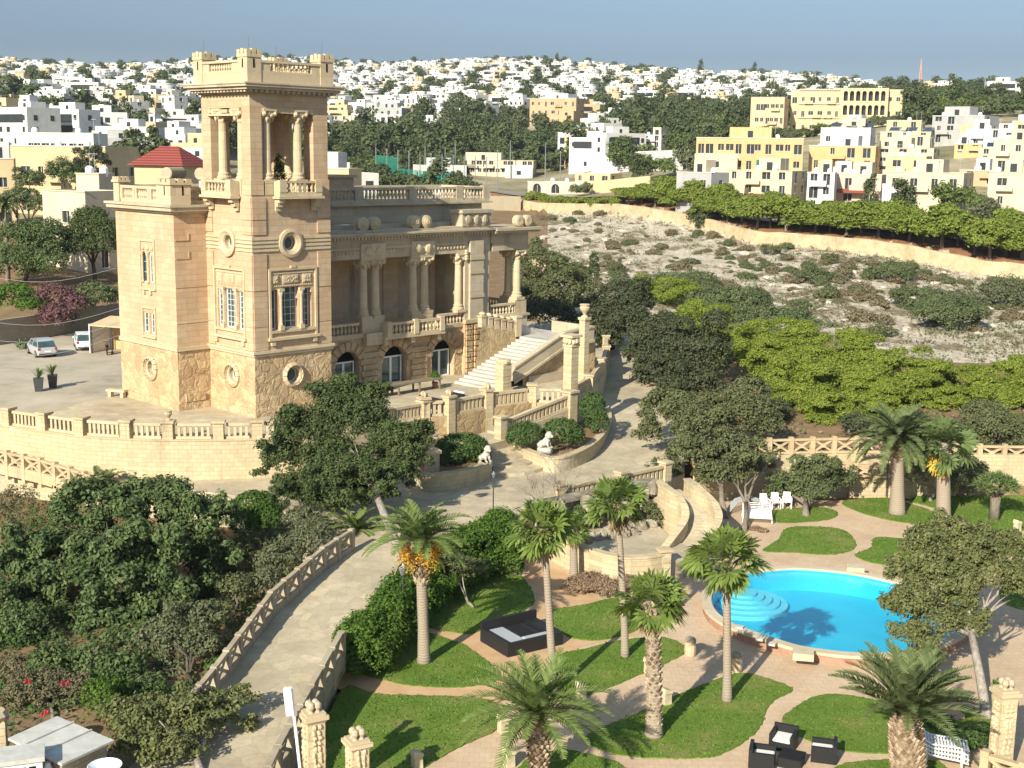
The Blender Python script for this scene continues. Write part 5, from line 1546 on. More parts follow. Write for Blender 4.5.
def tree(name, label, cat, base, blobs, leafk, leaf=0.22, r=0.2, bark_='bark', tips=None, seed=1, group=None, trunk=True, fork=0.4, rag=None, **kw):
    if rag is None: rag = leafk in ('oak', 'lentisk', 'tamarisk', 'scrub', 'olive') and cat == 'tree'
    base = Vector(base)
    root = empty(name, base, 0, label, cat, group)
    if tips is None: tips = [(q[0], q[1], q[2] - q[5] * 0.1) for q in sorted(blobs, key=lambda q: -q[3])[:6]]
    if rag:                       # break each bough's outline with smaller sprays
        rq = random.Random(seed * 7 + 1); nb = []
        for q in blobs:
            nb.append((q[0], q[1], q[2], q[3] * .84, q[4] * .84, q[5] * .82))
            for k in range(6):
                a = rq.uniform(0, 6.28); v = rq.uniform(-.6, .95); h_ = math.sqrt(max(0, 1 - v * v)); d_ = rq.uniform(.72, 1.12)
                nb.append((q[0] + q[3] * h_ * math.cos(a) * d_, q[1] + q[4] * h_ * math.sin(a) * d_, q[2] + q[5] * v * d_, q[3] * rq.uniform(.22, .38), q[4] * rq.uniform(.22, .38), q[5] * rq.uniform(.2, .36)))
        blobs = nb
    me = crown_mesh('crown', blobs, LEAF[leafk], leaf, seed=seed, **kw)
    link('crown', me, root)
    if trunk:
        if tips is None:
            bl = sorted(blobs, key=lambda q: -q[3])[:6]
            tips = [(q[0], q[1], q[2] - q[5] * 0.1) for q in bl]
        limb_trunk(root, base, tips, r, bark_, seed, fork)
    at_parent(root)
    return root
def gz(x, y): return float(land(x, y))

# --- big trees in front of the terrace, left
B = px_blob
cb = []
rr = random.Random(12)
for px, py, Y, rx, rz in ((150, 500, 64, 42, 30), (88, 503, 63, 45, 32), (60, 560, 61, 50, 40), (128, 560, 59, 52, 40), (196, 518, 62, 34, 30), (212, 562, 62, 30, 30), (105, 620, 57, 40, 36), (155, 600, 58, 42, 34), (35, 600, 59, 35, 35), (75, 648, 56, 28, 26), (20, 555, 60, 22, 30), (120, 650, 55.5, 24, 24), (225, 510, 63, 14, 16)):
    cb.append(B(px, py, Y + 0.6, rx * 0.85, rz * 0.85))
    for k in range(8):
        a = rr.uniform(0, 6.28); q = rr.uniform(0.45, 1.05)
        cb.append(B(px + rx * q * math.cos(a), py + rz * q * math.sin(a), Y - rr.uniform(0.0, 1.5), rx * rr.uniform(.22, .36), rz * rr.uniform(.24, .4)))
tree('carob_tree', 'big dense dark green tree left of the sloping drive', 'tree', (-17.5, 58, 0.2), cb, 'carob', 0.24, 0.35, 'dark_bark', seed=3, clump=0.34, fill=9, shell=0.45, dens=1.9)
tree('olive_tree', 'grey green olive tree beside the lattice fence of the drive', 'tree', at(192, 694, 0.3),
     [B(175, 640, 53, 30, 28), B(197, 618, 54.5, 28, 22), B(152, 645, 54, 22, 25), B(172, 672, 52, 22, 18), B(205, 645, 53, 18, 20)], 'olive', 0.17, 0.13, 'dark_bark', seed=5, clump=0.3, fill=7.5)
tree('tamarisk_tree', 'leaning olive brown conifer in the lower left foreground with bleached trunk', 'tree', at(208, 785, 0.7),
     [B(150, 705, 44, 30, 16), B(195, 725, 43.5, 30, 18), B(140, 722, 43, 34, 24), B(178, 708, 44, 32, 22), B(212, 705, 45, 26, 12), B(238, 698, 45.5, 20, 11), B(168, 745, 42, 34, 22), B(122, 712, 43.5, 20, 15), B(228, 718, 44.5, 12, 9), B(250, 722, 44.8, 9, 10), B(130, 745, 42, 20, 18)],
     'tamarisk', 0.15, 0.17, 'pale_bark', tips=[at_y(235, 700, 45.3), at_y(200, 712, 44.8), at_y(160, 730, 43), at_y(135, 722, 43)], seed=7, clump=0.26, fill=8)
jb = []
for px, py, Y, rx, rz in ((338, 395, 73, 30, 20), (305, 430, 72, 36, 26), (358, 420, 71, 36, 28), (392, 440, 70, 28, 24), (283, 458, 71, 24, 22), (335, 462, 70, 40, 26), (395, 468, 69, 24, 20), (300, 485, 70, 24, 16), (345, 490, 69, 24, 14), (375, 484, 69, 20, 14), (410, 448, 69.5, 18, 22), (320, 500, 68.5, 20, 12), (425, 430, 70, 10, 12), (372, 392, 72, 18, 12), (330, 478, 67.5, 26, 16), (362, 472, 67, 26, 16), (350, 498, 67, 24, 10), (385, 492, 67, 14, 10), (290, 492, 68.5, 22, 12)):
    jb.append(B(px, py, Y + .4, rx * .95, rz * .95))
    for k in range(7):
        a = rr.uniform(0, 6.28); q = rr.uniform(0.5, 1.2)
        jb.append(B(px + rx * q * math.cos(a), py + rz * q * math.sin(a), Y - rr.uniform(-.6, 1.2), rx * rr.uniform(.2, .36), rz * rr.uniform(.14, .3)))
tree('juniper_tree', 'large dark conifer with a twisted bare trunk in front of the villa', 'tree', at(402, 556, 2.1),
     jb, 'juniper', 0.17, 0.24, 'pale_bark', tips=[at_y(340, 440, 71), at_y(372, 440, 71), at_y(395, 455, 69.8), at_y(322, 450, 71)], seed=9, fork=0.62, clump=0.3, fill=9, shell=0.4, dens=1.9)
for i, (lab, bl, base, lk) in enumerate((
    ('loose grey green shrub between the dark tree and the drive fence', [B(312, 542, 64, 26, 22), B(335, 555, 63.5, 16, 18)], at(315, 575, 0.8), 'olive'),
    ('grey green bush against the drive fence below the clipped dome', [B(280, 562, 62, 26, 24), B(262, 585, 60, 20, 18)], at(275, 600, 0.6), 'olive'),
    ('brownish bush beside the drive fence under the big dark tree', [B(235, 590, 59, 20, 18), B(222, 612, 58, 16, 14)], at(232, 620, 0.5), 'lentisk'))):
    tree('shrub', lab, 'shrub', base, bl, lk, 0.15, 0.07, seed=20 + i, clump=0.3, fill=7)
c = at(256, 520, 1.4)
tree('clipped_dome', 'dome shaped clipped hedge bush below the terrace wall', 'topiary', c, [B(256, 510, 70, 26, 20), B(250, 522, 69.5, 22, 16), B(264, 520, 69.5, 20, 16)], 'hedge', 0.13, 0.1, seed=30, clump=0.16, shell=0.85, fill=12, trunk=False)
r0 = tree('flowering_shrub', 'straggly brown green shrub with red flowers behind the white shed roof', 'shrub', (-17.5, 47, 0.3), [B(40, 692, 49, 42, 26), B(15, 672, 51, 24, 20), B(80, 690, 49, 22, 20)], 'boug', 0.12, 0.08, seed=33, clump=0.22, fill=8)
fl = MB()
for px, py, Y in ((66, 682, 47.5), (46, 712, 46.3), (30, 680, 48)):
    p = at_y(px, py, Y)
    for k in range(5): fl.blob((p.x + random.Random(k + px).uniform(-.15, .15), p.y - 0.1, p.z + random.Random(k * 3 + px).uniform(-.1, .1)), (0.06, 0.06, 0.05), k, 0.3, (4, 5))
o = fl.build('flowers', LEAF['red'], r0); o.matrix_parent_inverse = r0.matrix_basis.inverted()
tree('bright_shrub', 'yellowish green leafy bush between the red flowered shrub and the conifer', 'shrub', (-14.6, 46.5, 0.3), [B(100, 700, 47, 20, 24), B(118, 690, 48, 14, 14)], 'ivy', 0.14, 0.06, seed=35, fill=7)
tree('bare_shrub', 'half bare brown shrub by the yellowish lattice fence at the left edge', 'shrub', at(18, 530, 0.5), [B(18, 500, 68, 22, 16), B(2, 515, 67, 18, 16)], 'boug', 0.12, 0.08, 'pale_bark', seed=36, fill=4, gap=0.3)

# --- ivy hedge between drive and lawns: one long plant mass on the wall
hb = []
rr = random.Random(8)
HL = [(-6.4, 52.6), (-5.6, 56), (-4.6, 60.0), (-3.2, 63.5), (-1.6, 66.0), (-0.2, 68.0)]
for i in range(len(HL) - 1):
    for k in range(4):
        t_ = k / 4
        x, y = lerp(HL[i][0], HL[i + 1][0], t_), lerp(HL[i][1], HL[i + 1][1], t_)
        hb.append((x + rr.uniform(-.1, .25), y, 1.35 + 0.9 * (i / 5) + rr.uniform(-.15, .25), 0.95, 0.95, 0.85))
        hb.append((x + 0.75, y - 0.35, 0.85, 0.7, 0.8, 0.85))
hb += [(-6.6, 52.2, 1.5, 0.8, 0.9, 0.8), (-6.3, 51.6, 1.0, 0.6, 0.7, 0.8)]
tree('ivy_hedge', 'long bank of glossy ivy covering the wall between drive and lawns', 'hedge', (-6.0, 54, 0), hb, 'ivy', 0.15, trunk=False, seed=40, clump=0.35, shell=0.7, fill=9)
b = MB(); strip_wall(b, [(p[0] - 0.15, p[1]) for p in HL] + [(1.3, 70.2)], -0.3, 1.55, 0.5)
tag(b.build('hedge_wall', M['dark_stone']), 'low grey wall under the ivy bank beside the lawn', 'wall')
tree('climber', 'bright leafy climber at the far end of the ivy bank by the cream wall', 'shrub', at(505, 575, 0), [B(505, 545, 66, 16, 20), B(495, 525, 67.5, 14, 16), B(515, 565, 65, 10, 14), B(485, 535, 67, 14, 14)], 'ivy', 0.16, 0.06, seed=42, fill=8)
root = tree('pink_oleander', 'small tree with white slanting stems and brownish crown on the shaded lawn', 'tree', at(473, 607, 0.05), [B(450, 560, 62, 20, 14), B(470, 568, 61.5, 18, 12), B(435, 552, 62.5, 14, 12)], 'lentisk', 0.14, 0.075, 'pale_bark', tips=[at_y(448, 568, 61.8), at_y(462, 572, 61.5)], seed=43, fork=0.12, fill=6)
# bushes in the beds
for lab, bl, c in (('rounded dark bush in the shady bed left of the wide steps', [B(462, 448, 79, 27, 15), B(448, 455, 78, 16, 14), B(475, 452, 79, 16, 14)], at(462, 465, 2.8)),
                   ('clipped round bush at the left of the sunny curved bed', [B(526, 434, 82.5, 18, 13), B(518, 438, 82, 12, 11)], at(526, 450, 2.8)),
                   ('clipped round bush at the right of the sunny curved bed', [B(562, 432, 83, 20, 14), B(573, 436, 83, 12, 12)], at(562, 448, 2.8)),
                   ('tall upright dark bush against the terrace corner in the curved bed', [B(593, 408, 88, 13, 17), B(597, 422, 87, 12, 14)], at(594, 436, 2.8))):
    tree('clipped_bush', lab, 'bush', c, bl, 'bush', 0.14, trunk=False, seed=len(lab), clump=0.2, shell=0.8, fill=11)

# --- trees right of the drive
tree('evergreen_oak', 'dark grey green evergreen behind the stair landing', 'tree', (9.2, 119, 4.2), [B(620, 298, 119, 30, 24), B(598, 318, 118, 20, 26), B(636, 325, 116, 26, 26), B(608, 335, 117, 20, 22), B(640, 300, 118, 16, 18)], 'oak', 0.22, 0.25, 'dark_bark', seed=50, fill=9, clump=0.24)
tree('evergreen_oak', 'wide dark evergreen standing between the drive and the yellow green pines', 'tree', (13.6, 104, 2.5), [B(665, 348, 106, 38, 34), B(703, 355, 105, 38, 36), B(650, 372, 104, 22, 22), B(690, 385, 103, 36, 26), B(640, 350, 107, 14, 20)], 'oak', 0.22, 0.3, 'dark_bark', seed=51, fill=9, clump=0.22)
tree('lentisk_tree', 'olive green tree overhanging the drive above the curved ramp', 'tree', at(725, 515, 0.2), [B(662, 410, 87, 26, 22), B(700, 425, 83, 36, 28), B(742, 415, 84, 36, 30), B(690, 455, 80, 30, 18), B(735, 450, 80, 30, 24), B(765, 422, 84, 22, 24), B(668, 468, 79.5, 16, 10), B(715, 472, 79, 24, 16), B(650, 432, 84, 16, 18), B(685, 405, 86, 26, 16), B(755, 390, 88, 22, 14)], 'lentisk', 0.19, 0.2, 'bark', seed=52, fill=8.5, clump=0.24, tips=[at_y(690, 450, 80), at_y(735, 445, 80), at_y(710, 440, 82)])
tree('lentisk_tree', 'thin trunked tree shading the white garden chairs', 'tree', at(744, 530, 0.1), [B(725, 472, 80, 22, 16), B(748, 465, 81, 20, 18), B(770, 455, 84, 16, 16)], 'lentisk', 0.17, 0.16, 'bark', seed=53, fill=7, clump=0.26)
def pads(lst, Y0, seed):
    """umbrella pine crown: layered flat pads of needles over a dense core"""
    rr = random.Random(seed); out = []
    for px, py, Y, rx, rz in lst:
        rz = rz * 1.15
        out.append(B(px, py + rz * 0.35, Y + 1.2, rx * 0.7, rz * 0.55))
        for k in range(13):
            a = rr.uniform(0, 6.28); q = rr.uniform(0.15, 1.0) ** 0.6
            ps = rr.uniform(0.26, 0.42)
            out.append(B(px + rx * q * math.cos(a), py + rz * q * math.sin(a), Y - rx * mpp(Y) * 0.55 * math.sin(a) + rr.uniform(-.5, .5), rx * ps, rz * ps * 0.75))
    return out
tree('umbrella_pine', 'broad yellow green umbrella pine behind the far lawn wall', 'tree', (28, 92, 2.9), pads([(790, 338, 108, 36, 16), (845, 352, 104, 40, 18), (905, 362, 102, 30, 14), (800, 348, 106, 38, 20), (852, 365, 102, 46, 24), (902, 378, 100, 40, 20), (790, 385, 101, 40, 24), (838, 395, 97, 46, 26), (800, 418, 95, 40, 22), (930, 392, 99, 24, 14), (875, 395, 97, 30, 18), (765, 365, 106, 24, 20), (775, 400, 98, 24, 20), (840, 412, 93, 34, 16), (885, 405, 93, 26, 14)], 100, 1), 'pine', 0.16, 0.35, 'dark_bark', seed=60, clump=0.36, fill=9, shell=0.5, flatc=0.6, up=0.6)
tree('umbrella_pine', 'yellow green pine crown rising behind the dark evergreens', 'tree', (19, 118, 3.6), pads([(665, 292, 126, 30, 12), (700, 318, 121, 36, 18), (735, 335, 117, 34, 18), (715, 345, 114, 24, 18), (755, 345, 114, 22, 18), (645, 288, 127, 18, 10), (765, 375, 108, 20, 20)], 120, 2), 'pine', 0.18, 0.3, 'dark_bark', seed=61, clump=0.36, fill=9, flatc=0.6, up=0.6)
tree('umbrella_pine', 'low yellow green pine at the right edge behind the dragon tree', 'tree', (39, 98, 3.0), pads([(945, 380, 102, 26, 14), (985, 378, 103, 30, 14), (1030, 372, 103, 30, 14), (975, 395, 100, 30, 14), (1010, 385, 101, 36, 16), (1000, 412, 97, 30, 18), (960, 415, 97, 20, 16), (1040, 400, 99, 30, 20)], 100, 3), 'pine', 0.16, 0.28, 'dark_bark', seed=62, clump=0.36, fill=9, flatc=0.6, up=0.6)
for x_, y_, lab in ((50, 100, 'wide yellow green pine standing beyond the right edge of the lawns'), (60, 94, 'outermost yellow green pine far beyond the right edge of the lawns')):
    rr = random.Random(int(x_)); q = []
    for k in range(34):
        a = rr.uniform(0, 6.28); d_ = rr.uniform(0, 1) ** .5 * 5.5; q.append((x_ + d_ * math.cos(a), y_ + d_ * math.sin(a), 6.6 + 1.4 * (1 - (d_ / 5.5) ** 2) + rr.uniform(-1.6, .4), rr.uniform(1.2, 2.0), rr.uniform(1.2, 2.0), rr.uniform(.6, .9)))
    tree('umbrella_pine', lab, 'tree', (x_, y_, 2.9), q, 'pine', .18, .3, 'dark_bark', seed=int(y_), clump=.36, fill=8, flatc=.6, up=.6)
tree('umbrella_pine', 'small yellow green pine sliver beside the stair landing', 'tree', (8.6, 126, 4.4), pads([(588, 320, 123, 10, 16), (595, 345, 120, 10, 12)], 122, 4), 'pine', 0.18, 0.15, 'dark_bark', seed=63, clump=0.36, fill=9, flatc=0.6)
tree('evergreen_shrub', 'dark bushy evergreen under the pine at the right edge', 'shrub', (33, 87, 2.8), [B(965, 437, 87, 26, 20), B(1000, 432, 87, 30, 22), B(985, 415, 90, 24, 18), B(945, 445, 86.5, 16, 14), B(1030, 435, 87, 26, 24)], 'lentisk', 0.18, 0.2, 'dark_bark', seed=64, fill=8)
for lab, bl in (('dark shrub under the umbrella pine behind the lattice fence', [B(890, 432, 88, 24, 16), B(860, 425, 89.5, 20, 14), B(915, 425, 89, 18, 16)]),
                ('low dark shrub by the red earth left of the umbrella pine', [B(775, 412, 94, 18, 14), B(758, 428, 91, 14, 14)])):
    tree('evergreen_shrub', lab, 'shrub', (bl[0][0], bl[0][1], 2.8), bl, 'oak', 0.18, trunk=False, seed=len(lab), fill=8)
# undergrowth of the lower left garden
for i, (lab, bl, lk) in enumerate((
    ('dark undergrowth in shade at the left edge below the big dark tree', [B(15, 640, 55, 30, 20), B(70, 688, 49.5, 24, 14), B(140, 700, 48.5, 30, 14), B(185, 702, 48.5, 18, 10), B(20, 690, 49.5, 26, 14), B(50, 665, 51, 26, 14), B(-15, 625, 56, 24, 18)], 'bush'),
    ('dark ground cover bushes between the big dark tree and the olive', [B(110, 678, 50.3, 26, 14), B(140, 690, 49.3, 22, 12), B(60, 690, 49.3, 26, 14)], 'bush'),
    ('mixed green bushes on the bank right of the big dark tree', [B(235, 560, 63, 22, 18), B(250, 545, 65, 20, 14), B(268, 540, 66.5, 18, 12)], 'lentisk'),
    ('grey green bushes along the upper part of the drive fence', [B(300, 520, 67.5, 22, 14), B(322, 530, 66.5, 20, 14), B(288, 535, 66, 16, 12)], 'olive'),
    ('tall leafy shrubs rising in front of the big dark tree at the left edge', [B(20, 625, 55.5, 34, 26), B(-10, 600, 57, 28, 26), B(55, 660, 51, 28, 20)], 'carob'),
    ('leafy shrubs under the right side of the big dark tree', [B(125, 668, 50.5, 26, 18), B(95, 660, 51, 26, 18), B(150, 684, 49.5, 20, 12)], 'carob'),
    ('green shrub mass right of the red flowered shrub', [B(120, 700, 48.5, 26, 16), B(75, 705, 48.5, 22, 12)], 'lentisk'),
    ('low leafy bush against the lower end of the drive fence', [B(215, 668, 52.5, 14, 12), B(228, 650, 54, 12, 10)], 'bush'))):
    tree('undergrowth', lab, 'shrub', (bl[0][0], bl[0][1], 0.2), bl, lk, 0.17, trunk=False, seed=400 + i, fill=8)
tree('garden_tree', 'small round headed tree on the lawn behind the white chairs', 'tree', at(806, 515, 0.1), [B(818, 472, 81, 28, 20), B(790, 485, 81, 22, 16), B(840, 480, 81.5, 18, 14), B(812, 490, 80, 24, 12), B(775, 490, 82, 12, 10)], 'scrub', 0.16, 0.22, 'bark', seed=65, fill=8, clump=0.25)
tree('evergreen_shrub', 'dark loose shrub between the two tall palms by the back wall', 'shrub', at(930, 500, 0.1), [B(918, 470, 82, 14, 18), B(960, 482, 82, 18, 16), B(975, 470, 83, 14, 12)], 'lentisk', 0.15, 0.1, 'pale_bark', seed=66, fill=6)
tree('conifer_tree', 'tall olive green conifer with bleached trunk and bare branches at the right of the pool', 'tree', at(987, 718, 0.05),
     [B(928, 540, 54, 30, 22), B(972, 545, 54, 36, 26), B(946, 580, 53, 42, 26), B(912, 600, 52, 28, 24), B(990, 572, 53, 30, 22), B(938, 618, 52, 36, 22), B(905, 632, 51.5, 20, 12), B(1014, 585, 53, 18, 20), B(930, 560, 53, 26, 20), B(960, 600, 52, 22, 16), B(1012, 545, 54, 14, 14), B(925, 640, 51, 16, 8), B(900, 572, 53, 18, 18), B(892, 605, 52, 14, 16), B(1000, 545, 54, 22, 20), B(1018, 572, 53, 16, 18), B(950, 528, 54.5, 26, 14), B(972, 625, 51.8, 20, 18), B(925, 655, 50.8, 20, 10), B(955, 560, 53.5, 30, 24)],
     'tamarisk', 0.15, 0.2, 'pale_bark', tips=[at_y(940, 590, 52.6), at_y(965, 575, 53), at_y(1000, 580, 53), at_y(925, 630, 51.6), at_y(1010, 600, 52.6)], seed=67, fill=9, clump=0.24, fork=0.68, dens=1.7)
tree('low_hedge', 'low dark hedge beside the stacked white loungers', 'hedge', at(970, 745, 0), [B(965, 738, 45.5, 22, 10), B(985, 735, 46, 14, 10), B(940, 722, 46.5, 16, 8)], 'bush', 0.12, trunk=False, seed=68, fill=9, shell=0.7)
tree('upright_bush', 'small bright bush behind the right hand pillar', 'bush', at(1000, 715, 0), [B(1000, 690, 46.5, 8, 14), B(1003, 705, 46.3, 8, 10)], 'ivy', 0.11, trunk=False, seed=69, fill=9)
tree('flower_bed', 'oval bed of dry pinkish brown flowers by the cream curved wall', 'flower bed', at(600, 592, 0), [B(580, 585, 63.5, 20, 6), B(605, 586, 63, 22, 7), B(630, 582, 63.5, 16, 6), B(592, 580, 64.5, 22, 7)], 'drybed', 0.09, trunk=False, seed=70, fill=12, shell=0.5)
tree('flower_bed', 'small dry bush at the foot of the white lounger', 'flower bed', at(755, 535, 0), [B(755, 530, 75, 8, 4), B(763, 532, 74.5, 6, 4)], 'drybed', 0.09, trunk=False, seed=71, fill=12)
def bare_tree(label, base, h, seed):
    root = empty('bare_tree', base, 0, label, 'tree'); rnd = random.Random(seed); b = MB()
    def grow(p, d, L_, r, n):
        q = p + d * L_
        b.tube([p, p.lerp(q, .5) + Vector((rnd.uniform(-.1, .1), rnd.uniform(-.1, .1), 0)) * L_, q], [r, r * .8, r * .6], 5, False)
        if n:
            for _ in range(3 if n > 1 else 4):
                nd = (d + Vector((rnd.uniform(-1, 1), rnd.uniform(-1, 1), rnd.uniform(-.2, .6))) * 0.75).normalized()
                grow(q, nd, L_ * rnd.uniform(.6, .85), r * .55, n - 1)
    grow(Vector((0, 0, -.1)), Vector((0, 0, 1)), h * 0.34, 0.09, 5 if h > 3 else 4)
    b.build('branches', M['pale_bark'], root, True)
    return root
bare_tree('leafless grey tree on the drive edge behind the left fan palms', at(560, 530, 1.0), 4.2, 3)
bare_tree('leafless grey shrub left of the grotto balusters', at(535, 530, 1.5), 3.2, 6)

for lab, bl, lk in (('dark creeper hanging over the left part of the grotto', [B(582, 512, 70.5, 14, 9), B(570, 520, 69.8, 10, 8)], 'bush'),
                    ('green creeper hanging from the balusters above the grotto arches', [B(618, 502, 72.5, 14, 8), B(632, 512, 72.5, 8, 10)], 'lentisk'),
                    ('shrub growing against the inner parapet of the curved ramp', [B(656, 520, 72.5, 10, 12), B(650, 508, 73, 8, 8)], 'lentisk'),
                    ('low shrub at the pool side foot of the curved ramp', [B(716, 545, 69.5, 9, 8), B(722, 532, 71, 8, 8)], 'bush')):
    tree('grotto_shrub', lab, 'shrub', (bl[0][0], bl[0][1], 1.0), bl, lk, .13, trunk=False, seed=len(lab), fill=8)
# --- palms
def frond_quads(rng, e0, az, L, droop, lw, nl=26, lq=0.05, twist=0.0):
    s = np.linspace(0, 1, nl + 1)
    el = e0 - droop * s ** 1.4
    ds = L / nl
    rad = np.concatenate([[0], np.cumsum(np.cos(el[:-1]) * ds)]); zz = np.concatenate([[0], np.cumsum(np.sin(el[:-1]) * ds)])
    ca, sa = math.cos(az), math.sin(az)
    P = np.stack([rad * ca, rad * sa, zz], -1)
    T = unit(np.gradient(P, axis=0))
    side = np.array([-sa, ca, 0.0]); 
    upv = unit(np.cross(side, T) * -1); upv = np.where(upv[:, 2:3] < 0, -upv, upv)
    out = []
    for sg in (-1, 1):
        i0 = 2
        b = P[i0:]; t = T[i0:]; u = upv[i0:]; ss = s[i0:]
        ln = lw * np.sin(np.pi * np.clip(0.12 + 0.83 * ss, 0, 1)) ** 0.7
        d = unit(t * 0.75 + side * sg * 0.85 + u * 0.35 + rng.normal(size=t.shape) * 0.06)
        tip = b + d * ln[:, None] - np.array([0, 0, 1.0]) * (ln ** 2)[:, None] * 0.25
        w = t * lq
        out.append(np.stack([b - w, b + w, tip + w * 0.35, tip - w * 0.35], 1).reshape(-1, 3))
    r = np.stack([P[:-1] + side * 0.022, P[:-1] - side * 0.022, P[1:] - side * 0.015, P[1:] + side * 0.015], 1).reshape(-1, 3)
    out.append(r)
    return np.concatenate(out)
def feather_crown(parent, top, n, L, seed, leafk, e_hi=1.35, e_lo=-0.35, droop=1.3, lw=0.42, lq=0.05, dead=0):
    rng = np.random.default_rng(seed)
    top = Vector((0, 0, top)) if not hasattr(top, 'z') else top
    z = top.z; off = np.array([top.x, top.y, z])
    Q = []
    for k in range(n):
        f = (k + 0.5) / n
        e0 = lerp(e_hi, e_lo, f ** 0.85) + rng.normal() * 0.07
        q = frond_quads(rng, e0, k * 2.39996 + rng.normal() * 0.15, L * rng.uniform(0.85, 1.1) * (0.8 + 0.2 * min(1, f * 2.5)), droop * rng.uniform(0.75, 1.2), lw, 28, lq)
        Q.append(q + off)
    V = np.concatenate(Q)
    link('fronds', np_mesh('fronds', V, np.arange(len(V)).reshape(-1, 4), LEAF[leafk]), parent)
    if dead:
        Q = [frond_quads(rng, -0.5 - 0.5 * rng.random(), rng.uniform(0, 6.28), L * 0.65, 0.8, lw * 0.7, 20, lq) + off - np.array([0, 0, 0.2]) for _ in range(dead)]
        V = np.concatenate(Q); link('dry_fronds', np_mesh('dry_fronds', V, np.arange(len(V)).reshape(-1, 4), LEAF['drypalm']), parent)
def boots(parent, prof, seed, n=110, size=0.13, top=None):
    """diamond stubs of cut fronds round the trunk; prof = (z, radius)"""
    rng = random.Random(seed); b = MB()
    zs = [p[0] for p in prof]; rs = [p[1] for p in prof]
    for k in range(n):
        z = lerp(zs[0], zs[-1], (k + 0.5) / n); r = float(np.interp(z, zs, rs)); a = k * 2.39996
        s_ = size * rng.uniform(0.8, 1.25)
        c, sn = math.cos(a), math.sin(a)
        f_ = max(0.0, min(1.0, z / top.z)) ** 1.3 if top else 0.0
        o = Vector((c * r * 0.92 + (top.x * f_ if top else 0), sn * r * 0.92 + (top.y * f_ if top else 0), z)); t_ = Vector((-sn, c, 0)); n_ = Vector((c, sn, 0))
        p = [o - t_ * s_ * 0.75, o + Vector((0, 0, -s_ * 0.8)), o + t_ * s_ * 0.75, o + Vector((0, 0, s_ * 0.8)), o + n_ * s_ * 0.75 + Vector((0, 0, s_ * 0.75))]
        b.add(p, [(0, 1, 4), (1, 2, 4), (2, 3, 4), (3, 0, 4)])
    b.build('frond_stubs', M['palm_boot'], parent)
def lean_trunk(parent, top, prof, mat='palm_trunk'):
    """prof (fraction, radius); trunk from origin to top (local)"""
    b = MB(); top = Vector(top)
    pts = [Vector((top.x * f ** 1.3, top.y * f ** 1.3, top.z * f)) for f, r in prof]
    pts[0].z = -0.2
    b.tube(pts, [r for f, r in prof], 14)
    b.build('trunk', M[mat], parent, True)
def fan_leaf(rng, az, e0, pet, rad, fold, nseg=17):
    ca, sa = math.cos(az), math.sin(az)
    ce, se = math.cos(e0), math.sin(e0)
    out_d = np.array([ca * ce, sa * ce, se]); side = np.array([-sa, ca, 0.0]); upn = np.cross(side, out_d) * -1
    if upn[2] < 0: upn = -upn
    base = out_d * pet + np.array([0, 0, -0.12 * pet * pet])
    out_d = unit(out_d - np.array([0, 0, fold]) + upn * 0.25)
    roll = rng.normal() * 0.5
    side = unit(side * math.cos(roll) + upn * math.sin(roll)); upn = np.cross(out_d, side)
    Q = [np.stack([side * 0.025, -side * 0.025, base - side * 0.02, base + side * 0.02])]
    for k in range(nseg):
        a = lerp(-2.0, 2.0, (k + 0.5) / nseg)
        d = out_d * math.cos(a) + side * math.sin(a) + upn * 0.10 * (1 if k % 2 else -1)
        n_ = -out_d * math.sin(a) + side * math.cos(a)
        L_ = rad * rng.uniform(0.85, 1.12) * (1 - 0.2 * abs(a) / 2.0)
        w = n_ * rad * 0.10
        m_ = base + d * L_ * 0.62; tp = m_ + (d * 0.55 - np.array([0, 0, 0.22])) * L_ * rng.uniform(0.5, 0.8)
        Q.append(np.stack([base - w * .1, base + w * .1, m_ + w, m_ - w])); Q.append(np.stack([m_ - w, m_ + w, tp + w * 0.1, tp - w * 0.1]))
    return np.concatenate(Q)
def fan_crown(parent, top, n, pet, rad, seed, e_lo=-0.55, dead=10, leafk='fan'):
    rng = np.random.default_rng(seed); Q = []
    top = np.array(top)
    for k in range(n):
        f = (k + 0.5) / n
        Q.append(fan_leaf(rng, k * 2.39996 + rng.normal() * .2, lerp(1.4, e_lo, f ** 0.9) + rng.normal() * .08, pet * rng.uniform(.8, 1.15) * (0.6 + 0.4 * min(1, 2 * f)), rad * rng.uniform(.85, 1.1), lerp(-0.1, 0.55, f)) + top)
    V = np.concatenate(Q); link('fan_leaves', np_mesh('fan_leaves', V, np.arange(len(V)).reshape(-1, 4), LEAF[leafk]), parent)
    if dead:
        Q = [fan_leaf(rng, rng.uniform(0, 6.28), -0.95 - 0.4 * rng.random(), pet * 0.55, rad * 0.75, 1.6) + top - np.array([0, 0, 0.3]) for _ in range(dead)]
        V = np.concatenate(Q); link('dry_leaves', np_mesh('dry_leaves', V, np.arange(len(V)).reshape(-1, 4), LEAF['drypalm']), parent)
def palm_root(name, label, base):
    return empty(name, base, 0, label, 'palm tree')
def top_of(base, px, py):
    p = at_y(px, py, base.y); return p - base

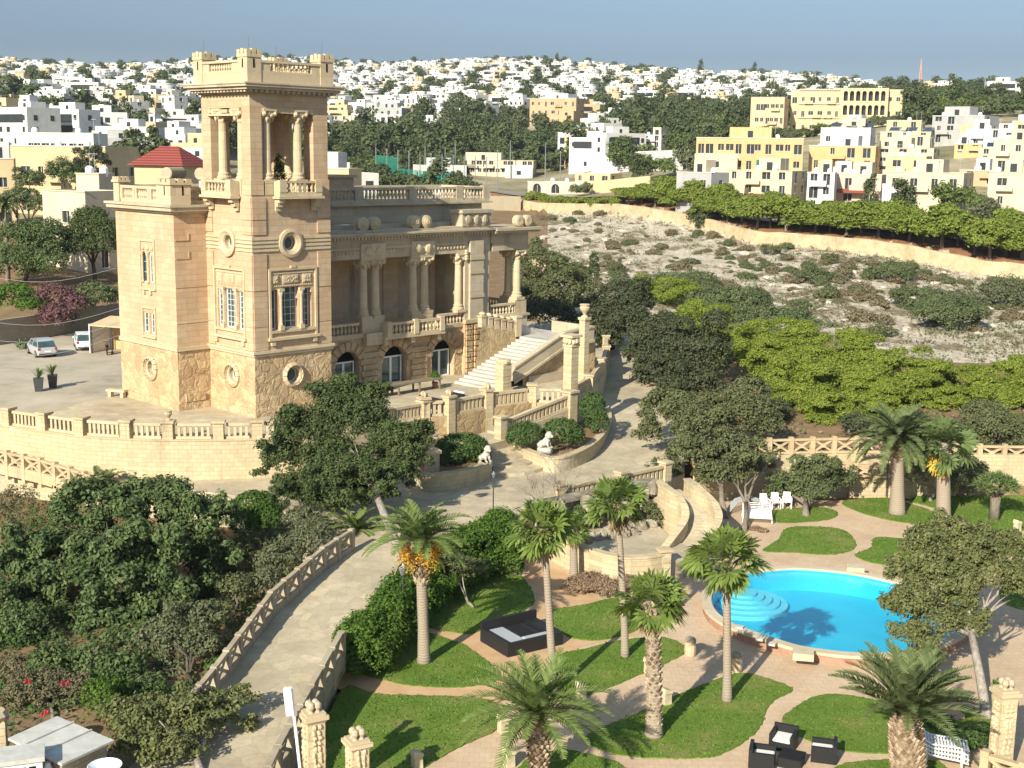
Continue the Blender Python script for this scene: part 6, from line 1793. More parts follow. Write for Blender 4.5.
# date palm with orange fruit by the ivy
base = at(424, 662, 0.05); r_ = palm_root('date_palm', 'date palm with hanging orange fruit clusters beside the ivy bank', base)
tp = top_of(base, 420, 543)
lean_trunk(r_, tp, [(0, 0.36), (0.06, 0.28), (0.3, 0.235), (0.72, 0.235), (0.86, 0.27), (1, 0.24)])
boots(r_, [(tp.z * 0.66, 0.26), (tp.z * 0.8, 0.42), (tp.z * 0.95, 0.40), (tp.z + 0.1, 0.22)], 1, 90, 0.15, tp)
feather_crown(r_, tp, 40, 2.45, 2, 'palm', e_hi=1.45, droop=1.15, e_lo=0.25, lw=0.46, dead=2)
rng = np.random.default_rng(3); Q = []
for k in range(11):
    a = k * 0.57 + 0.2
    c = np.array([tp.x + 0.72 * math.cos(a), tp.y + 0.72 * math.sin(a), tp.z - 0.3 - 0.3 * (k % 2)])
    P = c + rng.normal(size=(260, 3)) * np.array([0.15, 0.15, 0.26]); Q.append(leaf_quads(P, unit(rng.normal(size=(260, 3))), 0.075, rng, 0.8))
V = np.concatenate(Q); link('date_clusters', np_mesh('date_clusters', V, np.arange(len(V)).reshape(-1, 4), LEAF['fruit']), r_)
# fan palms: (base px, crown px, radius, crown size, label)
FANS = [
    ((553, 692), (543, 528), 0.17, 1.08, 34, 'slender fan palm standing just behind the black daybed'),
    ((625, 656), (617, 502), 0.16, 1.08, 32, 'tallest slender fan palm in front of the grotto'),
    ((654, 735), (652, 600), 0.29, 1.05, 36, 'stocky fan palm with a rough trunk at the middle of the lawns'),
    ((727, 700), (726, 558), 0.18, 1.2, 34, 'fan palm leaning over the near edge of the pool'),
    ((574, 580), (573, 528), 0.22, 0.75, 26, 'short fan palm growing in the dry flower bed by the cream wall')]
for i, (bp_, cp_, rr_, cs, n_, lab) in enumerate(FANS):
    base = at(*bp_, 0.05); r_ = palm_root('fan_palm', lab, base); tp = top_of(base, *cp_)
    lean_trunk(r_, tp, [(0, rr_ * 1.45), (0.05, rr_ * 1.15), (0.2, rr_), (0.7, rr_ * 0.85), (1, rr_ * 0.8)])
    if i == 2: boots(r_, [(0.3, rr_ * 1.0), (tp.z * 0.5, rr_ * 0.98), (tp.z, rr_ * 0.9)], 5, 210, 0.12, tp)
    else: boots(r_, [(tp.z - 0.7, rr_), (tp.z, rr_ * 1.1)], 5, 26, 0.13, tp)
    fan_crown(r_, (tp.x, tp.y, tp.z), n_, 0.85 * cs, 0.72 * cs, 10 + i, dead=8 if i != 4 else 4)
# canary palms
base = at(539, 782, 0.0); r_ = palm_root('canary_palm', 'bushy date palm with a pineapple trunk at the bottom edge of the lawns', base); tp = top_of(base, 536, 714)
lean_trunk(r_, tp, [(0, 0.2), (0.4, 0.26), (0.8, 0.36), (1, 0.25)], 'palm_trunk')
boots(r_, [(0.0, 0.22), (tp.z * 0.45, 0.42), (tp.z * 0.8, 0.48), (tp.z, 0.3)], 7, 170, 0.13, tp)
feather_crown(r_, tp, 50, 2.75, 8, 'palm', e_hi=1.45, e_lo=0.0, droop=1.0, lw=0.46, lq=0.045)
base = at(908, 790, 0.0); r_ = palm_root('canary_palm', 'large canary palm with a fat pale pineapple trunk at the lower right', base); tp = top_of(base, 905, 716)
lean_trunk(r_, tp, [(0, 0.5), (0.4, 0.56), (0.8, 0.52), (1, 0.3)], 'palm_trunk')
boots(r_, [(0.0, 0.54), (tp.z * 0.4, 0.62), (tp.z * 0.85, 0.58), (tp.z + 0.1, 0.35)], 9, 420, 0.13, tp)
feather_crown(r_, tp, 58, 2.9, 10, 'palm_dark', e_hi=1.5, e_lo=0.5, droop=0.85, lw=0.42, lq=0.055)
base = at(897, 513, 0.05); r_ = palm_root('canary_palm', 'tall canary palm with a ball of cut stubs under its crown by the back wall', base); tp = top_of(base, 897, 438)
lean_trunk(r_, tp, [(0, 0.62), (0.06, 0.5), (0.3, 0.42), (0.7, 0.4), (1, 0.4)])
boots(r_, [(tp.z * 0.72, 0.42), (tp.z * 0.82, 0.66), (tp.z * 0.93, 0.62), (tp.z + 0.1, 0.3)], 11, 130, 0.16, tp)
feather_crown(r_, tp, 50, 3.3, 12, 'palm_dark', e_lo=-0.15, droop=1.15, lw=0.5, lq=0.07)
base = at(943, 519, 0.05); r_ = palm_root('fan_palm', 'grey green fan palm with a thick trunk and yellow dead leaves by the back wall', base); tp = top_of(base, 943, 442)
lean_trunk(r_, tp, [(0, 0.55), (0.08, 0.46), (0.4, 0.42), (0.8, 0.36), (1, 0.32)])
fan_crown(r_, (tp.x, tp.y, tp.z), 46, 1.3, 1.0, 31, e_lo=-0.6, dead=0, leafk='dragon')
rng = np.random.default_rng(5); Q = [fan_leaf(rng, rng.uniform(3.6, 5.8), -0.8 - .5 * rng.random(), 0.6, 0.9, 1.5) + np.array([tp.x, tp.y, tp.z - 0.6]) for _ in range(12)]
V = np.concatenate(Q); M['yellow_leaf'] = leafmat('yellow_dead_leaves', (0.55, 0.40, 0.06), (0.6, 0.47, 0.10), (0.5, 0.36, 0.08), 0.2)
link('dry_leaves', np_mesh('dry_leaves', V, np.arange(len(V)).reshape(-1, 4), M['yellow_leaf']), r_)
base = at(356, 540, 1.6); r_ = palm_root('young_palm', 'young feathery palm half hidden under the dark conifer', base)
lean_trunk(r_, (0, 0, 0.5), [(0, .2), (1, .18)]); feather_crown(r_, 0.5, 22, 1.9, 40, 'palm', e_lo=0.1, droop=1.0, lw=0.36)
base = at(100, 500, 1.2); r_ = palm_root('young_palm', 'young palm poking above the big dark tree by the lower road', base)
lean_trunk(r_, (0, 0, 0.8), [(0, .2), (1, .18)]); feather_crown(r_, 0.8, 22, 1.8, 41, 'palm_dark', e_lo=0.0, droop=1.0, lw=0.36)
base = Vector((21.3, 110, 3.3)); r_ = palm_root('young_palm', 'distant palm with dead brown skirt among the yellow green pines', base); tp = top_of(base, 769, 352)
lean_trunk(r_, tp, [(0, .3), (1, .28)]); fan_crown(r_, tuple(tp), 24, 0.8, 0.8, 44, e_lo=0.1, dead=24)
base = Vector((-56, 150, 5)); r_ = palm_root('young_palm', 'palm behind the parking wall at the far left edge', base); tp = top_of(base, 4, 205)
base.x = at_y(4, 205, 150).x; r_.location = base; tp.x = 0
lean_trunk(r_, tp, [(0, .3), (1, .28)]); feather_crown(r_, tp, 26, 2.6, 46, 'palm_dark', lq=0.09)
# dragon tree
base = at(994, 519, 0.05); r_ = empty('dragon_tree', base, 0, 'small dragon tree with a mushroom shaped crown on the far right lawn', 'tree')
b = MB(); b.tube([(0, 0, -.1), (0, 0, 1.0), (0, 0, 1.5)], [0.34, 0.3, 0.34], 10)
for k in range(7):
    a = k * 0.9; b.tube([(0, 0, 1.3), (0.45 * math.cos(a), 0.45 * math.sin(a), 1.75), (0.8 * math.cos(a), 0.8 * math.sin(a), 2.0)], [0.16, 0.11, 0.09], 6)
b.build('trunk', M['bark'], r_, True)
rng = np.random.default_rng(9); Q = []
for k in range(34):
    a = k * 2.39996; q = math.sqrt((k + .5) / 34) * 1.25
    c = np.array([q * math.cos(a), q * math.sin(a), 2.75 - 0.45 * q * q])
    n_ = 46
    d = unit(rng.normal(size=(n_, 3)) * np.array([1, 1, .6]) + np.array([0.3 * math.cos(a), 0.3 * math.sin(a), 0.5])); side_ = unit(np.cross(d, rng.normal(size=(n_, 3)))) * 0.035
    tipp = c + d * rng.uniform(.35, .55, (n_, 1)) - np.array([0, 0, 0.1])
    Q.append(np.stack([c - side_, c + side_, tipp + side_ * .3, tipp - side_ * .3], 1).reshape(-1, 3))
V = np.concatenate(Q); link('leaf_rosettes', np_mesh('leaf_rosettes', V, np.arange(len(V)).reshape(-1, 4), LEAF['dragon']), r_)

# low ground cover over the lower left garden
rng = np.random.default_rng(77)
n = 2600
q = np.stack([rng.uniform(-34, -9, n), rng.uniform(38, 78, n)], -1)
edge = np.interp(q[:, 1], [38, 47, 55, 62, 70, 78], [-13.5, -12.4, -11.4, -9.8, -14, -30])
q = q[q[:, 0] < edge]
q = q[(np.sin(q[:, 0] * 0.9 + 1) * np.sin(q[:, 1] * 0.7) + rng.normal(size=len(q)) * .5) > -0.35]
VV = []
for x, y in q:
    m_ = 16; r_ = rng.uniform(.25, .6); C_ = np.array([x, y, float(land(x, y)) + .1]) + rng.normal(size=(m_, 3)) * np.array([r_, r_, .16]) + np.array([0, 0, .1])
    VV.append(leaf_quads(C_, unit(rng.normal(size=(m_, 3)) + np.array([0, -.3, .8])), .2, rng))
V = np.concatenate(VV); tag(link('ground_cover', np_mesh('ground_cover', V, np.arange(len(V)).reshape(-1, 4), LEAF['bush'])), kind='stuff')
HAZE = 0.0001
# ------------------------------------------------------------------ valley: field wall, road, pines, scrub
def wy(t): return float(wall_y(t))
ts = np.linspace(-0.015, 0.6, 60)
fw = [(t_ * wy(t_), wy(t_)) for t_ in ts]
b = MB(); strip_wall(b, fw, lambda x, y: float(land(x, y)) - 1.0, lambda x, y: float(land(x, y)) + 2.35 + 0.14 * math.sin(x * 0.9) * math.sin(x * 0.37), 0.7)
t = NT('field_wall_stone', 0.95, 0.05); co = t.coord(); f = t.noise(co, 0.5, 8, 0.75); t.bump(f, 0.8, 0.1)
M['fieldwall'] = t.out(t.ramp(f, [(0.3, (0.34, 0.26, 0.16)), (0.5, (0.52, 0.41, 0.26)), (0.72, (0.62, 0.51, 0.35))]))
tag(b.build('field_wall', M['fieldwall']), 'long dry stone retaining wall between the rocky field and the row of pines', 'wall')
def ribbon(name, pts, w, mat, dz=0.12):
    b = MB(); vs, fs = [], []
    for i, (x, y) in enumerate(pts):
        a, c = pts[max(i - 1, 0)], pts[min(i + 1, len(pts) - 1)]
        d = Vector((c[0] - a[0], c[1] - a[1], 0)).normalized(); n_ = Vector((-d.y, d.x, 0)) * w / 2
        z = float(land(x, y)) + dz
        vs += [(x - n_.x, y - n_.y, z), (x + n_.x, y + n_.y, z)]
    for i in range(len(pts) - 1): fs.append((2 * i, 2 * i + 2, 2 * i + 3, 2 * i + 1))
    b.add(vs, fs); return tag(b.build(name, mat), kind='structure')
ribbon('valley_road', [(t_ * (wy(t_) + 19), wy(t_) + 19) for t_ in ts], 7.5, M['asphalt'], 0.3)
ribbon('side_road', [(ground(px, Y).x, Y) for px, Y in ((505, 330), (515, 350), (535, 335), (560, 325), (590, 312))], 6, M['asphalt'], 0.35)

def shared_crown(name, blobs, leafk, leaf, seed, **kw): return crown_mesh(name, blobs, LEAF[leafk], leaf, seed=seed, **kw)
# pines along the road
pine_src = []
for s_ in range(4):
    rr = random.Random(s_ + 90); bl = []
    for k in range(20):
        a = rr.uniform(0, 6.28); q = rr.uniform(0, 1) ** .5 * 2.6
        bl.append((q * math.cos(a), q * math.sin(a), 2.9 + 1.2 * (1 - (q / 2.6) ** 2) + rr.uniform(-1.3, .6), rr.uniform(1.0, 1.6), rr.uniform(1.0, 1.6), rr.uniform(.7, 1.1)))
    cm = shared_crown('crown', bl, 'roadpine', 0.34, s_, clump=0.4, fill=8, flatc=0.7, up=0.5)
    b = MB(); b.tube([(0, 0, -.4), (0.1 * s_ - .2, 0, 1.5), (0.2, 0.1, 3.6)], [0.22, 0.17, 0.12], 7)
    for k in range(4): a = k * 1.6 + s_; b.tube([(0.1, 0, 2.2), (1.4 * math.cos(a), 1.4 * math.sin(a), 3.8)], [0.1, 0.05], 5)
    tm_ = b.build('trunk', M['bark']); tmesh = tm_.data; bpy.data.objects.remove(tm_)
    pine_src.append((cm, tmesh))
rr = random.Random(77)
ROW = [(628, 5), (642, 9), (655, 6), (668, 10), (684, 7), (699, 10), (712, 6), (728, 8), (742, 10), (757, 6), (770, 9), (786, 7), (800, 10), (815, 7), (830, 9), (846, 6), (862, 9), (878, 7), (893, 10), (909, 7), (925, 9), (942, 6), (958, 10), (975, 8), (990, 5), (1006, 9), (1022, 7), (1040, 9), (720, 13), (778, 13), (838, 13), (900, 13), (965, 13), (1012, 13), (690, 13)]
for i, (px, off) in enumerate(ROW):
    t_ = (px - 512) / FPX; Y = wy(t_) + off; g_ = ground(px, Y)
    s_ = rr.uniform(1.25, 1.7) * (0.8 if px < 660 else 1.0)
    cm, tmesh = pine_src[i % 4]
    root = empty('roadside_pine', g_, rr.uniform(0, 6.28), 'rounded bright green pine in the row along the valley road', 'tree', 'pines in the row along the valley road', s_)
    root.scale = (s_ * .92, s_ * .92, rr.uniform(.75, 1.25) * (.8 if px < 660 else 1)); link('crown', cm, root); link('trunk', tmesh, root)
# low green shrubs continuing the row to the left
shr = [shared_crown('field_shrub', [(0, 0, .45, 1, 1, .6), (.6, .3, .35, .7, .7, .5), (-.5, -.4, .35, .7, .7, .5)], k, 0.22, i, clump=.4, fill=8) for i, k in enumerate(('scrub', 'scrub', 'lentisk', 'dryscrub', 'roadpine'))]
def shrub(px, Y, s, k, lab, grp, name='field_shrub', sz=None):
    g_ = ground(px, Y); o = link(name, shr[k], None, g_, rr.uniform(0, 6.28)); o.scale = (s, s, s * (sz or rr.uniform(.8, 1.15)))
    return tag(o, lab, 'shrub', grp)
for px, off, s in ((548, 4, 1.6), (560, 6, 1.5), (572, 4, 1.7), (583, 7, 1.4), (596, 4, 1.9), (607, 7, 1.5), (617, 4, 1.7), (534, 9, 2.0), (541, 12, 1.8)):
    shrub(px, wy((px - 512) / FPX) + off, s, 4, 'low bright green shrub at the left end of the roadside row', 'low shrubs at the left end of the roadside row')
for px, Y, rx, rz, lab, lk in ((890, 180, 22, 11, 'large round green shrub against the field wall', 'scrub'), (770, 212, 9, 6, 'dark round shrub below the field wall left of the large one', 'lentisk'), (830, 198, 8, 6, 'small dark shrub midway along the foot of the field wall', 'lentisk'),
    (812, 174, 17, 9, 'light green shrub in the middle of the rocky field', 'scrub'), (945, 136, 34, 20, 'very large pale green thicket at the right of the rocky field', 'scrub'), (918, 152, 26, 14, 'green thicket above the very large one in the rocky field', 'scrub'), (1010, 156, 30, 18, 'big grey green bush at the right edge of the rocky field', 'olive'), (962, 150, 22, 13, 'bush between the two thickets at the right of the rocky field', 'olive'), (880, 130, 14, 7, 'dark shrub just above the yellow green pines in the rocky field', 'lentisk')):
    c = ground(px, Y); k_ = mpp(Y); q = [(c.x, c.y, c.z + rz * k_ * .8, rx * k_, rx * k_, rz * k_)]
    for m_ in range(7):
        a_ = rr.uniform(0, 6.28); q.append((c.x + math.cos(a_) * rx * k_ * .8, c.y + math.sin(a_) * rx * k_ * .8, c.z + rz * k_ * rr.uniform(.4, 1.1), rx * k_ * .45, rx * k_ * .45, rz * k_ * .5))
    tree('thicket', lab, 'shrub', c, q, lk, 0.22, trunk=False, seed=int(px), clump=.3, fill=7, dens=1.0)
n_ = 0
while n_ < 285:
    px = rr.uniform(535, 1060); t_ = (px - 512) / FPX; Y = lerp(135, wy(t_) - 4, rr.random() ** .8)
    shrub(px, Y, rr.choice([0.4, 0.5, 0.6, 0.8, 1.0, 1.2]) * rr.uniform(.8, 1.1), rr.choice([0, 2, 3, 3, 3]), 'low scrubby bush among the pale rocks of the field', 'low bushes scattered over the rocky field'); n_ += 1
rng = np.random.default_rng(61); VV = []
for k in range(2000):
    px = rr.uniform(525, 1070); t_ = (px - 512) / FPX; Y = lerp(122, wy(t_) - 2, rr.random() ** .85)
    x = t_ * Y
    if math.sin(x * .13 + 1) * math.sin(Y * .07) + rr.uniform(-.7, .7) < -.1: continue
    r_ = rr.uniform(.25, .8); m_ = 14; C_ = np.array([x, Y, float(land(x, Y)) + .2]) + rng.normal(size=(m_, 3)) * np.array([r_, r_, .2 * r_ + .06])
    VV.append(leaf_quads(C_, unit(rng.normal(size=(m_, 3)) + np.array([0, -.3, .6])), .36, rng))
for k in range(900):
    x, Y = rr.uniform(14, 90), rr.uniform(88, 122); r_ = rr.uniform(.3, .9); m_ = 14
    C_ = np.array([x, Y, float(land(x, Y)) + .2]) + rng.normal(size=(m_, 3)) * np.array([r_, r_, .2 * r_ + .06])
    VV.append(leaf_quads(C_, unit(rng.normal(size=(m_, 3)) + np.array([0, -.3, .6])), .3, rng))
rng.shuffle(VV)
h_ = len(VV) * 3 // 5
for nm, part, mk in (('field_scrub', VV[:h_], 'dryscrub'), ('field_herbs', VV[h_:], 'scrub')):
    V = np.concatenate(part); tag(link(nm, np_mesh(nm, V, np.arange(len(V)).reshape(-1, 4), LEAF[mk])), kind='stuff')
# dense maquis at the near edge of the field
for i, (px, py, Y, rx, rz) in enumerate(((690, 292, 150, 36, 14), (735, 300, 146, 34, 14), (775, 318, 140, 36, 14), (815, 330, 136, 28, 10), (720, 318, 138, 34, 14), (760, 335, 132, 30, 12), (672, 280, 160, 20, 8), (845, 342, 130, 18, 7), (700, 278, 165, 18, 7))):
    c = ground(px, Y)
    tree('maquis_thicket', 'dense grey green thicket on the near edge of the rocky field', 'shrub', c, [B(px, py, Y, rx, rz), B(px - rx * .6, py + 3, Y, rx * .5, rz * .8), B(px + rx * .6, py + 3, Y, rx * .5, rz * .8)], 'scrub', 0.26, trunk=False, seed=200 + i, group='thickets on the near edge of the rocky field', fill=8, clump=.3)
t = NT('pale_boulder', 0.95, 0.05); M['boulder'] = t.out(t.ramp(t.noise(t.coord(), 1.0, 7), [(0.3, (0.36, 0.31, 0.24)), (0.7, (0.62, 0.57, 0.49))]))
bm_ = []
for k in range(4):
    b = MB(); b.blob((0, 0, .2), (1, .8, .55), k, .3, (5, 8)); o = b.build('boulder', M['boulder']); bm_.append(o.data); bpy.data.objects.remove(o)
for k in range(110):
    px = rr.uniform(540, 1050); t_ = (px - 512) / FPX; Y = lerp(130, wy(t_) - 3, rr.random()); g_ = ground(px, Y)
    o = link('boulder', bm_[k % 4], None, g_, rr.uniform(0, 6)); s = rr.choice([.4, .5, .7, 1.0]) * rr.uniform(.8, 1.2); o.scale = (s * 1.4, s, s * .8)
    tag(o, 'pale limestone boulder lying in the rocky field', 'rock', 'boulders in the rocky field')
# trees beyond the loggia and around it
tree('leafy_tree', 'loose grey green tree beyond the villa porch', 'tree', ground(548, 140), [B(540, 262, 140, 26, 20), B(565, 282, 138, 28, 22), B(530, 290, 140, 18, 20), B(585, 298, 138, 16, 16), B(550, 300, 139, 30, 18), B(515, 262, 142, 12, 20)], 'lentisk', 0.24, 0.25, 'dark_bark', seed=210, fill=8)
tree('dark_hedge', 'dark hedge in shadow behind the stair landing', 'hedge', Vector((1.5, 125, 4.4)), [B(545, 312, 126, 30, 14), B(575, 325, 124, 18, 14), B(520, 300, 128, 14, 18)], 'oak', 0.22, trunk=False, seed=211)
tree('cypress', 'small slim cypress at the edge of the rocky field', 'tree', ground(594, 150), [B(594, 262, 150, 5, 12), B(594, 272, 150, 6, 10)], 'juniper', 0.2, 0.1, seed=212)

# ------------------------------------------------------------------ left: parking wall, trees and houses behind it
pw_ = [(-66, 96), (-52, 107), (-46.3, 113.0), (-40.2, 126.0), (-34, 140)]
b = MB(); strip_wall(b, pw_, 3.5, 6.7, 0.5); tag(b.build('parking_wall', M['dark_stone']), 'long dim stone wall behind the parked cars', 'wall')
for lab, nm, cat, bl, base, lk, tr in (
    ('broad dark green tree behind the parking wall at the far left', 'leafy_tree', 'tree', [B(18, 245, 150, 38, 24), B(45, 240, 148, 26, 22), B(15, 265, 146, 30, 18), B(48, 262, 146, 22, 16)], ground(25, 150), 'carob', 1),
    ('dark rounded tree close to the left corner of the villa', 'leafy_tree', 'tree', [B(92, 230, 152, 26, 20), B(105, 240, 150, 20, 22), B(80, 245, 150, 18, 16), B(90, 215, 153, 16, 10)], ground(95, 152), 'juniper', 1),
    ('bright green bush over the parking wall at the left edge', 'shrub', 'shrub', [B(12, 297, 121, 26, 14), B(-8, 297, 121, 14, 14), B(30, 305, 118, 14, 9)], Vector((-46, 124, 5)), 'ivy', 0),
    ('mauve flowering bougainvillea hanging over the parking wall', 'bougainvillea', 'shrub', [B(55, 296, 121, 22, 13), B(58, 316, 118, 20, 14), B(40, 303, 119, 12, 10), B(75, 303, 120, 14, 9)], Vector((-42, 122, 5)), 'mauve', 0),
    ('dull green hedge over the parking wall beside the villa corner', 'shrub', 'shrub', [B(95, 294, 124, 24, 11), B(115, 296, 126, 14, 11), B(85, 303, 121, 12, 7)], Vector((-41, 130, 5)), 'scrub', 0),
    ('spiky green agave clump at the foot of the parking wall', 'agave', 'plant', [B(22, 345, 112, 7, 6)], Vector((-44, 112, 4.5)), 'agave', 0),
    ('dark pine beside the arched house on the left', 'leafy_tree', 'tree', [B(92, 158, 200, 16, 14), B(85, 170, 200, 14, 10)], ground(90, 200), 'oak', 1),
    ('green tree in front of the arched house on the left', 'leafy_tree', 'tree', [B(62, 170, 195, 16, 12), B(72, 178, 195, 14, 10)], ground(65, 195), 'carob', 1),
    ('leafy tree between the two left houses', 'leafy_tree', 'tree', [B(30, 180, 185, 18, 12), B(18, 200, 180, 20, 14), B(40, 205, 178, 16, 12)], ground(28, 182), 'scrub', 1)):
    tree(nm, lab, cat, base, bl, lk, 0.26, 0.25, 'dark_bark', seed=len(lab), trunk=bool(tr), fill=8)

# ------------------------------------------------------------------ houses
def plaster(name, c):
    t = NT(name, 0.9, 0.1); co = t.coord(); f = t.noise(co, 0.4, 7, 0.7); st_ = t.noise(t.coord('Object', (1, 1, .2)), 0.6, 5)
    k = t.ramp(f, [(0.3, tuple(x * .88 for x in c)), (0.7, tuple(min(1, x * 1.06) for x in c))])
    return t.out(t.mix(t.ramp(st_, [(0.5, (0, 0, 0)), (0.8, (0.3,) * 3)]), k, tuple(x * .6 for x in c)))
PL = {'white': plaster('white_plaster', (0.62, 0.605, 0.57)), 'cream': plaster('cream_plaster', (0.58, 0.50, 0.375)), 'tan': plaster('tan_limestone', (0.56, 0.44, 0.27)), 'grey': plaster('grey_plaster', (0.40, 0.395, 0.385)),
      'orange': plaster('orange_limestone', (0.60, 0.405, 0.21)), 'gold': plaster('golden_limestone', (0.60, 0.475, 0.295)), 'pink': plaster('pink_plaster', (0.60, 0.46, 0.38)), 'yellow': plaster('yellow_plaster', (0.60, 0.51, 0.36)), 'rust': plaster('rust_limestone', (0.50, 0.36, 0.22))}
M['pane'] = flat('dark_window', (0.035, 0.04, 0.045), 0.2, 0.5, 0.3, 0.3)
M['green_wood'] = flat('green_balcony_wood', (0.03, 0.13, 0.09), 0.5, 0.3)
M['red_awning'] = flat('red_tiles', (0.26, 0.085, 0.055), 0.8, 0.1)
M['solar'] = flat('solar_panel', (0.015, 0.02, 0.035), 0.15, 0.6)
def house(px0, px1, pyt, Y, col, lab, yaw=0.55, depth=None, storeys=2, base_drop=3.0, roof=('room', 'tank'), cat='house', name='house', green=False, awning=False, cols=None, arches=False, seed=0, z0=None):
    """block house seen from px0 to px1, roof edge at pyt, standing at depth Y; yaw turns its front to the left"""
    g_ = ground((px0 + px1) / 2, Y)
    W_ = (px1 - px0) * mpp(Y)
    d = depth or W_ * 0.6
    # visible width = w cos + d sin
    w = max(3.0, (W_ - d * abs(math.sin(yaw))) / math.cos(yaw))
    zt = top_z((px0 + px1) / 2, pyt, Y)
    z0 = g_.z if z0 is None else z0
    h = max(3.0, zt - z0)
    root = empty(name, (g_.x, g_.y, z0), -yaw, lab, cat)
    rr = random.Random(seed + int(px0 * 7 + Y))
    F_ = WP((-w / 2, -d / 2, 0), (1, 0, 0), (0, -1, 0)); S_ = WP((w / 2, -d / 2, 0), (0, 1, 0), (1, 0, 0))
    if yaw < 0: S_ = WP((-w / 2, -d / 2, 0), (0, 1, 0), (-1, 0, 0))
    nf = cols or max(2, int(w / 3.4)); nsd = max(1, int(d / 4.0)); st_h = h / storeys
    hf, hs = [], []
    for k in range(storeys):
        for wp_, n_, L_, lst in ((F_, nf, w, hf), (S_, nsd, d, hs)):
            for j in range(n_):
                if rr.random() < 0.1: continue
                c = (j + 0.5) / n_ * L_ + rr.uniform(-.3, .3); ww = rr.choice([0.9, 1.1, 1.3, 1.7]); zb = k * st_h + (0.9 if rr.random() < .65 else 0.15); ztp = min(k * st_h + 2.3, (k + 1) * st_h - 0.3)
                if c - ww / 2 < 0.3 or c + ww / 2 > L_ - 0.3: continue
                if arches: zb, ztp, ww = k * st_h + .15, (k + 1) * st_h - 0.5, min(2.4, L_ / n_ * .7)
                lst.append(('arch' if arches else 'rect', c - ww / 2, c + ww / 2, zb, ztp))
    b = MB(); F_.wall(b, 0, w, -base_drop, h, hf, 0.3); S_.wall(b, 0, d, -base_drop, h, hs, 0.3)
    b.quad((-w / 2, d / 2, -base_drop), (w / 2, d / 2, -base_drop), (w / 2, d / 2, h), (-w / 2, d / 2, h))
    sx = -w / 2 if yaw >= 0 else w / 2
    b.quad((sx, -d / 2, -base_drop), (sx, d / 2, -base_drop), (sx, d / 2, h), (sx, -d / 2, h))
    b.build('wall', PL[col], root)
    b = MB(); b.quad((-w / 2, -d / 2, h - .5), (w / 2, -d / 2, h - .5), (w / 2, d / 2, h - .5), (-w / 2, d / 2, h - .5))
    F_.box(b, -0.1, w + .1, h - .12, h + .03, -0.1, 0.2)
    ro = b.build('roof', PL['cream' if col in ('cream', 'yellow') else 'white'], root)
    for wp_, lst in ((F_, hf), (S_, hs)):
        for hh in lst:
            b = MB(); wp_.box(b, hh[1] - .1, hh[2] + .1, hh[3] - .12, hh[3], -0.1, 0.05); wp_.box(b, (hh[1] + hh[2]) / 2 - .04, (hh[1] + hh[2]) / 2 + .04, hh[3], hh[4] - (0.4 if arches else 0), 0.2, 0.25)
            f = b.build('window', PL['white'], root)
            b = MB(); b.quad(wp_.P(hh[1], hh[3], .28), wp_.P(hh[2], hh[3], .28), wp_.P(hh[2], hh[4], .28), wp_.P(hh[1], hh[4], .28)); b.build('pane', M['pane'], f)
    if storeys > 1 and not arches:
        for j in range(max(1, nf // 3)):
            s_ = rr.uniform(.1, .7) * w; k = rr.randint(1, storeys - 1); zz = k * st_h
            b = MB()
            if green:
                F_.box(b, s_, s_ + 1.9, zz - .1, zz + 2.6, -0.8, 0.0); b.build('enclosed_balcony', M['green_wood'], root)
            else:
                F_.box(b, s_, s_ + 3.0, zz - .15, zz, -1.0, 0.0); F_.box(b, s_, s_ + 3.0, zz, zz + .95, -1.0, -.9); b.build('balcony', PL[col], root)
    if awning:
        b = MB(); q = [F_.P(.3, 2.7, -2.2), F_.P(w * .7, 2.7, -2.2), F_.P(w * .7, 3.3, 0), F_.P(.3, 3.3, 0)]; b.add([*q, *[p - Vector((0, 0, .15)) for p in q]], [(0, 1, 2, 3), (4, 7, 6, 5), (0, 4, 5, 1), (1, 5, 6, 2), (3, 2, 6, 7), (0, 3, 7, 4)]); b.build('awning', M['red_awning'], root)
    if w > 11 and roof and storeys > 1 and not arches:
        b = MB(); aw = w * rr.uniform(.28, .42); ah = h * rr.uniform(.42, .62); s0 = rr.choice([0.0, w - aw])
        F_.box(b, s0, s0 + aw, -base_drop, ah, -2.6, 0.0); F_.box(b, s0 - .05, s0 + aw + .05, ah, ah + .9, -2.65, -2.45); o = b.build('annex', PL[rr.choice([col, 'cream', 'tan', 'white'])], root)
        b = MB(); F_.box(b, s0 + aw * .5 - .7, s0 + aw * .5 + .7, ah - 2.1, ah - .8, -2.66 + .04, -2.602); b.build('window', M['pane'], o)
    if roof:
        for k in range(2):
            b = MB(); x = rr.uniform(-.45, .45) * w; y = rr.uniform(-.3, .3) * d; b.tube([(x, y, h - .4), (x, y, h + 2.6)], .035, 5); b.bar((x - .5, y, h + 2.4), (x + .5, y, h + 2.4), .05, .05); b.build('aerial', M['metal'], root)
    if 'room' in roof:
        b = MB(); rw = w * rr.uniform(.3, .5); x = rr.uniform(-.2, .2) * w; b.box(x - rw / 2, x + rw / 2, -d * .2, d * .35, h - .45, h + 2.4); o = b.build('roof_room', PL[rr.choice(['white', 'cream', col])], root)
        b = MB(); b.box(x - .6, x + .6, -d * .2 - .06, -d * .2 - .003, h - .3, h + 1.6); b.build('door', M['pane'], o)
    if 'tank' in roof:
        for k in range(2):
            b = MB(); x = rr.uniform(-.4, .4) * w; y = rr.uniform(-.3, .3) * d; b.lathe((x, y, h - .5), [(.5, 0), (.55, .3), (.55, 1.1), (.3, 1.4)], 9); b.build('water_tank', M['white_plastic'], root)
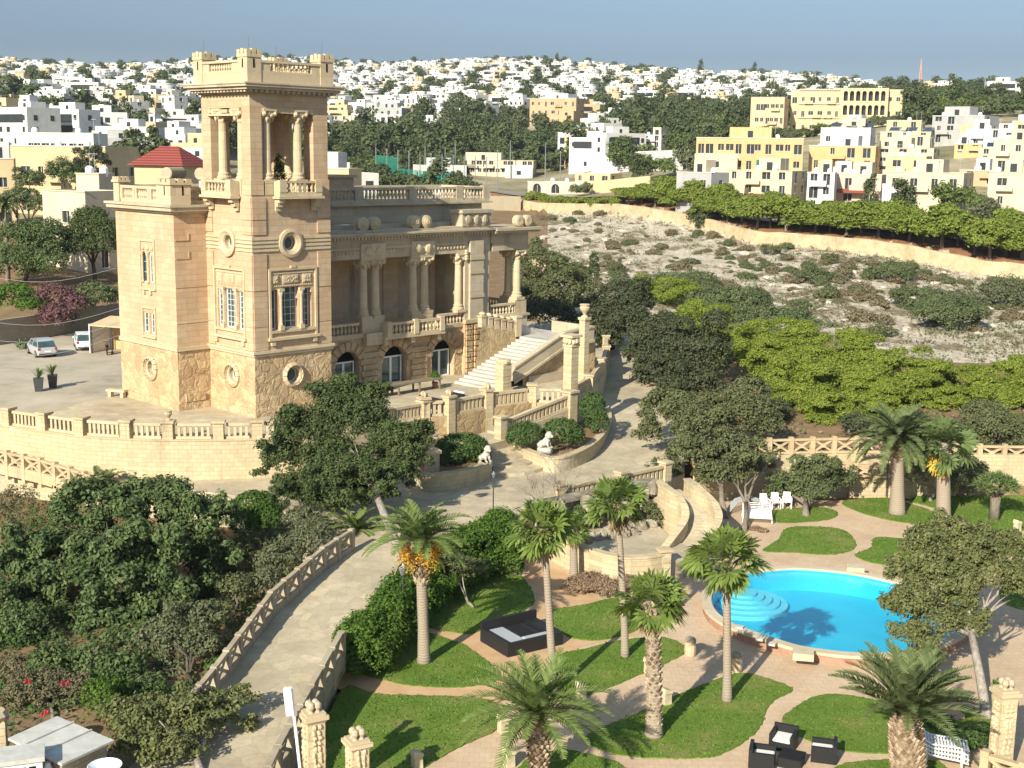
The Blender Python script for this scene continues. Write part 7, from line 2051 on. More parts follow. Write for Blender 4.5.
    if 'solar' in roof:
        for k in range(3):
            b = MB(); x = lerp(-.35, .3, k / 2) * w; b.hexa([(x, -d * .3, h + .25), (x + w * .22, -d * .3, h + .25), (x + w * .22, d * .1, h + 1.2), (x, d * .1, h + 1.2), (x, -d * .3, h + .33), (x + w * .22, -d * .3, h + .33), (x + w * .22, d * .1, h + 1.28), (x, d * .1, h + 1.28)]); b.build('solar_panel', M['solar'], root)
    return root
H = [
    (676, 727, 172, 262, 'grey', 'pale grey two storey house leftmost of the houses behind the roadside pines', dict(yaw=.75, storeys=2)),
    (723, 806, 170, 268, 'yellow', 'pale yellow house with a red tiled porch roof behind the pines', dict(yaw=.5, storeys=3, awning=True)),
    (803, 838, 172, 262, 'white', 'narrow whitish house right of the yellow house with the red porch', dict(yaw=.3, storeys=3, depth=7)),
    (834, 887, 174, 268, 'pink', 'pinkish brown house with a red tiled terrace roof behind the pines', dict(yaw=.45, storeys=2, awning=True)),
    (883, 973, 172, 252, 'cream', 'large cream house with a shaded right side behind the pines', dict(yaw=.5, storeys=2)),
    (984, 1045, 172, 254, 'cream', 'cream house cut by the right edge of the view', dict(yaw=.4, storeys=2)),
    (694, 803, 138, 306, 'orange', 'long orange apartment block with green enclosed balconies', dict(yaw=.22, storeys=3, green=True, cols=11, depth=10, roof=('room', 'tank'))),
    (806, 882, 146, 308, 'orange', 'orange house with a dark arch behind the narrow white house', dict(yaw=.4, storeys=3)),
    (871, 940, 148, 310, 'cream', 'cream stepped house above the large cream house', dict(yaw=.45, storeys=3)),
    (818, 875, 128, 345, 'white', 'white house with dark solar panels on its roof on the upper row', dict(yaw=.4, storeys=2, roof=('room', 'solar'))),
    (932, 996, 116, 350, 'grey', 'big pale grey house with a plain blank side on the upper row', dict(yaw=.7, storeys=3)),
    (953, 983, 150, 322, 'orange', 'small orange house under the big grey house', dict(yaw=.4, storeys=2)),
    (958, 1005, 170, 284, 'rust', 'rusty brown house between the two cream houses', dict(yaw=.5, storeys=2)),
    (994, 1050, 124, 352, 'white', 'white house at the upper right edge', dict(yaw=.4, storeys=2)),
    (976, 1030, 148, 312, 'yellow', 'yellow house with terraces at the right edge', dict(yaw=.4, storeys=2, roof=('room', 'solar'))),
    (878, 935, 132, 352, 'cream', 'cream house left of the big grey house', dict(yaw=.4, storeys=2, roof=('solar',))),
    (640, 672, 135, 425, 'white', 'white tower like house alone among the woods', dict(yaw=.5, storeys=3, depth=9)),
    (528, 600, 182, 345, 'pink', 'pinkish building with three big arched doors by the side road', dict(yaw=.55, storeys=1, cols=3, arches=True, roof=('tank',), depth=9)),
    (575, 622, 176, 372, 'tan', 'low tan building behind the pinkish arched one', dict(yaw=.5, storeys=1, roof=())),
    (458, 536, 160, 430, 'cream', 'long cream institutional building with rows of windows behind the villa roof', dict(yaw=.1, storeys=2, cols=12, depth=12)),
    (530, 592, 99, 640, 'rust', 'large rust coloured building standing above the woods', dict(yaw=.5, storeys=3)),
    (375, 436, 99, 740, 'white', 'wide pale building on the middle of the far hill', dict(yaw=.15, storeys=3, cols=12)),
    (370, 410, 108, 640, 'grey', 'low grey building below the wide pale one', dict(yaw=.3, storeys=2)),
    (326, 372, 116, 560, 'yellow', 'yellow house just right of the tower top', dict(yaw=.5, storeys=3)),
    (326, 362, 168, 185, 'tan', 'tan roof room rising behind the villa roof beside the tower', dict(yaw=.5, storeys=1, base_drop=8, roof=())),
    (326, 342, 152, 190, 'white', 'plain white roof block behind the villa beside the tower', dict(yaw=.3, storeys=1, base_drop=8, roof=(), depth=3)),
    (13, 136, 146, 215, 'tan', 'long tan house with an arched window on the left', dict(yaw=.25, storeys=2, cols=7, depth=10, roof=('tank',))),
    (25, 106, 133, 228, 'white', 'white flat roofed rooms on top of the long tan house', dict(yaw=.1, storeys=3, cols=9, depth=6, roof=('tank',))),
    (-30, 20, 158, 196, 'tan', 'shaded tan house at the left edge', dict(yaw=-.3, storeys=2)),
    (47, 124, 190, 163, 'cream', 'large plain cream house behind the dark tree left of the villa', dict(yaw=.55, storeys=2, cols=1, base_drop=4, roof=())),
    (84, 114, 173, 168, 'cream', 'small cream roof room with a ribbon window left of the villa', dict(yaw=.2, storeys=1, base_drop=14, roof=('tank',), depth=4)),
    (-20, 80, 106, 445, 'white', 'long white blank building on the left hillside', dict(yaw=.12, storeys=2, cols=4, depth=12)),
    (92, 112, 112, 430, 'yellow', 'small yellow house right of the long white building', dict(yaw=.5, storeys=2)),
    (140, 168, 122, 400, 'tan', 'tan house with an arched porch below the white town left of the tower', dict(yaw=.5, storeys=2)),
    (160, 188, 96, 560, 'white', 'white balconied apartment block left of the tower', dict(yaw=.6, storeys=4)),
    (118, 150, 102, 520, 'grey', 'grey shaded apartment block on the left hillside', dict(yaw=.8, storeys=4)),
]
for i, (a_, c_, tp_, Y, col, lab, kw) in enumerate(H): house(a_, c_, tp_, Y, col, lab, seed=i, **kw)
# more houses packed between the named ones on the right hand hillside
for i, (px, Y, w_) in enumerate(((845, 292, 44), (908, 290, 46), (1012, 300, 40), (912, 335, 44), (985, 335, 44), (1030, 335, 36), (850, 372, 40), (905, 380, 40), (775, 330, 44))):
    c_ = ['cream', 'tan', 'cream', 'yellow', 'white', 'tan'][i % 6]
    g_ = ground(px, Y); hh = (4.5, 6.5, 7.0, 5.5)[i % 4]; q_ = Vector((g_.x, Y, g_.z + hh)) - EYE; py_ = 384 - FPX * q_.dot(UP) / q_.dot(fwd)
    r_ = house(px - w_ / 2, px + w_ / 2, py_, Y, c_, f'{ {"cream": "cream", "white": "white", "tan": "tan stone", "yellow": "pale yellow"}[c_]} flat roofed house packed among its neighbours on the right hillside', storeys=2, yaw=(.35, .5, .65, .45)[i % 4], seed=900 + i, roof=('tank',) if i % 2 else ('room', 'tank'))
    r_['group'] = f'{c_} houses packed on the right hillside'
# palace on the hill: arcaded side block and tall main block
for a_, c_, tp_, lab, kw in ((788, 904, 91, 'grand palace like building with a columned central front on the wooded hill', dict(yaw=.3, storeys=3, cols=13, depth=22)),
                             (747, 790, 98, 'lower end block of the palace on the wooded hill', dict(yaw=.3, storeys=3, cols=7, depth=16))):
    r_ = house(a_, c_, tp_, 500 if a_ > 780 else 490, 'gold', lab, name='palace', cat='palace', roof=(), **kw)
    if a_ > 780:
        w = 40; PW_ = WP((-2, -11 - 2.6, 0), (1, 0, 0), (0, -1, 0)); b = MB(); hz = top_z(846, 91, 500) - r_.location.z; s3 = hz / 3
        hol_ = [('arch', 1.2 + k * 2.2, 2.7 + k * 2.2, z_ * s3 + .9, (z_ + 1) * s3 - .6) for k in range(7) for z_ in (1, 2)]
        PW_.wall(b, 0, 17, -3, hz + .4, hol_, .6); b.quad(PW_.P(0, -3), PW_.P(0, -3, 2.6), PW_.P(0, hz + .4, 2.6), PW_.P(0, hz + .4)); b.quad(PW_.P(17, -3), PW_.P(17, -3, 2.6), PW_.P(17, hz + .4, 2.6), PW_.P(17, hz + .4)); b.quad(PW_.P(0, hz + .4), PW_.P(17, hz + .4), PW_.P(17, hz + .4, 2.6), PW_.P(0, hz + .4, 2.6)); b.build('portico', PL['gold'], r_)
        b = MB(); b.quad(PW_.P(.5, s3, 2.3), PW_.P(16.5, s3, 2.3), PW_.P(16.5, hz - .3, 2.3), PW_.P(.5, hz - .3, 2.3)); b.build('portico_back', M['pane'], r_)
        b = MB(); F2 = WP((-17, -11, 0), (1, 0, 0), (0, -1, 0))
        for z_ in (s3, 2 * s3, hz): F2.box(b, 0, 15, z_ - .3, z_ + .2, -.5, 0)
        b.build('cornice', PL['cream'], r_)
# white garden wall and green sports nets
b = MB(); pts_ = [(ground(px, Y).x, Y) for px, Y in ((592, 400), (640, 385), (682, 360))]
strip_wall(b, pts_, lambda x, y: float(land(x, y)) - 3, lambda x, y: float(land(x, y)) + 5.5, .5); tag(b.build('white_wall', PL['white']), 'long high white garden wall at the foot of the woods', 'wall')
M['net'] = flat('green_net', (0.02, 0.20, 0.15), 0.8, 0.1)
nr_ = empty('sports_net', ground(420, 360), 0, 'green sports ground netting on tall poles behind the villa roof', 'net fence')
for px in range(376, 500, 11):
    g_ = ground(px, 360); b = MB(); b.tube([g_, g_ + Vector((0, 0, 11))], .13, 6); b.build('pole', M['metal'], nr_)
for a_, c_, h0, h1 in ((376, 398, 2, 9), (398, 450, 1, 6)):
    p, q = ground(a_, 360), ground(c_, 360); b = MB(); n_ = 40
    for k in range(n_):
        s_ = p.lerp(q, k / n_); e_ = p.lerp(q, (k + .62) / n_); b.quad(s_ + Vector((0, 0, h0)), e_ + Vector((0, 0, h0)), e_ + Vector((0, 0, h1)), s_ + Vector((0, 0, h1)))
    b.build('net', M['net'], nr_)
at_parent(nr_)
o = ground(398, 352); b = MB(); b.box(o.x - 1.2, o.x + 1.2, o.y - .06, o.y + .06, o.z + .6, o.z + 2.8); tag(b.build('red_board', M['red_awning']), 'red and pink board in front of the sports nets', 'sign')
# terraces and greenery at the upper left of the rocky field
for i, (px, Y, rx, rz, lk, lab) in enumerate(((536, 215, 9, 7, 'scrub', 'round green bush above the villa porch roof'), (556, 200, 10, 6, 'lentisk', 'dull bush low on the slope behind the villa porch'), (575, 185, 12, 7, 'scrub', 'spreading bush at the upper left of the rocky field'), (615, 190, 9, 5, 'lentisk', 'small dark bush left of the middle of the rocky field'), (528, 260, 8, 6, 'scrub', 'green bush by the side road behind the porch'))):
    c = ground(px, Y); k_ = mpp(Y); tree('slope_bush', lab, 'shrub', c, [(c.x, c.y, c.z + rz * k_ * .7, rx * k_, rx * k_, rz * k_), (c.x + rx * k_ * .7, c.y, c.z + rz * k_ * .4, rx * k_ * .6, rx * k_ * .6, rz * k_ * .6)], lk, .24, trunk=False, seed=500 + i, fill=8)
for i, pts_ in ((1, ((530, 195), (560, 190), (590, 186))),):
    P_ = [ground(px, Y) for px, Y in pts_]; b = MB(); strip_wall(b, [(p.x, p.y) for p in P_], lambda x, y: float(land(x, y)) - .5, lambda x, y: float(land(x, y)) + 1.1, .6)
    tag(b.build('field_terrace_wall', M['fieldwall']), 'low rubble terrace wall on the slope behind the villa porch', 'wall')
# low walls by the road
b = MB(); pts_ = [(ground(px, Y).x, Y) for px, Y in ((420, 300), (470, 310), (520, 318))]
strip_wall(b, pts_, lambda x, y: float(land(x, y)) - 1, lambda x, y: float(land(x, y)) + 3.4, .5); tag(b.build('road_wall', PL['yellow']), 'yellowish street wall behind the villa roof terrace', 'wall')
b = MB(); pts_ = [(ground(px, Y).x, Y) for px, Y in ((590, 330), (650, 318))]
strip_wall(b, pts_, lambda x, y: float(land(x, y)) - 1, lambda x, y: float(land(x, y)) + 3.0, .5); tag(b.build('road_wall', PL['tan']), 'tan street wall right of the pinkish arched building', 'wall')

# red roofed pavilion and water heaters on the villa
g_ = at_y(170, 165, 150); r_ = empty('pavilion', (g_.x, g_.y, 4.5), -.3, 'pavilion with a hipped red tile roof behind the tower', 'building')
b = MB(); b.box(-3.0, 3.0, -2.6, 2.6, 0, g_.z - 4.5); b.build('wall', PL['tan'], r_)
b = MB(); zz = g_.z - 4.5; b.add([(-3.6, -3.2, zz), (3.6, -3.2, zz), (3.6, 3.2, zz), (-3.6, 3.2, zz), (-1.2, 0, zz + 2.1), (1.2, 0, zz + 2.1)], [(0, 1, 5, 4), (1, 2, 5), (2, 3, 4, 5), (3, 0, 4), (0, 3, 2, 1)]); b.build('roof', M['red_roof'], r_)
for i, (lx, ly) in enumerate(((-0.2, 8.9), (1.2, 7.0))):
    wpos = vloc(lx, ly, 13.2); r_ = empty('solar_water_heater', wpos, PI / 2 - VA + .5, ('left one of two tan solar water heater tanks on the villa wing roof', 'right one of two tan solar water heater tanks on the villa wing roof')[i], 'water heater')
    b = MB(); b.tube([(-1.0, 0, 2.55), (-.95, 0, 2.55), (.95, 0, 2.55), (1.0, 0, 2.55)], [.36, .42, .42, .36], 14); b.build('tank', M['grey_trim'], r_, False)
    b = MB(); b.bar((0, -1.9, .4), (0, -.3, 2.2), 1.7, .08); b.build('solar_panel', M['solar'], r_)
    for sx in (-.7, .7):
        b = MB(); b.bar((sx, .1, .3), (sx, .1, 2.2), .16, .16); b.build('leg', M['white_frame'], r_)

# ------------------------------------------------------------------ far town: hundreds of small blocks
def town_mesh(name, w, d, h, col, seed):
    rr = random.Random(seed); b = MB()
    b.mi = 0; b.box(-w / 2, w / 2, -d / 2, d / 2, -4, h)
    b.box(-w / 2, w / 2, -d / 2, -d / 2 + .3, h, h + .8); b.box(-w / 2, -w / 2 + .3, -d / 2 + .31, d / 2, h, h + .8); b.box(w / 2 - .3, w / 2, -d / 2 + .31, d / 2, h, h + .8)
    rw = w * rr.uniform(.3, .6); b.box(-rw / 2, rw / 2, -.1 * d, .35 * d, h, h + rr.choice([2.4, 2.8, 3.2]))
    b.mi = 1
    for k in range(int(h / 3)):
        for j in range(int(w / 3)):
            if rr.random() < .25: continue
            x = -w / 2 + (j + .5) * w / int(w / 3); b.box(x - rr.uniform(.4, .9), x + rr.uniform(.4, .9), -d / 2 - .05, -d / 2 + .02, k * 3 + .9, k * 3 + 2.3)
        for j in range(int(d / 4)):
            if rr.random() < .3: continue
            y = -d / 2 + (j + .5) * d / int(d / 4)
            for sx in (-1, 1): b.box(sx * w / 2 - .05, sx * w / 2 + .05, y - .6, y + .6, k * 3 + .9, k * 3 + 2.3)
    for k in range(1, int(h / 3)):
        if rr.random() < .6: b.box(-w * .4, w * rr.uniform(-.05, .4), -d / 2 - .06, -d / 2 + .03, k * 3 + .35, k * 3 + 2.5)
    b.box(-.5, .5, -.1 * d - .05, -.1 * d + .01, h + .2, h + 2)
    return b
rr = random.Random(2024)
VAR = []
for k in range(18):
    col = ['white', 'white', 'white', 'cream', 'white', 'tan', 'grey', 'white', 'white'][k % 9]
    w, d, h = rr.uniform(6, 16), rr.uniform(6, 12), rr.choice([3.6, 4.5, 6, 6.5, 9, 9.5])
    VAR.append((town_mesh('far_house', w, d, h, col, k), col, w))
MESH = []
for b, col, w in VAR:
    o = b.build('far_house', [PL[col], M['pane']]); MESH.append(o.data); bpy.data.objects.remove(o)
def in_town(px, Y):
    """density of houses over the hillsides"""
    if px < 215: return 1.0 if Y > 330 else 0.12
    if px < 330: return 0.85 if Y > 480 else 0.0
    if px < 530: return 0.8 if Y > 740 else (0.4 if Y > 540 else 0.03)
    if px < 620: return 0.85 if Y > 760 else 0.14
    if px < 700: return 0.85 if Y > 780 else 0.03
    if px < 850: return 1.0 if Y > 760 else 0.0
    if px < 905: return 0.5 if Y > 900 else 0
    return 0.02 if Y > 500 else 0
cells = {}
spots = []
tries = 0
while len(spots) < 2300 and tries < 40000:
    tries += 1
    px = rr.uniform(-60, 1080); Y = 250 + 1330 * rr.random() ** 0.75
    if rr.random() > in_town(px, Y): continue
    x = (px - 512) / FPX * Y
    if math.sin(x * .021 + 2) * math.sin(Y * .013 + x * .008) + rr.uniform(-.5, .5) > .62: continue
    key = (int(x // 14), int(Y // 15))
    if key in cells: continue
    cells[key] = 1
    if Y < 520 and any(a_ - 8 < px < c_ + 8 and abs(Y - hy) < 40 for a_, c_, _, hy, *_r in H): continue
    g_ = ground(px, Y); spots.append((Y, px, g_))
spots.sort(key=lambda q: q[0])
stuffV, stuffF, stuffM = [], [], []
nv = 0
COLS = ['white', 'cream', 'tan', 'grey', 'yellow']
NAMED = {'white': 'white', 'cream': 'cream', 'tan': 'tan', 'grey': 'grey', 'yellow': 'yellowish'}
for i, (Y, px, g_) in enumerate(spots):
    k = rr.randrange(18); yaw = rr.choice([-.7, -.5, -.45, .3, .5, -.2]) + rr.uniform(-.15, .15)
    col = VAR[k][1]
    if i < 240:
        o = link('far_house', MESH[k], None, g_, yaw)
        side = 'left' if px < 260 else ('middle' if px < 700 else 'right')
        tag(o, f'small {NAMED[col]} flat roofed house in the far town on the {side} hillside', 'house', f'{NAMED[col]} houses of the far town on the {side} hillside')
    else:
        b = VAR[k][0]; ca, sa = math.cos(yaw), math.sin(yaw)
        v = np.array(b.v); v = np.stack([v[:, 0] * ca - v[:, 1] * sa + g_.x, v[:, 0] * sa + v[:, 1] * ca + g_.y, v[:, 2] + g_.z], -1)
        f = np.array(b.f); stuffV.append(v); stuffF.append(f + nv); nv += len(v)
        ci = COLS.index(col); stuffM.append(np.where(np.array(b.m) == 0, ci, 5))
me = np_mesh('far_town', np.concatenate(stuffV), np.concatenate(stuffF), [PL[c] for c in COLS] + [M['pane']], np.concatenate(stuffM))
tag(link('far_town', me), kind='stuff')

# ------------------------------------------------------------------ woods
WOODS = [(328, 470, 300, 470, 30), (395, 560, 440, 640, 36), (600, 745, 405, 700, 60), (540, 620, 520, 700, 24), (690, 745, 340, 500, 18), (850, 1070, 410, 640, 56), (108, 205, 235, 400, 18), (620, 700, 380, 430, 12), (328, 380, 420, 640, 10), (520, 640, 440, 560, 14)]
LEAF['wood2'] = leafmat('far_olive_leaves', (0.09, 0.105, 0.05), (0.135, 0.15, 0.07), (0.18, 0.19, 0.10), 0.15, 0.12)
LEAF['wood3'] = leafmat('far_pine_leaves', (0.075, 0.115, 0.03), (0.115, 0.155, 0.045), (0.16, 0.195, 0.065), 0.15, 0.12)
wm = []
for k in range(6):
    q = random.Random(k + 300); bl = []
    sp_, zh_ = ((2.6, 6.5), (2.9, 4.6), (1.9, 8.5), (3.4, 5.5), (2.4, 4.2), (1.2, 9.5))[k]
    for j in range(8 + k % 3): bl.append((q.uniform(-sp_, sp_), q.uniform(-sp_, sp_), q.uniform(2.4, zh_), q.uniform(1.2, 2.4) * min(1, sp_ / 2.2), q.uniform(1.2, 2.4) * min(1, sp_ / 2.2), q.uniform(1.1, 2.0)))
    wm.append(crown_mesh('wood_tree', bl, LEAF[('wood', 'wood2', 'wood', 'wood3', 'wood2', 'wood')[k]], 0.62, seed=k, clump=.42, fill=7))
wood_xy = []
for (a_, c_, y0, y1, n_) in WOODS:
    for _ in range(n_):
        px, Y = rr.uniform(a_, c_), rr.uniform(y0, y1)
        if any(h_[0] - 6 < px < h_[1] + 6 and -45 < Y - h_[3] < 12 for h_ in H) or (735 < px < 912 and 385 < Y < 530): continue
        g_ = ground(px, Y); o = link('wood_tree', wm[rr.randrange(6)], None, g_ - Vector((0, 0, .6)), rr.uniform(0, 6.28)); s = rr.uniform(.65, 1.5); o.scale = (s, s, s * rr.uniform(.85, 1.1))
        tag(o, 'green tree in the woods on the far slope', 'tree', 'trees of the woods on the far slopes')
for k in range(26):
    px = 738 + k * 6.6 + rr.uniform(-2, 2); Y = rr.uniform(425, 465); o = link('wood_tree', wm[rr.choice([0, 1, 3, 4])], None, ground(px, Y) - Vector((0, 0, .6)), rr.uniform(0, 6.28)); s = rr.uniform(.55, 1.0); o.scale = (s * 1.2, s * 1.2, s * .85)
    tag(o, 'green tree in the woods on the far slope', 'tree', 'trees of the woods on the far slopes')
# the continuous wood behind and the greenery scattered through the town: too many to count
VV = []
base_q = []
for k in range(4):
    me = wm[k]; co = np.empty(len(me.vertices) * 3, np.float32); me.vertices.foreach_get('co', co); base_q.append(co.reshape(-1, 4, 3))
def put(px, Y, s, frac=0.3):
    g_ = ground(px, Y); q = base_q[rr.randrange(4)]
    n_ = len(q); idx = np.random.default_rng(rr.randrange(10 ** 6)).choice(n_, int(n_ * frac), replace=False)
    a = rr.uniform(0, 6.28); ca, sa = math.cos(a), math.sin(a); p = q[idx].reshape(-1, 3) * s
    # larger leaves to make up for fewer of them
    c = p.reshape(-1, 4, 3).mean(1, keepdims=True); p = ((p.reshape(-1, 4, 3) - c) * 1.6 + c).reshape(-1, 3)
    VV.append(np.stack([p[:, 0] * ca - p[:, 1] * sa + g_.x, p[:, 0] * sa + p[:, 1] * ca + g_.y, p[:, 2] + g_.z - .8], -1))
for (a_, c_, y0, y1, n_) in WOODS + [(900, 1080, 640, 1100, 150), (600, 720, 640, 780, 50)]:
    for _ in range(int(n_ * 1.9)):
        px, Y = rr.uniform(a_, c_), rr.uniform(y0, y1)
        if any(h_[0] - 6 < px < h_[1] + 6 and -60 < Y - h_[3] < 12 for h_ in H) or (735 < px < 912 and 385 < Y < 530): continue
        put(px, Y, rr.uniform(.7, 1.2))
for _ in range(2300):
    px = rr.uniform(-60, 1060); Y = rr.uniform(420, 1500) if rr.random() < .8 else rr.uniform(1300, 1560)
    if px > 870 and Y < 700: continue
    if (690 < px < 925 and Y < 530) or any(h_[0] - 8 < px < h_[1] + 8 and -60 < Y - h_[3] < 12 for h_ in H): continue
    for k in range(rr.choice([1, 1, 2, 4])): put(px + rr.uniform(-8, 8), Y + rr.uniform(-14, 14), rr.uniform(.8, 1.7), .22)
V = np.concatenate(VV)
tag(link('far_greenery', np_mesh('far_greenery', V, np.arange(len(V)).reshape(-1, 4), LEAF['wood'])), kind='stuff')
for px, Y, h in ((127, 300, 9), (700, 1250, 22), (754, 1300, 20), (557, 1350, 18)):
    g_ = ground(px, Y); tree('far_conifer', {127: 'tall dark cypress in front of the left town', 700: 'spire shaped tree on the far ridge left of the palace', 754: 'tall pointed araucaria on the far ridge above the palace', 557: 'rounded tall tree on the far ridge in the middle'}[px], 'tree', g_, [(g_.x, g_.y, g_.z + h * .35, h * .17, h * .17, h * .35), (g_.x, g_.y, g_.z + h * .72, h * .09, h * .09, h * .28)], 'wood', .6 if Y < 500 else 1.2, trunk=False, seed=px, fill=9)
g_ = ground(919, 1080); b = MB()
for sx in (-1, 1):
    for sy in (-1, 1): b.bar(g_ + Vector((sx * 1.4, sy * 1.4, 0)), g_ + Vector((0, 0, 32)), .5, .5)
for k in range(6): b.cbox((g_.x, g_.y, g_.z + 4 + k * 4), (2.6 - k * .4, 2.6 - k * .4, .4))
t = NT('mast_paint', .6); M['mast'] = flat('mast_red_white', (.5, .3, .28), .6)
tag(b.build('radio_mast', M['mast']), 'thin lattice radio mast on the right ridge', 'mast')
for i, (px, Y, s_, lab) in enumerate(((735, 258, .8, 'dark tree in front of the yellow house with the red porch'), (792, 258, .75, 'dark tree between the yellow house and the narrow white house'), (905, 240, .8, 'grey green tree before the large cream house'), (958, 240, 1.0, 'grey green tree at the shaded side of the large cream house'), (770, 292, .8, 'dark tree under the long orange apartment block'), (868, 258, .7, 'small tree right of the red tiled terrace'), (700, 250, .7, 'small tree at the foot of the pale grey house'), (1000, 232, .8, 'tree before the cream house at the right edge'), (640, 345, .9, 'tree at the foot of the white garden wall'), (660, 350, 1.0, 'second tree at the foot of the white garden wall nearer the grey house'), (582, 325, .7, 'round tree beside the pinkish arched building'))):
    o = link('wood_tree', wm[i % 6], None, ground(px, Y) - Vector((0, 0, .5)), i); o.scale = (s_,) * 3; tag(o, lab, 'tree')
# utility poles and wires by the sports ground
for i, (px, Y, h) in enumerate(((425, 380, 12), (445, 385, 12), (455, 390, 13), (510, 420, 12), (545, 400, 12), (560, 380, 10), (605, 400, 10))):
    g_ = ground(px, Y); b = MB(); b.tube([g_, g_ + Vector((0, 0, h))], [.18, .1], 6); tag(b.build('light_pole', M['metal']), 'slim pale floodlight pole in front of the woods behind the villa', 'pole', 'floodlight poles in front of the woods')

# ------------------------------------------------------------------ air
b = MB(); b.box(-1500, 1500, -60, 2900, -6, 175)
t = bpy.data.materials.new('haze'); t.use_nodes = True; n_ = t.node_tree; n_.nodes.remove(n_.nodes['Principled BSDF'])
v_ = n_.nodes.new('ShaderNodeVolumePrincipled'); v_.inputs['Color'].default_value = (0.80, 0.87, 0.97, 1); v_.inputs['Density'].default_value = HAZE; v_.inputs['Anisotropy'].default_value = 0.2
n_.links.new(v_.outputs[0], n_.nodes['Material Output'].inputs['Volume'])
tag(b.build('haze', t), kind='stuff')
# ------------------------------------------------------------------ garden furniture
def tilt_box(b, c, d, rz):
    return b.cbox(c, d, rz)
db = empty('daybed', (0.6, 56.2, 0.01), R(33.6), 'large black rattan daybed with grey and black cushions on the sand path', 'daybed')
L1, L2 = 3.0, 2.3
b = MB(); b.box(-L1 / 2, L1 / 2, -L2 / 2, L2 / 2, 0.0, 0.34); b.build('base', M['black_rattan'], db)
b = MB(); b.box(-L1 / 2, L1 / 2, L2 / 2 - 0.16, L2 / 2, 0.34, 0.98); b.build('backrest', M['black_rattan'], db)
b = MB(); b.box(-L1 / 2, -L1 / 2 + 0.16, -L2 / 2, L2 / 2 - 0.16, 0.34, 0.66); b.build('armrest', M['black_rattan'], db)
b = MB(); b.box(-L1 / 2 + 0.16, L1 / 2, -L2 / 2, -L2 / 2 + 0.14, 0.34, 0.62); b.build('front_panel', M['black_rattan'], db)
b = MB(); b.box(L1 / 2 - 0.55, L1 / 2, -L2 / 2 + 0.14, L2 / 2 - 0.16, 0.34, 0.60); b.build('side_table', M['black_rattan'], db)
def cushion(parent, x0, x1, y0, y1, z0, z1, mat):
    b = MB(); k = 0.04
    vs = []
    for z, e in ((z0, k), (z0 + k, 0), (z1 - k, 0), (z1, k)): vs += [(x0 + e, y0 + e, z), (x1 - e, y0 + e, z), (x1 - e, y1 - e, z), (x0 + e, y1 - e, z)]
    fs = [(3, 2, 1, 0), (12, 13, 14, 15)]
    for i in range(3):
        for j in range(4): fs.append((4 * i + j, 4 * i + (j + 1) % 4, 4 * i + 4 + (j + 1) % 4, 4 * i + 4 + j))
    b.add(vs, fs); return b.build('cushion', M[mat], parent)
cushion(db, -1.32, -0.42, -0.98, 0.95, 0.34, 0.56, 'grey_cushion')
M['black_cushion'] = flat('black_cushion', (0.02, 0.02, 0.024), 0.9, 0.1, 0.1)
cushion(db, -0.40, 0.50, -0.55, 0.95, 0.34, 0.55, 'black_cushion')
cushion(db, -0.40, 0.93, -0.98, -0.57, 0.34, 0.57, 'grey_cushion')
cushion(db, 0.52, 0.93, -0.55, 0.95, 0.34, 0.54, 'black_cushion')
def armchair(c, ang, lab):
    r_ = empty('armchair', c, ang, lab, 'armchair', 'black rattan armchairs round the low table')
    w = 0.46
    b = MB(); b.box(-w, w, -w, w, 0.03, 0.32); b.build('seat_base', M['black_rattan'], r_)
    b = MB(); b.box(-w, w, w - 0.13, w, 0.32, 0.74); b.build('backrest', M['black_rattan'], r_)
    for s in (-1, 1):
        b = MB(); b.box(min(s * w, s * (w - 0.13)), max(s * w, s * (w - 0.13)), -w, w - 0.13, 0.32, 0.62); b.build('armrest', M['black_rattan'], r_)
    cushion(r_, -w + .14, w - .14, -w + .02, w - .14, 0.32, 0.46, 'cushion')
    return r_
armchair((9.35, 44.5, 0.01), R(75), 'black rattan armchair with white cushion left of the low table')
armchair((10.45, 46.0, 0.01), R(-25), 'black rattan armchair with white cushion behind the low table')
armchair((11.75, 45.05, 0.01), R(-105), 'black rattan armchair with white cushion right of the low table')
r_ = empty('low_table', (10.45, 44.55, 0.01), R(-25), 'low black rattan table among three armchairs', 'table')
b = MB(); b.box(-.4, .4, -.4, .4, 0.0, .36); b.build('table_base', M['black_rattan'], r_); b = MB(); b.box(-.43, .43, -.43, .43, .36, .4); b.build('table_top', M['black_cushion'], r_)
def white_chair(c, ang, lab):
    r_ = empty('garden_chair', c, ang, lab, 'chair', 'white plastic garden chairs in a row')
    b = MB(); b.box(-.25, .25, -.25, .25, .42, .46); b.build('seat', M['white_plastic'], r_)
    b = MB(); b.hexa([(-.25, .23, .46), (.25, .23, .46), (.25, .28, .46), (-.25, .28, .46), (-.22, .36, .95), (.22, .36, .95), (.22, .41, .95), (-.22, .41, .95)]); b.build('backrest', M['white_plastic'], r_)
    for sx in (-1, 1):
        b = MB(); b.bar((sx * .28, -.25, .64), (sx * .28, .3, .66), .06, .04); b.build('armrest', M['white_plastic'], r_)
        for sy in (-1, 1):
            b = MB(); b.bar((sx * .26, sy * .24, 0), (sx * .27, sy * .25, .64 if sy < 0 else .5), .05, .05); b.build('leg', M['white_plastic'], r_)
white_chair((16.0, 79.2, .06), .15, 'leftmost of three white plastic chairs in the shade of the small trees')
white_chair((16.75, 79.5, .06), .05, 'middle one of three white plastic chairs in the shade of the small trees')
white_chair((17.5, 79.7, .06), -.1, 'rightmost of three white plastic chairs in the shade of the small trees')
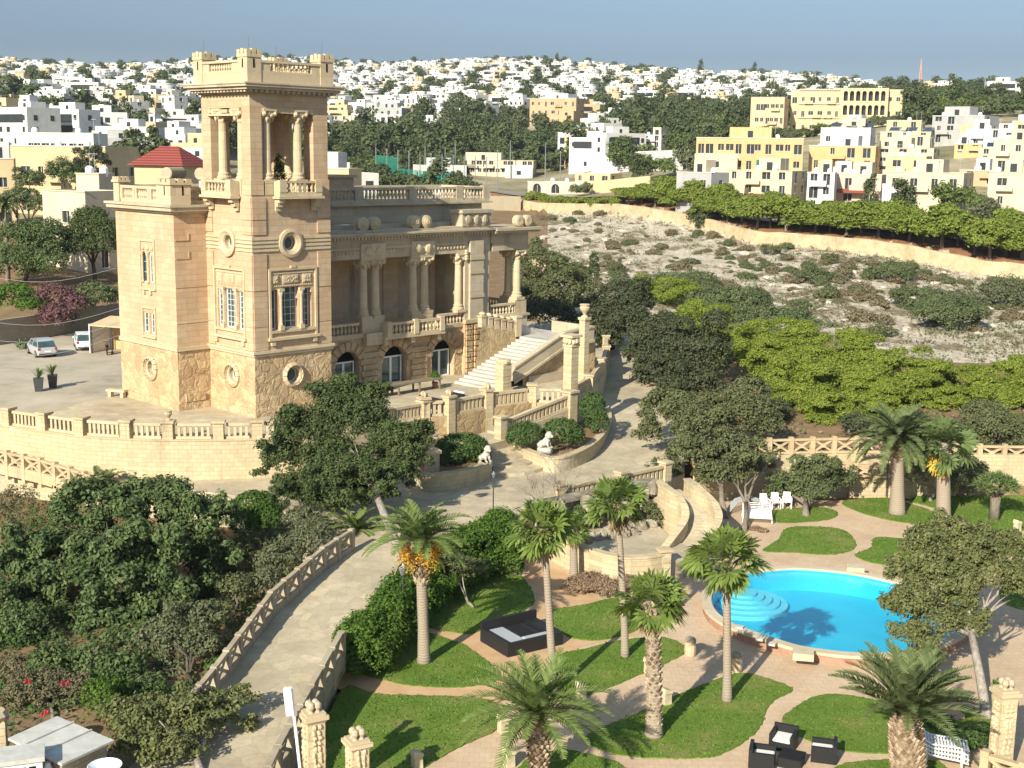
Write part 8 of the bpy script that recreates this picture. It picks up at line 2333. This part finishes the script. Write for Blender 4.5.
def lounger(c, ang, lab, w=1.5, L_=1.9, group=None):
    r_ = empty('sun_lounger', c, ang, lab, 'sun lounger', group)
    prof = [(-L_ / 2, .34), (-L_ * .3, .42), (0, .44), (L_ * .2, .46), (L_ * .35, .62), (L_ / 2, .82)]
    for sx in (-1, 1):
        b = MB(); b.tube([(sx * w / 2, y, z) for y, z in prof], .035, 7); b.build('side_rail', M['white_plastic'], r_, True)
        for y in (-L_ * .36, L_ * .3):
            b = MB(); b.tube([(sx * w / 2, y, .42), (sx * w / 2 * 1.04, y - .05, 0)], .03, 6); b.build('leg', M['white_plastic'], r_)
    b = MB(); ys = np.linspace(-L_ / 2 + .05, L_ / 2 - .04, 17)
    for y in ys:
        z = float(np.interp(y, [p[0] for p in prof], [p[1] for p in prof])); b.box(-w / 2 + .03, w / 2 - .03, y - .032, y + .032, z - .01, z + .02)
    b.build('slats', M['white_plastic'], r_)
    return r_
lounger((15.1, 76.9, 0.06), -.15, 'wide white slatted lounger in front of the shaded garden chairs', 1.7, 2.0)
b = MB()
for k in range(4):
    y0 = 78.2 + k * .28; b.tube([(13.6, y0, .1), (14.1, y0 + .1, .75), (14.9, y0 + .25, .95), (15.6, y0 + .4, .7)], .04, 6)
tag(b.build('folded_frames', M['grey_cushion']), 'folded grey lounger frames leaning behind the wide white lounger', 'sun lounger')
for k in range(4): lounger((16.0, 44.7 + .05 * k, .05 + .13 * k), 1.2 + .05 * k, ('bottom', 'second from the bottom', 'second from the top', 'top')[k] + ' white lounger in the stack beside the fat palm trunk', .85, 1.9, 'white loungers stacked by the fat palm')
# stone bollards along the paths
t = NT('bollard_stone', .9, .1); M['bollard'] = t.out(t.ramp(t.noise(t.coord(), 3, 6), [(0.3, (0.40, 0.34, 0.22)), (0.7, (0.60, 0.53, 0.38))]))
for px, py, near in ((417, 768, 'on the edge of the lower left lawn'), (503, 732, 'beside the bushy bottom palm on its left'), (581, 698, 'between the bushy bottom palm and the stocky fan palm'), (509, 766, 'under the bushy bottom palm fronds'), (649, 673, 'behind the stocky fan palm trunk'), (666, 704, 'just right of the stocky fan palm trunk'), (1017, 531, 'by the small dragon tree on the far right lawn')):
    r_ = empty('stone_bollard', at(px, py, 0.02), .5, 'short cream stone bollard ' + near, 'bollard')
    b = MB(); b.cbox((0, 0, 0), (.34, .34, .5), 0, .92); b.build('post', M['bollard'], r_)
    b = MB(); b.hexa([(-.2, -.2, .5), (.2, -.2, .5), (.2, .2, .5), (-.2, .2, .5), (-.17, -.17, .72), (.17, -.17, .6), (.17, .17, .6), (-.17, .17, .72)]); b.build('cap', M['bollard'], r_)
for px, py, lab in ((690, 655, 'terracotta coloured round bollard at the lawn corner near the pool'), (736, 671, 'terracotta coloured round bollard by the leaning fan palm')):
    r_ = empty('round_bollard', at(px, py, 0.02), 0, lab, 'bollard')
    b = MB(); b.lathe((0, 0, 0), [(.24, 0), (.27, .25), (.25, .6), (.27, .66)], 12); b.build('post', M['paving'], r_, False)
    b = MB(); b.blob((0, 0, .72), (.25, .25, .16), 1, .05, (6, 12)); b.build('cap', M['dark_stone'], r_)
r_ = empty('stone_pedestal', at(948, 716, .05), .3, 'squat pinkish stone pedestal in the shade of the right hand conifer', 'pedestal')
b = MB(); b.cbox((0, 0, 0), (.9, .9, .2)); b.cbox((0, 0, .2), (.65, .65, .5), 0, .9); b.build('base', M['paving'], r_); b = MB(); b.cbox((0, 0, .7), (1.0, 1.0, .14)); b.build('top', M['paving'], r_)

# gate pillars at the bottom edge, ornate caps
def gate_pillar(c, h, w, rz, lab):
    r_ = empty('gate_pillar', c, rz, lab, 'pillar')
    rr = random.Random(int(c[0] * 10)); b = MB(); b.cbox((0, 0, 0), (w, w, h)); b.build('shaft', M['wallstone'], r_)
    for rz_ in range(4):
        b = MB()
        for k in range(int(h / .2)):
            for s in (-1, 1):
                x = s * rr.uniform(.05, .13) * w * 1.6; q = Vector((x, -w / 2 - .02, .1 + k * .2)); a = rz_ * PI / 2
                b.blob((q.x * math.cos(a) - q.y * math.sin(a), q.x * math.sin(a) + q.y * math.cos(a), q.z), (.07, .07, .1), k + rz_, .3, (4, 6))
        b.build('rough_band', M['trim'], r_)
    b = MB(); b.cbox((0, 0, h), (w * 1.12, w * 1.12, .08)); b.cbox((0, 0, h + .08), (w * 1.35, w * 1.35, .14)); b.cbox((0, 0, h + .22), (w * 1.1, w * 1.1, .08)); b.build('cap', M['trim'], r_)
    for k in range(4):
        a = k * PI / 2 + .78; b = MB(); c_ = Vector((w * .27 * math.cos(a), w * .27 * math.sin(a), h + .3))
        b.lathe(c_, [(.1, 0), (.06, .07), (.13, .2), (.12, .3), (.06, .36)], 9); b.build('finial', M['grey_trim'], r_)
gate_pillar((-6.55, 41.2, 0), 3.05, .62, .5, 'left of two rough banded gate pillars at the bottom edge')
gate_pillar((-5.05, 41.0, 0), 2.2, .62, .5, 'right and lower of two rough banded gate pillars at the bottom edge')
gate_pillar((17.95, 44.2, 0), 2.95, .62, .2, 'yellowish gate pillar at the lower right edge')
lattice_fence('yellowish lattice fence at the lower right corner', [(17.1, 43.4, 0.2), (18.6, 42.2, 0.2), (20.5, 41.4, .2)], bay=1.3, h=.9)
p = at_y(291, 688, 41.0); q = at_y(304, 790, 41.0)
r_ = empty('white_post', (q.x, q.y, .0), 0, 'slightly leaning white post with a box lamp beside the left gate pillar', 'lamp post')
b = MB(); b.tube([(0, 0, 0), (p.x - q.x, 0, p.z)], .055, 8); b.build('pole', M['white_plastic'], r_)
b = MB(); b.bar((p.x - q.x - .03, 0, p.z - .95), (p.x - q.x - .12, 0, p.z), .26, .2, (0, 1, 0)); b.build('lamp_box', M['white_plastic'], r_)
# lamps
def lantern(c, h, lab, head=.16):
    r_ = empty('garden_lantern', c, 0, lab, 'lamp'); b = MB(); b.tube([(0, 0, 0), (0, 0, h)], .035, 7); b.build('pole', M['dark_metal'], r_)
    b = MB(); b.lathe((0, 0, h), [(head * .5, 0), (head, head * 1.6), (head, head * 1.7), (head * .3, head * 2.3), (.02, head * 2.8)], 6); b.build('lamp_head', M['metal'], r_)
lantern(at(403, 600, 1.8), 1.2, 'small lantern on a stem above the ivy bank', .2)
c = at(352, 600, 1.9); 
lantern(at(493, 520, 2.2), 2.4, 'thin dark lantern post on the drive before the wide steps', .12)
lantern(at(886, 497, 0), 2.6, 'dark lantern against the back wall left of the tall palm', .13)

# ------------------------------------------------------------------ things on the terrace
def car(c, ang, lab, body):
    r_ = empty('parked_car', c, ang, lab, 'car')
    # sections along x (front = +x): half width, bottom, sill-shoulder z
    S = [(-1.95, .66, .42, .74), (-1.9, .78, .28, .88), (-1.5, .84, .22, .93), (-.6, .85, .2, .93), (.5, .85, .2, .92), (1.1, .84, .2, .88), (1.7, .78, .24, .76), (1.95, .62, .32, .62)]
    b = MB(); vs, fs = [], []
    for x, w, z0, z1 in S:
        zm = (z0 + z1) / 2
        vs += [(x, -w * .92, z0), (x, -w, zm), (x, -w * .93, z1), (x, w * .93, z1), (x, w, zm), (x, w * .92, z0)]
    for i in range(len(S) - 1):
        for k in range(6): fs.append((6 * i + k, 6 * i + (k + 1) % 6, 6 * i + 6 + (k + 1) % 6, 6 * i + 6 + k))
    fs.append(tuple(range(6))); fs.append(tuple(range(6 * len(S) - 1, 6 * len(S) - 7, -1)))
    b.add(vs, fs); b.build('body', M[body], r_, False)
    G = [(-1.86, .70, .90, .90), (-1.45, .66, .9, 1.36), (-.9, .64, .9, 1.46), (.1, .63, .9, 1.47), (.55, .64, .9, 1.38), (1.25, .70, .88, .89)]
    b = MB(); vs, fs = [], []
    for x, w, z0, z1 in G: vs += [(x, -.8 if z1 > 1 else -w, z0), (x, -w, z1), (x, w, z1), (x, .8 if z1 > 1 else w, z0)]
    for i in range(len(G) - 1):
        for k in (0, 1, 2): fs.append((4 * i + k, 4 * i + k + 1, 4 * i + 5 + k, 4 * i + 4 + k))
    b.add(vs, fs); b.build('windows', M['glass'], r_)
    b = MB(); b.add([(-1.42, -.67, 1.375), (-.9, -.65, 1.475), (.1, -.64, 1.485), (.5, -.65, 1.405), (.5, .65, 1.405), (.1, .64, 1.485), (-.9, .65, 1.475), (-1.42, .67, 1.375)], [(0, 1, 6, 7), (1, 2, 5, 6), (2, 3, 4, 5)])
    for s in (-1, 1):
        b.bar((-1.8, s * .76, .92), (-1.42, s * .67, 1.37), .05, .09); b.bar((-.2, s * .79, .92), (-.2, s * .645, 1.46), .07, .03); b.bar((.55, s * .66, 1.38), (1.25, s * .74, .9), .05, .07); b.bar((-1.42, s * .67, 1.38), (.55, s * .66, 1.4), .05, .05)
    b.build('roof', M[body], r_)
    for x in (-1.2, 1.25):
        for s in (-1, 1):
            b = MB(); b.tube([(x, s * .62, .31), (x, s * .85, .31)], .31, 16); w_ = b.build('wheel', M['black_rattan'], r_)
            b = MB(); b.tube([(x, s * .85, .31), (x, s * .865, .31)], .19, 12); b.build('rim', M['metal'], w_)
    for s in (-1, 1):
        b = MB(); b.box(-1.955, -1.84, s * .68 - .1, s * .68 + .1, .66, .86); b.build('tail_light', M['tail'], r_)
        b = MB(); b.box(1.78, 1.92, s * .58 - .13, s * .58 + .13, .56, .68); b.build('headlight', M['white_plastic'], r_)
        b = MB(); b.box(.62, .76, s * .9 - .08, s * .9 + .08, .88, 1.0); b.build('mirror', M[body], r_)
    b = MB(); b.box(-1.965, -1.9, -.26, .26, .5, .61); b.build('number_plate', M['white_plastic'], r_)
    b = MB(); b.box(-1.94, -1.8, -.7, .7, .3, .42); b.build('bumper', M['dark_metal'], r_)
M['car_silver'] = flat('silver_car_paint', (.52, .53, .55), .3, .5, .03, metal=.3); M['car_white'] = flat('white_car_paint', (.72, .72, .72), .3, .5, .03); M['tail'] = flat('tail_light_red', (.35, .02, .02), .3, .5, .05)
car((-39.9, 108.9, 4.51), R(124), 'silver hatchback parked nearest the left edge, seen from behind', 'car_silver')
car((-37.6, 113.0, 4.51), R(112), 'white hatchback parked beside the lean to shelter', 'car_white')
for px, py, lab in ((39, 391, 'left one of two tapered grey planters on the parking court'), (53, 387.5, 'right one of two tapered grey planters on the parking court')):
    c = at(px, py, 4.51); r_ = empty('planter', c, .3, lab, 'planter')
    b = MB(); b.cbox((0, 0, 0), (.5, .5, .95), 0, 1.4); b.build('pot', M['dark_metal'], r_)
    rng = np.random.default_rng(int(px)); Q = []
    for k in range(26):
        a = rng.uniform(0, 6.28); e = rng.uniform(.5, 1.4); d = np.array([math.cos(a) * math.cos(e), math.sin(a) * math.cos(e), math.sin(e)]); sd = np.array([-math.sin(a), math.cos(a), 0]) * .05; o0 = np.array([0, 0, .95]); m_ = o0 + d * .6; tp = m_ + d * .35 - np.array([0, 0, .12])
        Q.append(np.stack([o0 - sd, o0 + sd, m_ + sd, m_ - sd])); Q.append(np.stack([m_ - sd, m_ + sd, tp + sd * .2, tp - sd * .2]))
    V = np.concatenate(Q); link('plant', np_mesh('plant', V, np.arange(len(V)).reshape(-1, 4), LEAF['palm']), r_)
c = at(117, 397, 4.51); r_ = empty('stone_bench', c, -.3, 'short stone bench at the foot of the villa wing', 'bench')
b = MB(); b.box(-.75, .75, -.25, .25, .4, .55); b.build('seat', M['trim'], r_)
for s in (-1, 1): b = MB(); b.box(s * .5 - .12, s * .5 + .12, -.2, .2, 0, .4); b.build('leg', M['trim'], r_)
c = at(121, 352, 4.51); r_ = empty('lean_to_shelter', c, -.35, 'small lean to shelter with a tan roof beside the villa wing', 'shelter')
b = MB(); b.hexa([(-2.0, -1.6, 2.35), (2.4, -1.6, 2.35), (2.4, 1.4, 2.8), (-2.0, 1.4, 2.8), (-2.0, -1.6, 2.45), (2.4, -1.6, 2.45), (2.4, 1.4, 2.9), (-2.0, 1.4, 2.9)]); b.build('roof', PL['tan'], r_)
for x in (-1.9, .2, 2.2):
    b = MB(); b.box(x - .05, x + .05, -1.5, -1.4, 0, 2.36); b.build('post', M['dark_metal'], r_)
b = MB(); b.box(-2.0, 2.4, 1.25, 1.35, 0, 2.75); b.build('back_panel', PL['orange'], r_)
b = MB(); b.box(-2.1, -2.02, -1.5, 1.3, 0, 2.5); b.build('side_panel', M['white_plastic'], r_)
b = MB(); b.bar((-1.8, -1.42, 1.2), (.1, -1.42, 2.3), .05, .05); b.bar((.1, -1.42, 2.3), (2.1, -1.42, 1.4), .05, .05); b.build('brace', M['dark_metal'], r_)
def bike(c, ang, lab):
    r_ = empty('motor_scooter', c, ang, lab, 'scooter')
    for x in (-.6, .6):
        b = MB(); b.tube([(x, -.05, .28), (x, .05, .28)], .28, 14); b.build('wheel', M['black_rattan'], r_)
    b = MB(); b.tube([(-.6, 0, .45), (-.3, 0, .65), (-.05, 0, .35), (.35, 0, .35), (.5, 0, .9)], [.12, .16, .1, .1, .08], 8); b.build('body', M['dark_metal'], r_)
    b = MB(); b.box(-.65, -.1, -.13, .13, .72, .82); b.build('seat', M['black_cushion'], r_)
    b = MB(); b.tube([(.48, -.3, 1.0), (.48, .3, 1.0)], .03, 6); b.build('handlebar', M['dark_metal'], r_)
bike(Vector(at(107, 354, 4.51)), 1.9, 'dark motor scooter parked under the lean to shelter')
# long dark table and seats on the forecourt
tw = vloc(12.2, .2); tw.z = 4.51
r_ = empty('long_table', tw, PI / 2 - VA, 'long dark serving table along the arcade doors', 'table')
b = MB(); b.box(-4.2, 4.2, -.45, .45, .74, .84); b.build('table_top', M['wood'], r_)
for k in range(5):
    for s in (-1, 1): b = MB(); b.box(-4 + k * 2 - .06, -4 + k * 2 + .06, s * .36 - .05, s * .36 + .05, 0, .74); b.build('leg', M['wood'], r_)
sw = at(462, 404, 4.51); r_ = empty('lounge_chair', sw, 2.4, 'black lounge chair with a bright white cushion on the forecourt', 'armchair')
b = MB(); b.box(-.6, .6, -.5, .5, 0, .4); b.build('seat_base', M['black_rattan'], r_); b = MB(); b.box(-.6, .6, .35, .5, .4, .85); b.build('backrest', M['black_rattan'], r_)
cushion(r_, -.5, .5, -.48, .33, .4, .58, 'cushion'); cushion(r_, -.5, .5, .18, .34, .58, .95, 'cushion')
sw = at(437, 408, 4.51); r_ = empty('lounge_sofa', sw, 2.4, 'low black sofa left of the white cushioned lounge chair', 'sofa')
b = MB(); b.box(-1.3, 1.3, -.5, .5, 0, .4); b.build('seat_base', M['black_rattan'], r_); b = MB(); b.box(-1.3, 1.3, .35, .5, .4, .8); b.build('backrest', M['black_rattan'], r_); cushion(r_, -1.2, 1.2, -.46, .33, .4, .56, 'black_cushion')
sw = at(435, 388, 4.51); r_ = empty('potted_plant', sw, 0, 'small bright green potted plant at the end of the long table', 'potted plant')
b = MB(); b.lathe((0, 0, 0), [(.16, 0), (.24, .4), (.26, .45)], 10); b.build('pot', M['brick'], r_)
link('leaves', crown_mesh('leaves', [(0, 0, .85, .35, .35, .45)], LEAF['ivy'], .12, seed=3), r_)
pb = vloc(3.3, 1.6, 14.56); r_ = empty('potted_bush', pb, 0, 'small dark bush growing between the columns at the top of the tower', 'potted plant')
b = MB(); b.lathe((0, 0, 0), [(.25, 0), (.35, .5), (.38, .55)], 10); b.build('pot', M['brick'], r_)
link('leaves', crown_mesh('leaves', [(0, 0, 1.2, .42, .42, .8), (0, 0, 2.0, .25, .25, .6)], LEAF['bush'], .14, seed=4), r_)
# cables crossing the parking court
for i, (y0, y1) in enumerate(((318, 308), (337, 322), (352, 335), (272, 268))):
    p, q = at_y(-30, y0, 100), at_y(120 if i < 3 else 116, y1, 96)
    b = MB(); b.tube([p.lerp(q, k / 8) - Vector((0, 0, .9 * math.sin(PI * k / 8))) for k in range(9)], .016, 5)
    tag(b.build('overhead_cable', M['metal']), 'thin overhead cable strung across the parking court to the villa wing', 'cable', 'overhead cables across the parking court')

# ------------------------------------------------------------------ white roofed shed in the lower left corner
SC4 = [at(x, y, 2.5) for x, y in ((8, 738), (57, 716), (114, 740), (62, 764))]
cs = sum(SC4, Vector()) / 4
r_ = empty('garden_shed', (cs.x, cs.y, 0), 0, 'small shed with a pale flat sheet roof in the lower left corner', 'shed')
loc4 = [(p.x - cs.x, p.y - cs.y) for p in SC4]
t = NT('weathered_sheet', .6, .3); f_ = t.noise(t.coord(), 1.4, 7, .7); M['sheet'] = t.out(t.ramp(f_, [(0.3, (.40, .385, .35)), (0.6, (.56, .55, .51)), (.75, (.62, .61, .57))]))
b = MB(); b.prism([(x * .86, y * .86) for x, y in loc4], 0, 2.38); b.build('wall', M['dark_stone'], r_)
b = MB(); b.prism(loc4, 2.42, 2.5, True); b.build('roof', M['sheet'], r_)
for k in (.3, .62):
    p_, q_ = Vector((*loc4[0], 2.53)).lerp(Vector((*loc4[3], 2.53)), k), Vector((*loc4[1], 2.53)).lerp(Vector((*loc4[2], 2.53)), k); b = MB(); b.bar(p_, q_, .06, .06); b.build('roof_seam', M['sheet'], r_)
cb_ = at(22, 752, 2.9); r_ = empty('white_cabinet', (cb_.x, cb_.y, 0), .34, 'white box cabinet with a worn top in front of the shed', 'cabinet')
b = MB(); b.box(-.7, .6, -.5, .5, 0, 2.75); b.build('body', M['white_plastic'], r_); b = MB(); b.box(-.78, .68, -.58, .58, 2.75, 2.9); b.build('top', M['sheet'], r_)
for k in range(3): b = MB(); b.box(-.4 + .3 * k, -.2 + .3 * k, -.52, -.503, 2.1, 2.6); b.build('vent', M['dark_void'], r_)
for k, (px, py, z_, lab) in enumerate(((48, 763, 2.3, 'white gas cylinder standing beside the white cabinet'), (95, 764, 2.2, 'small white bucket at the bottom edge by the shed'))):
    c = at(px, py, z_); b = MB(); b.lathe((c.x, c.y, z_ - .6), [(.14, 0), (.15, .4), (.09, .55), (.09, .62)], 10); b.lathe((c.x, c.y, 0), [(.2, 0), (.2, z_ - .6)], 8); tag(b.build(('gas_cylinder', 'bucket')[k], M['white_plastic']), lab, ('cylinder', 'bucket')[k])
r_ = empty('satellite_dish', (-12.9, 38.9, 0), 0, 'white satellite dish at the bottom edge under the conifer', 'satellite dish')
b = MB(); b.tube([(0, 0, 0), (0, 0, 2.2)], .04, 7); b.build('mast', M['metal'], r_)
b = MB(); b.lathe((0, 0, 2.2), [(.05, .0), (.3, .05), (.48, .15), (.55, .24), (.53, .25), (.28, .08), (.02, .03)], 18); b.build('dish', M['white_plastic'], r_)
pillar('corner_pillar', (-17.8, 42.3, .0), .75, 2.4, 'plain grey pillar at the left edge behind the shed', 'stub', rz=.3)
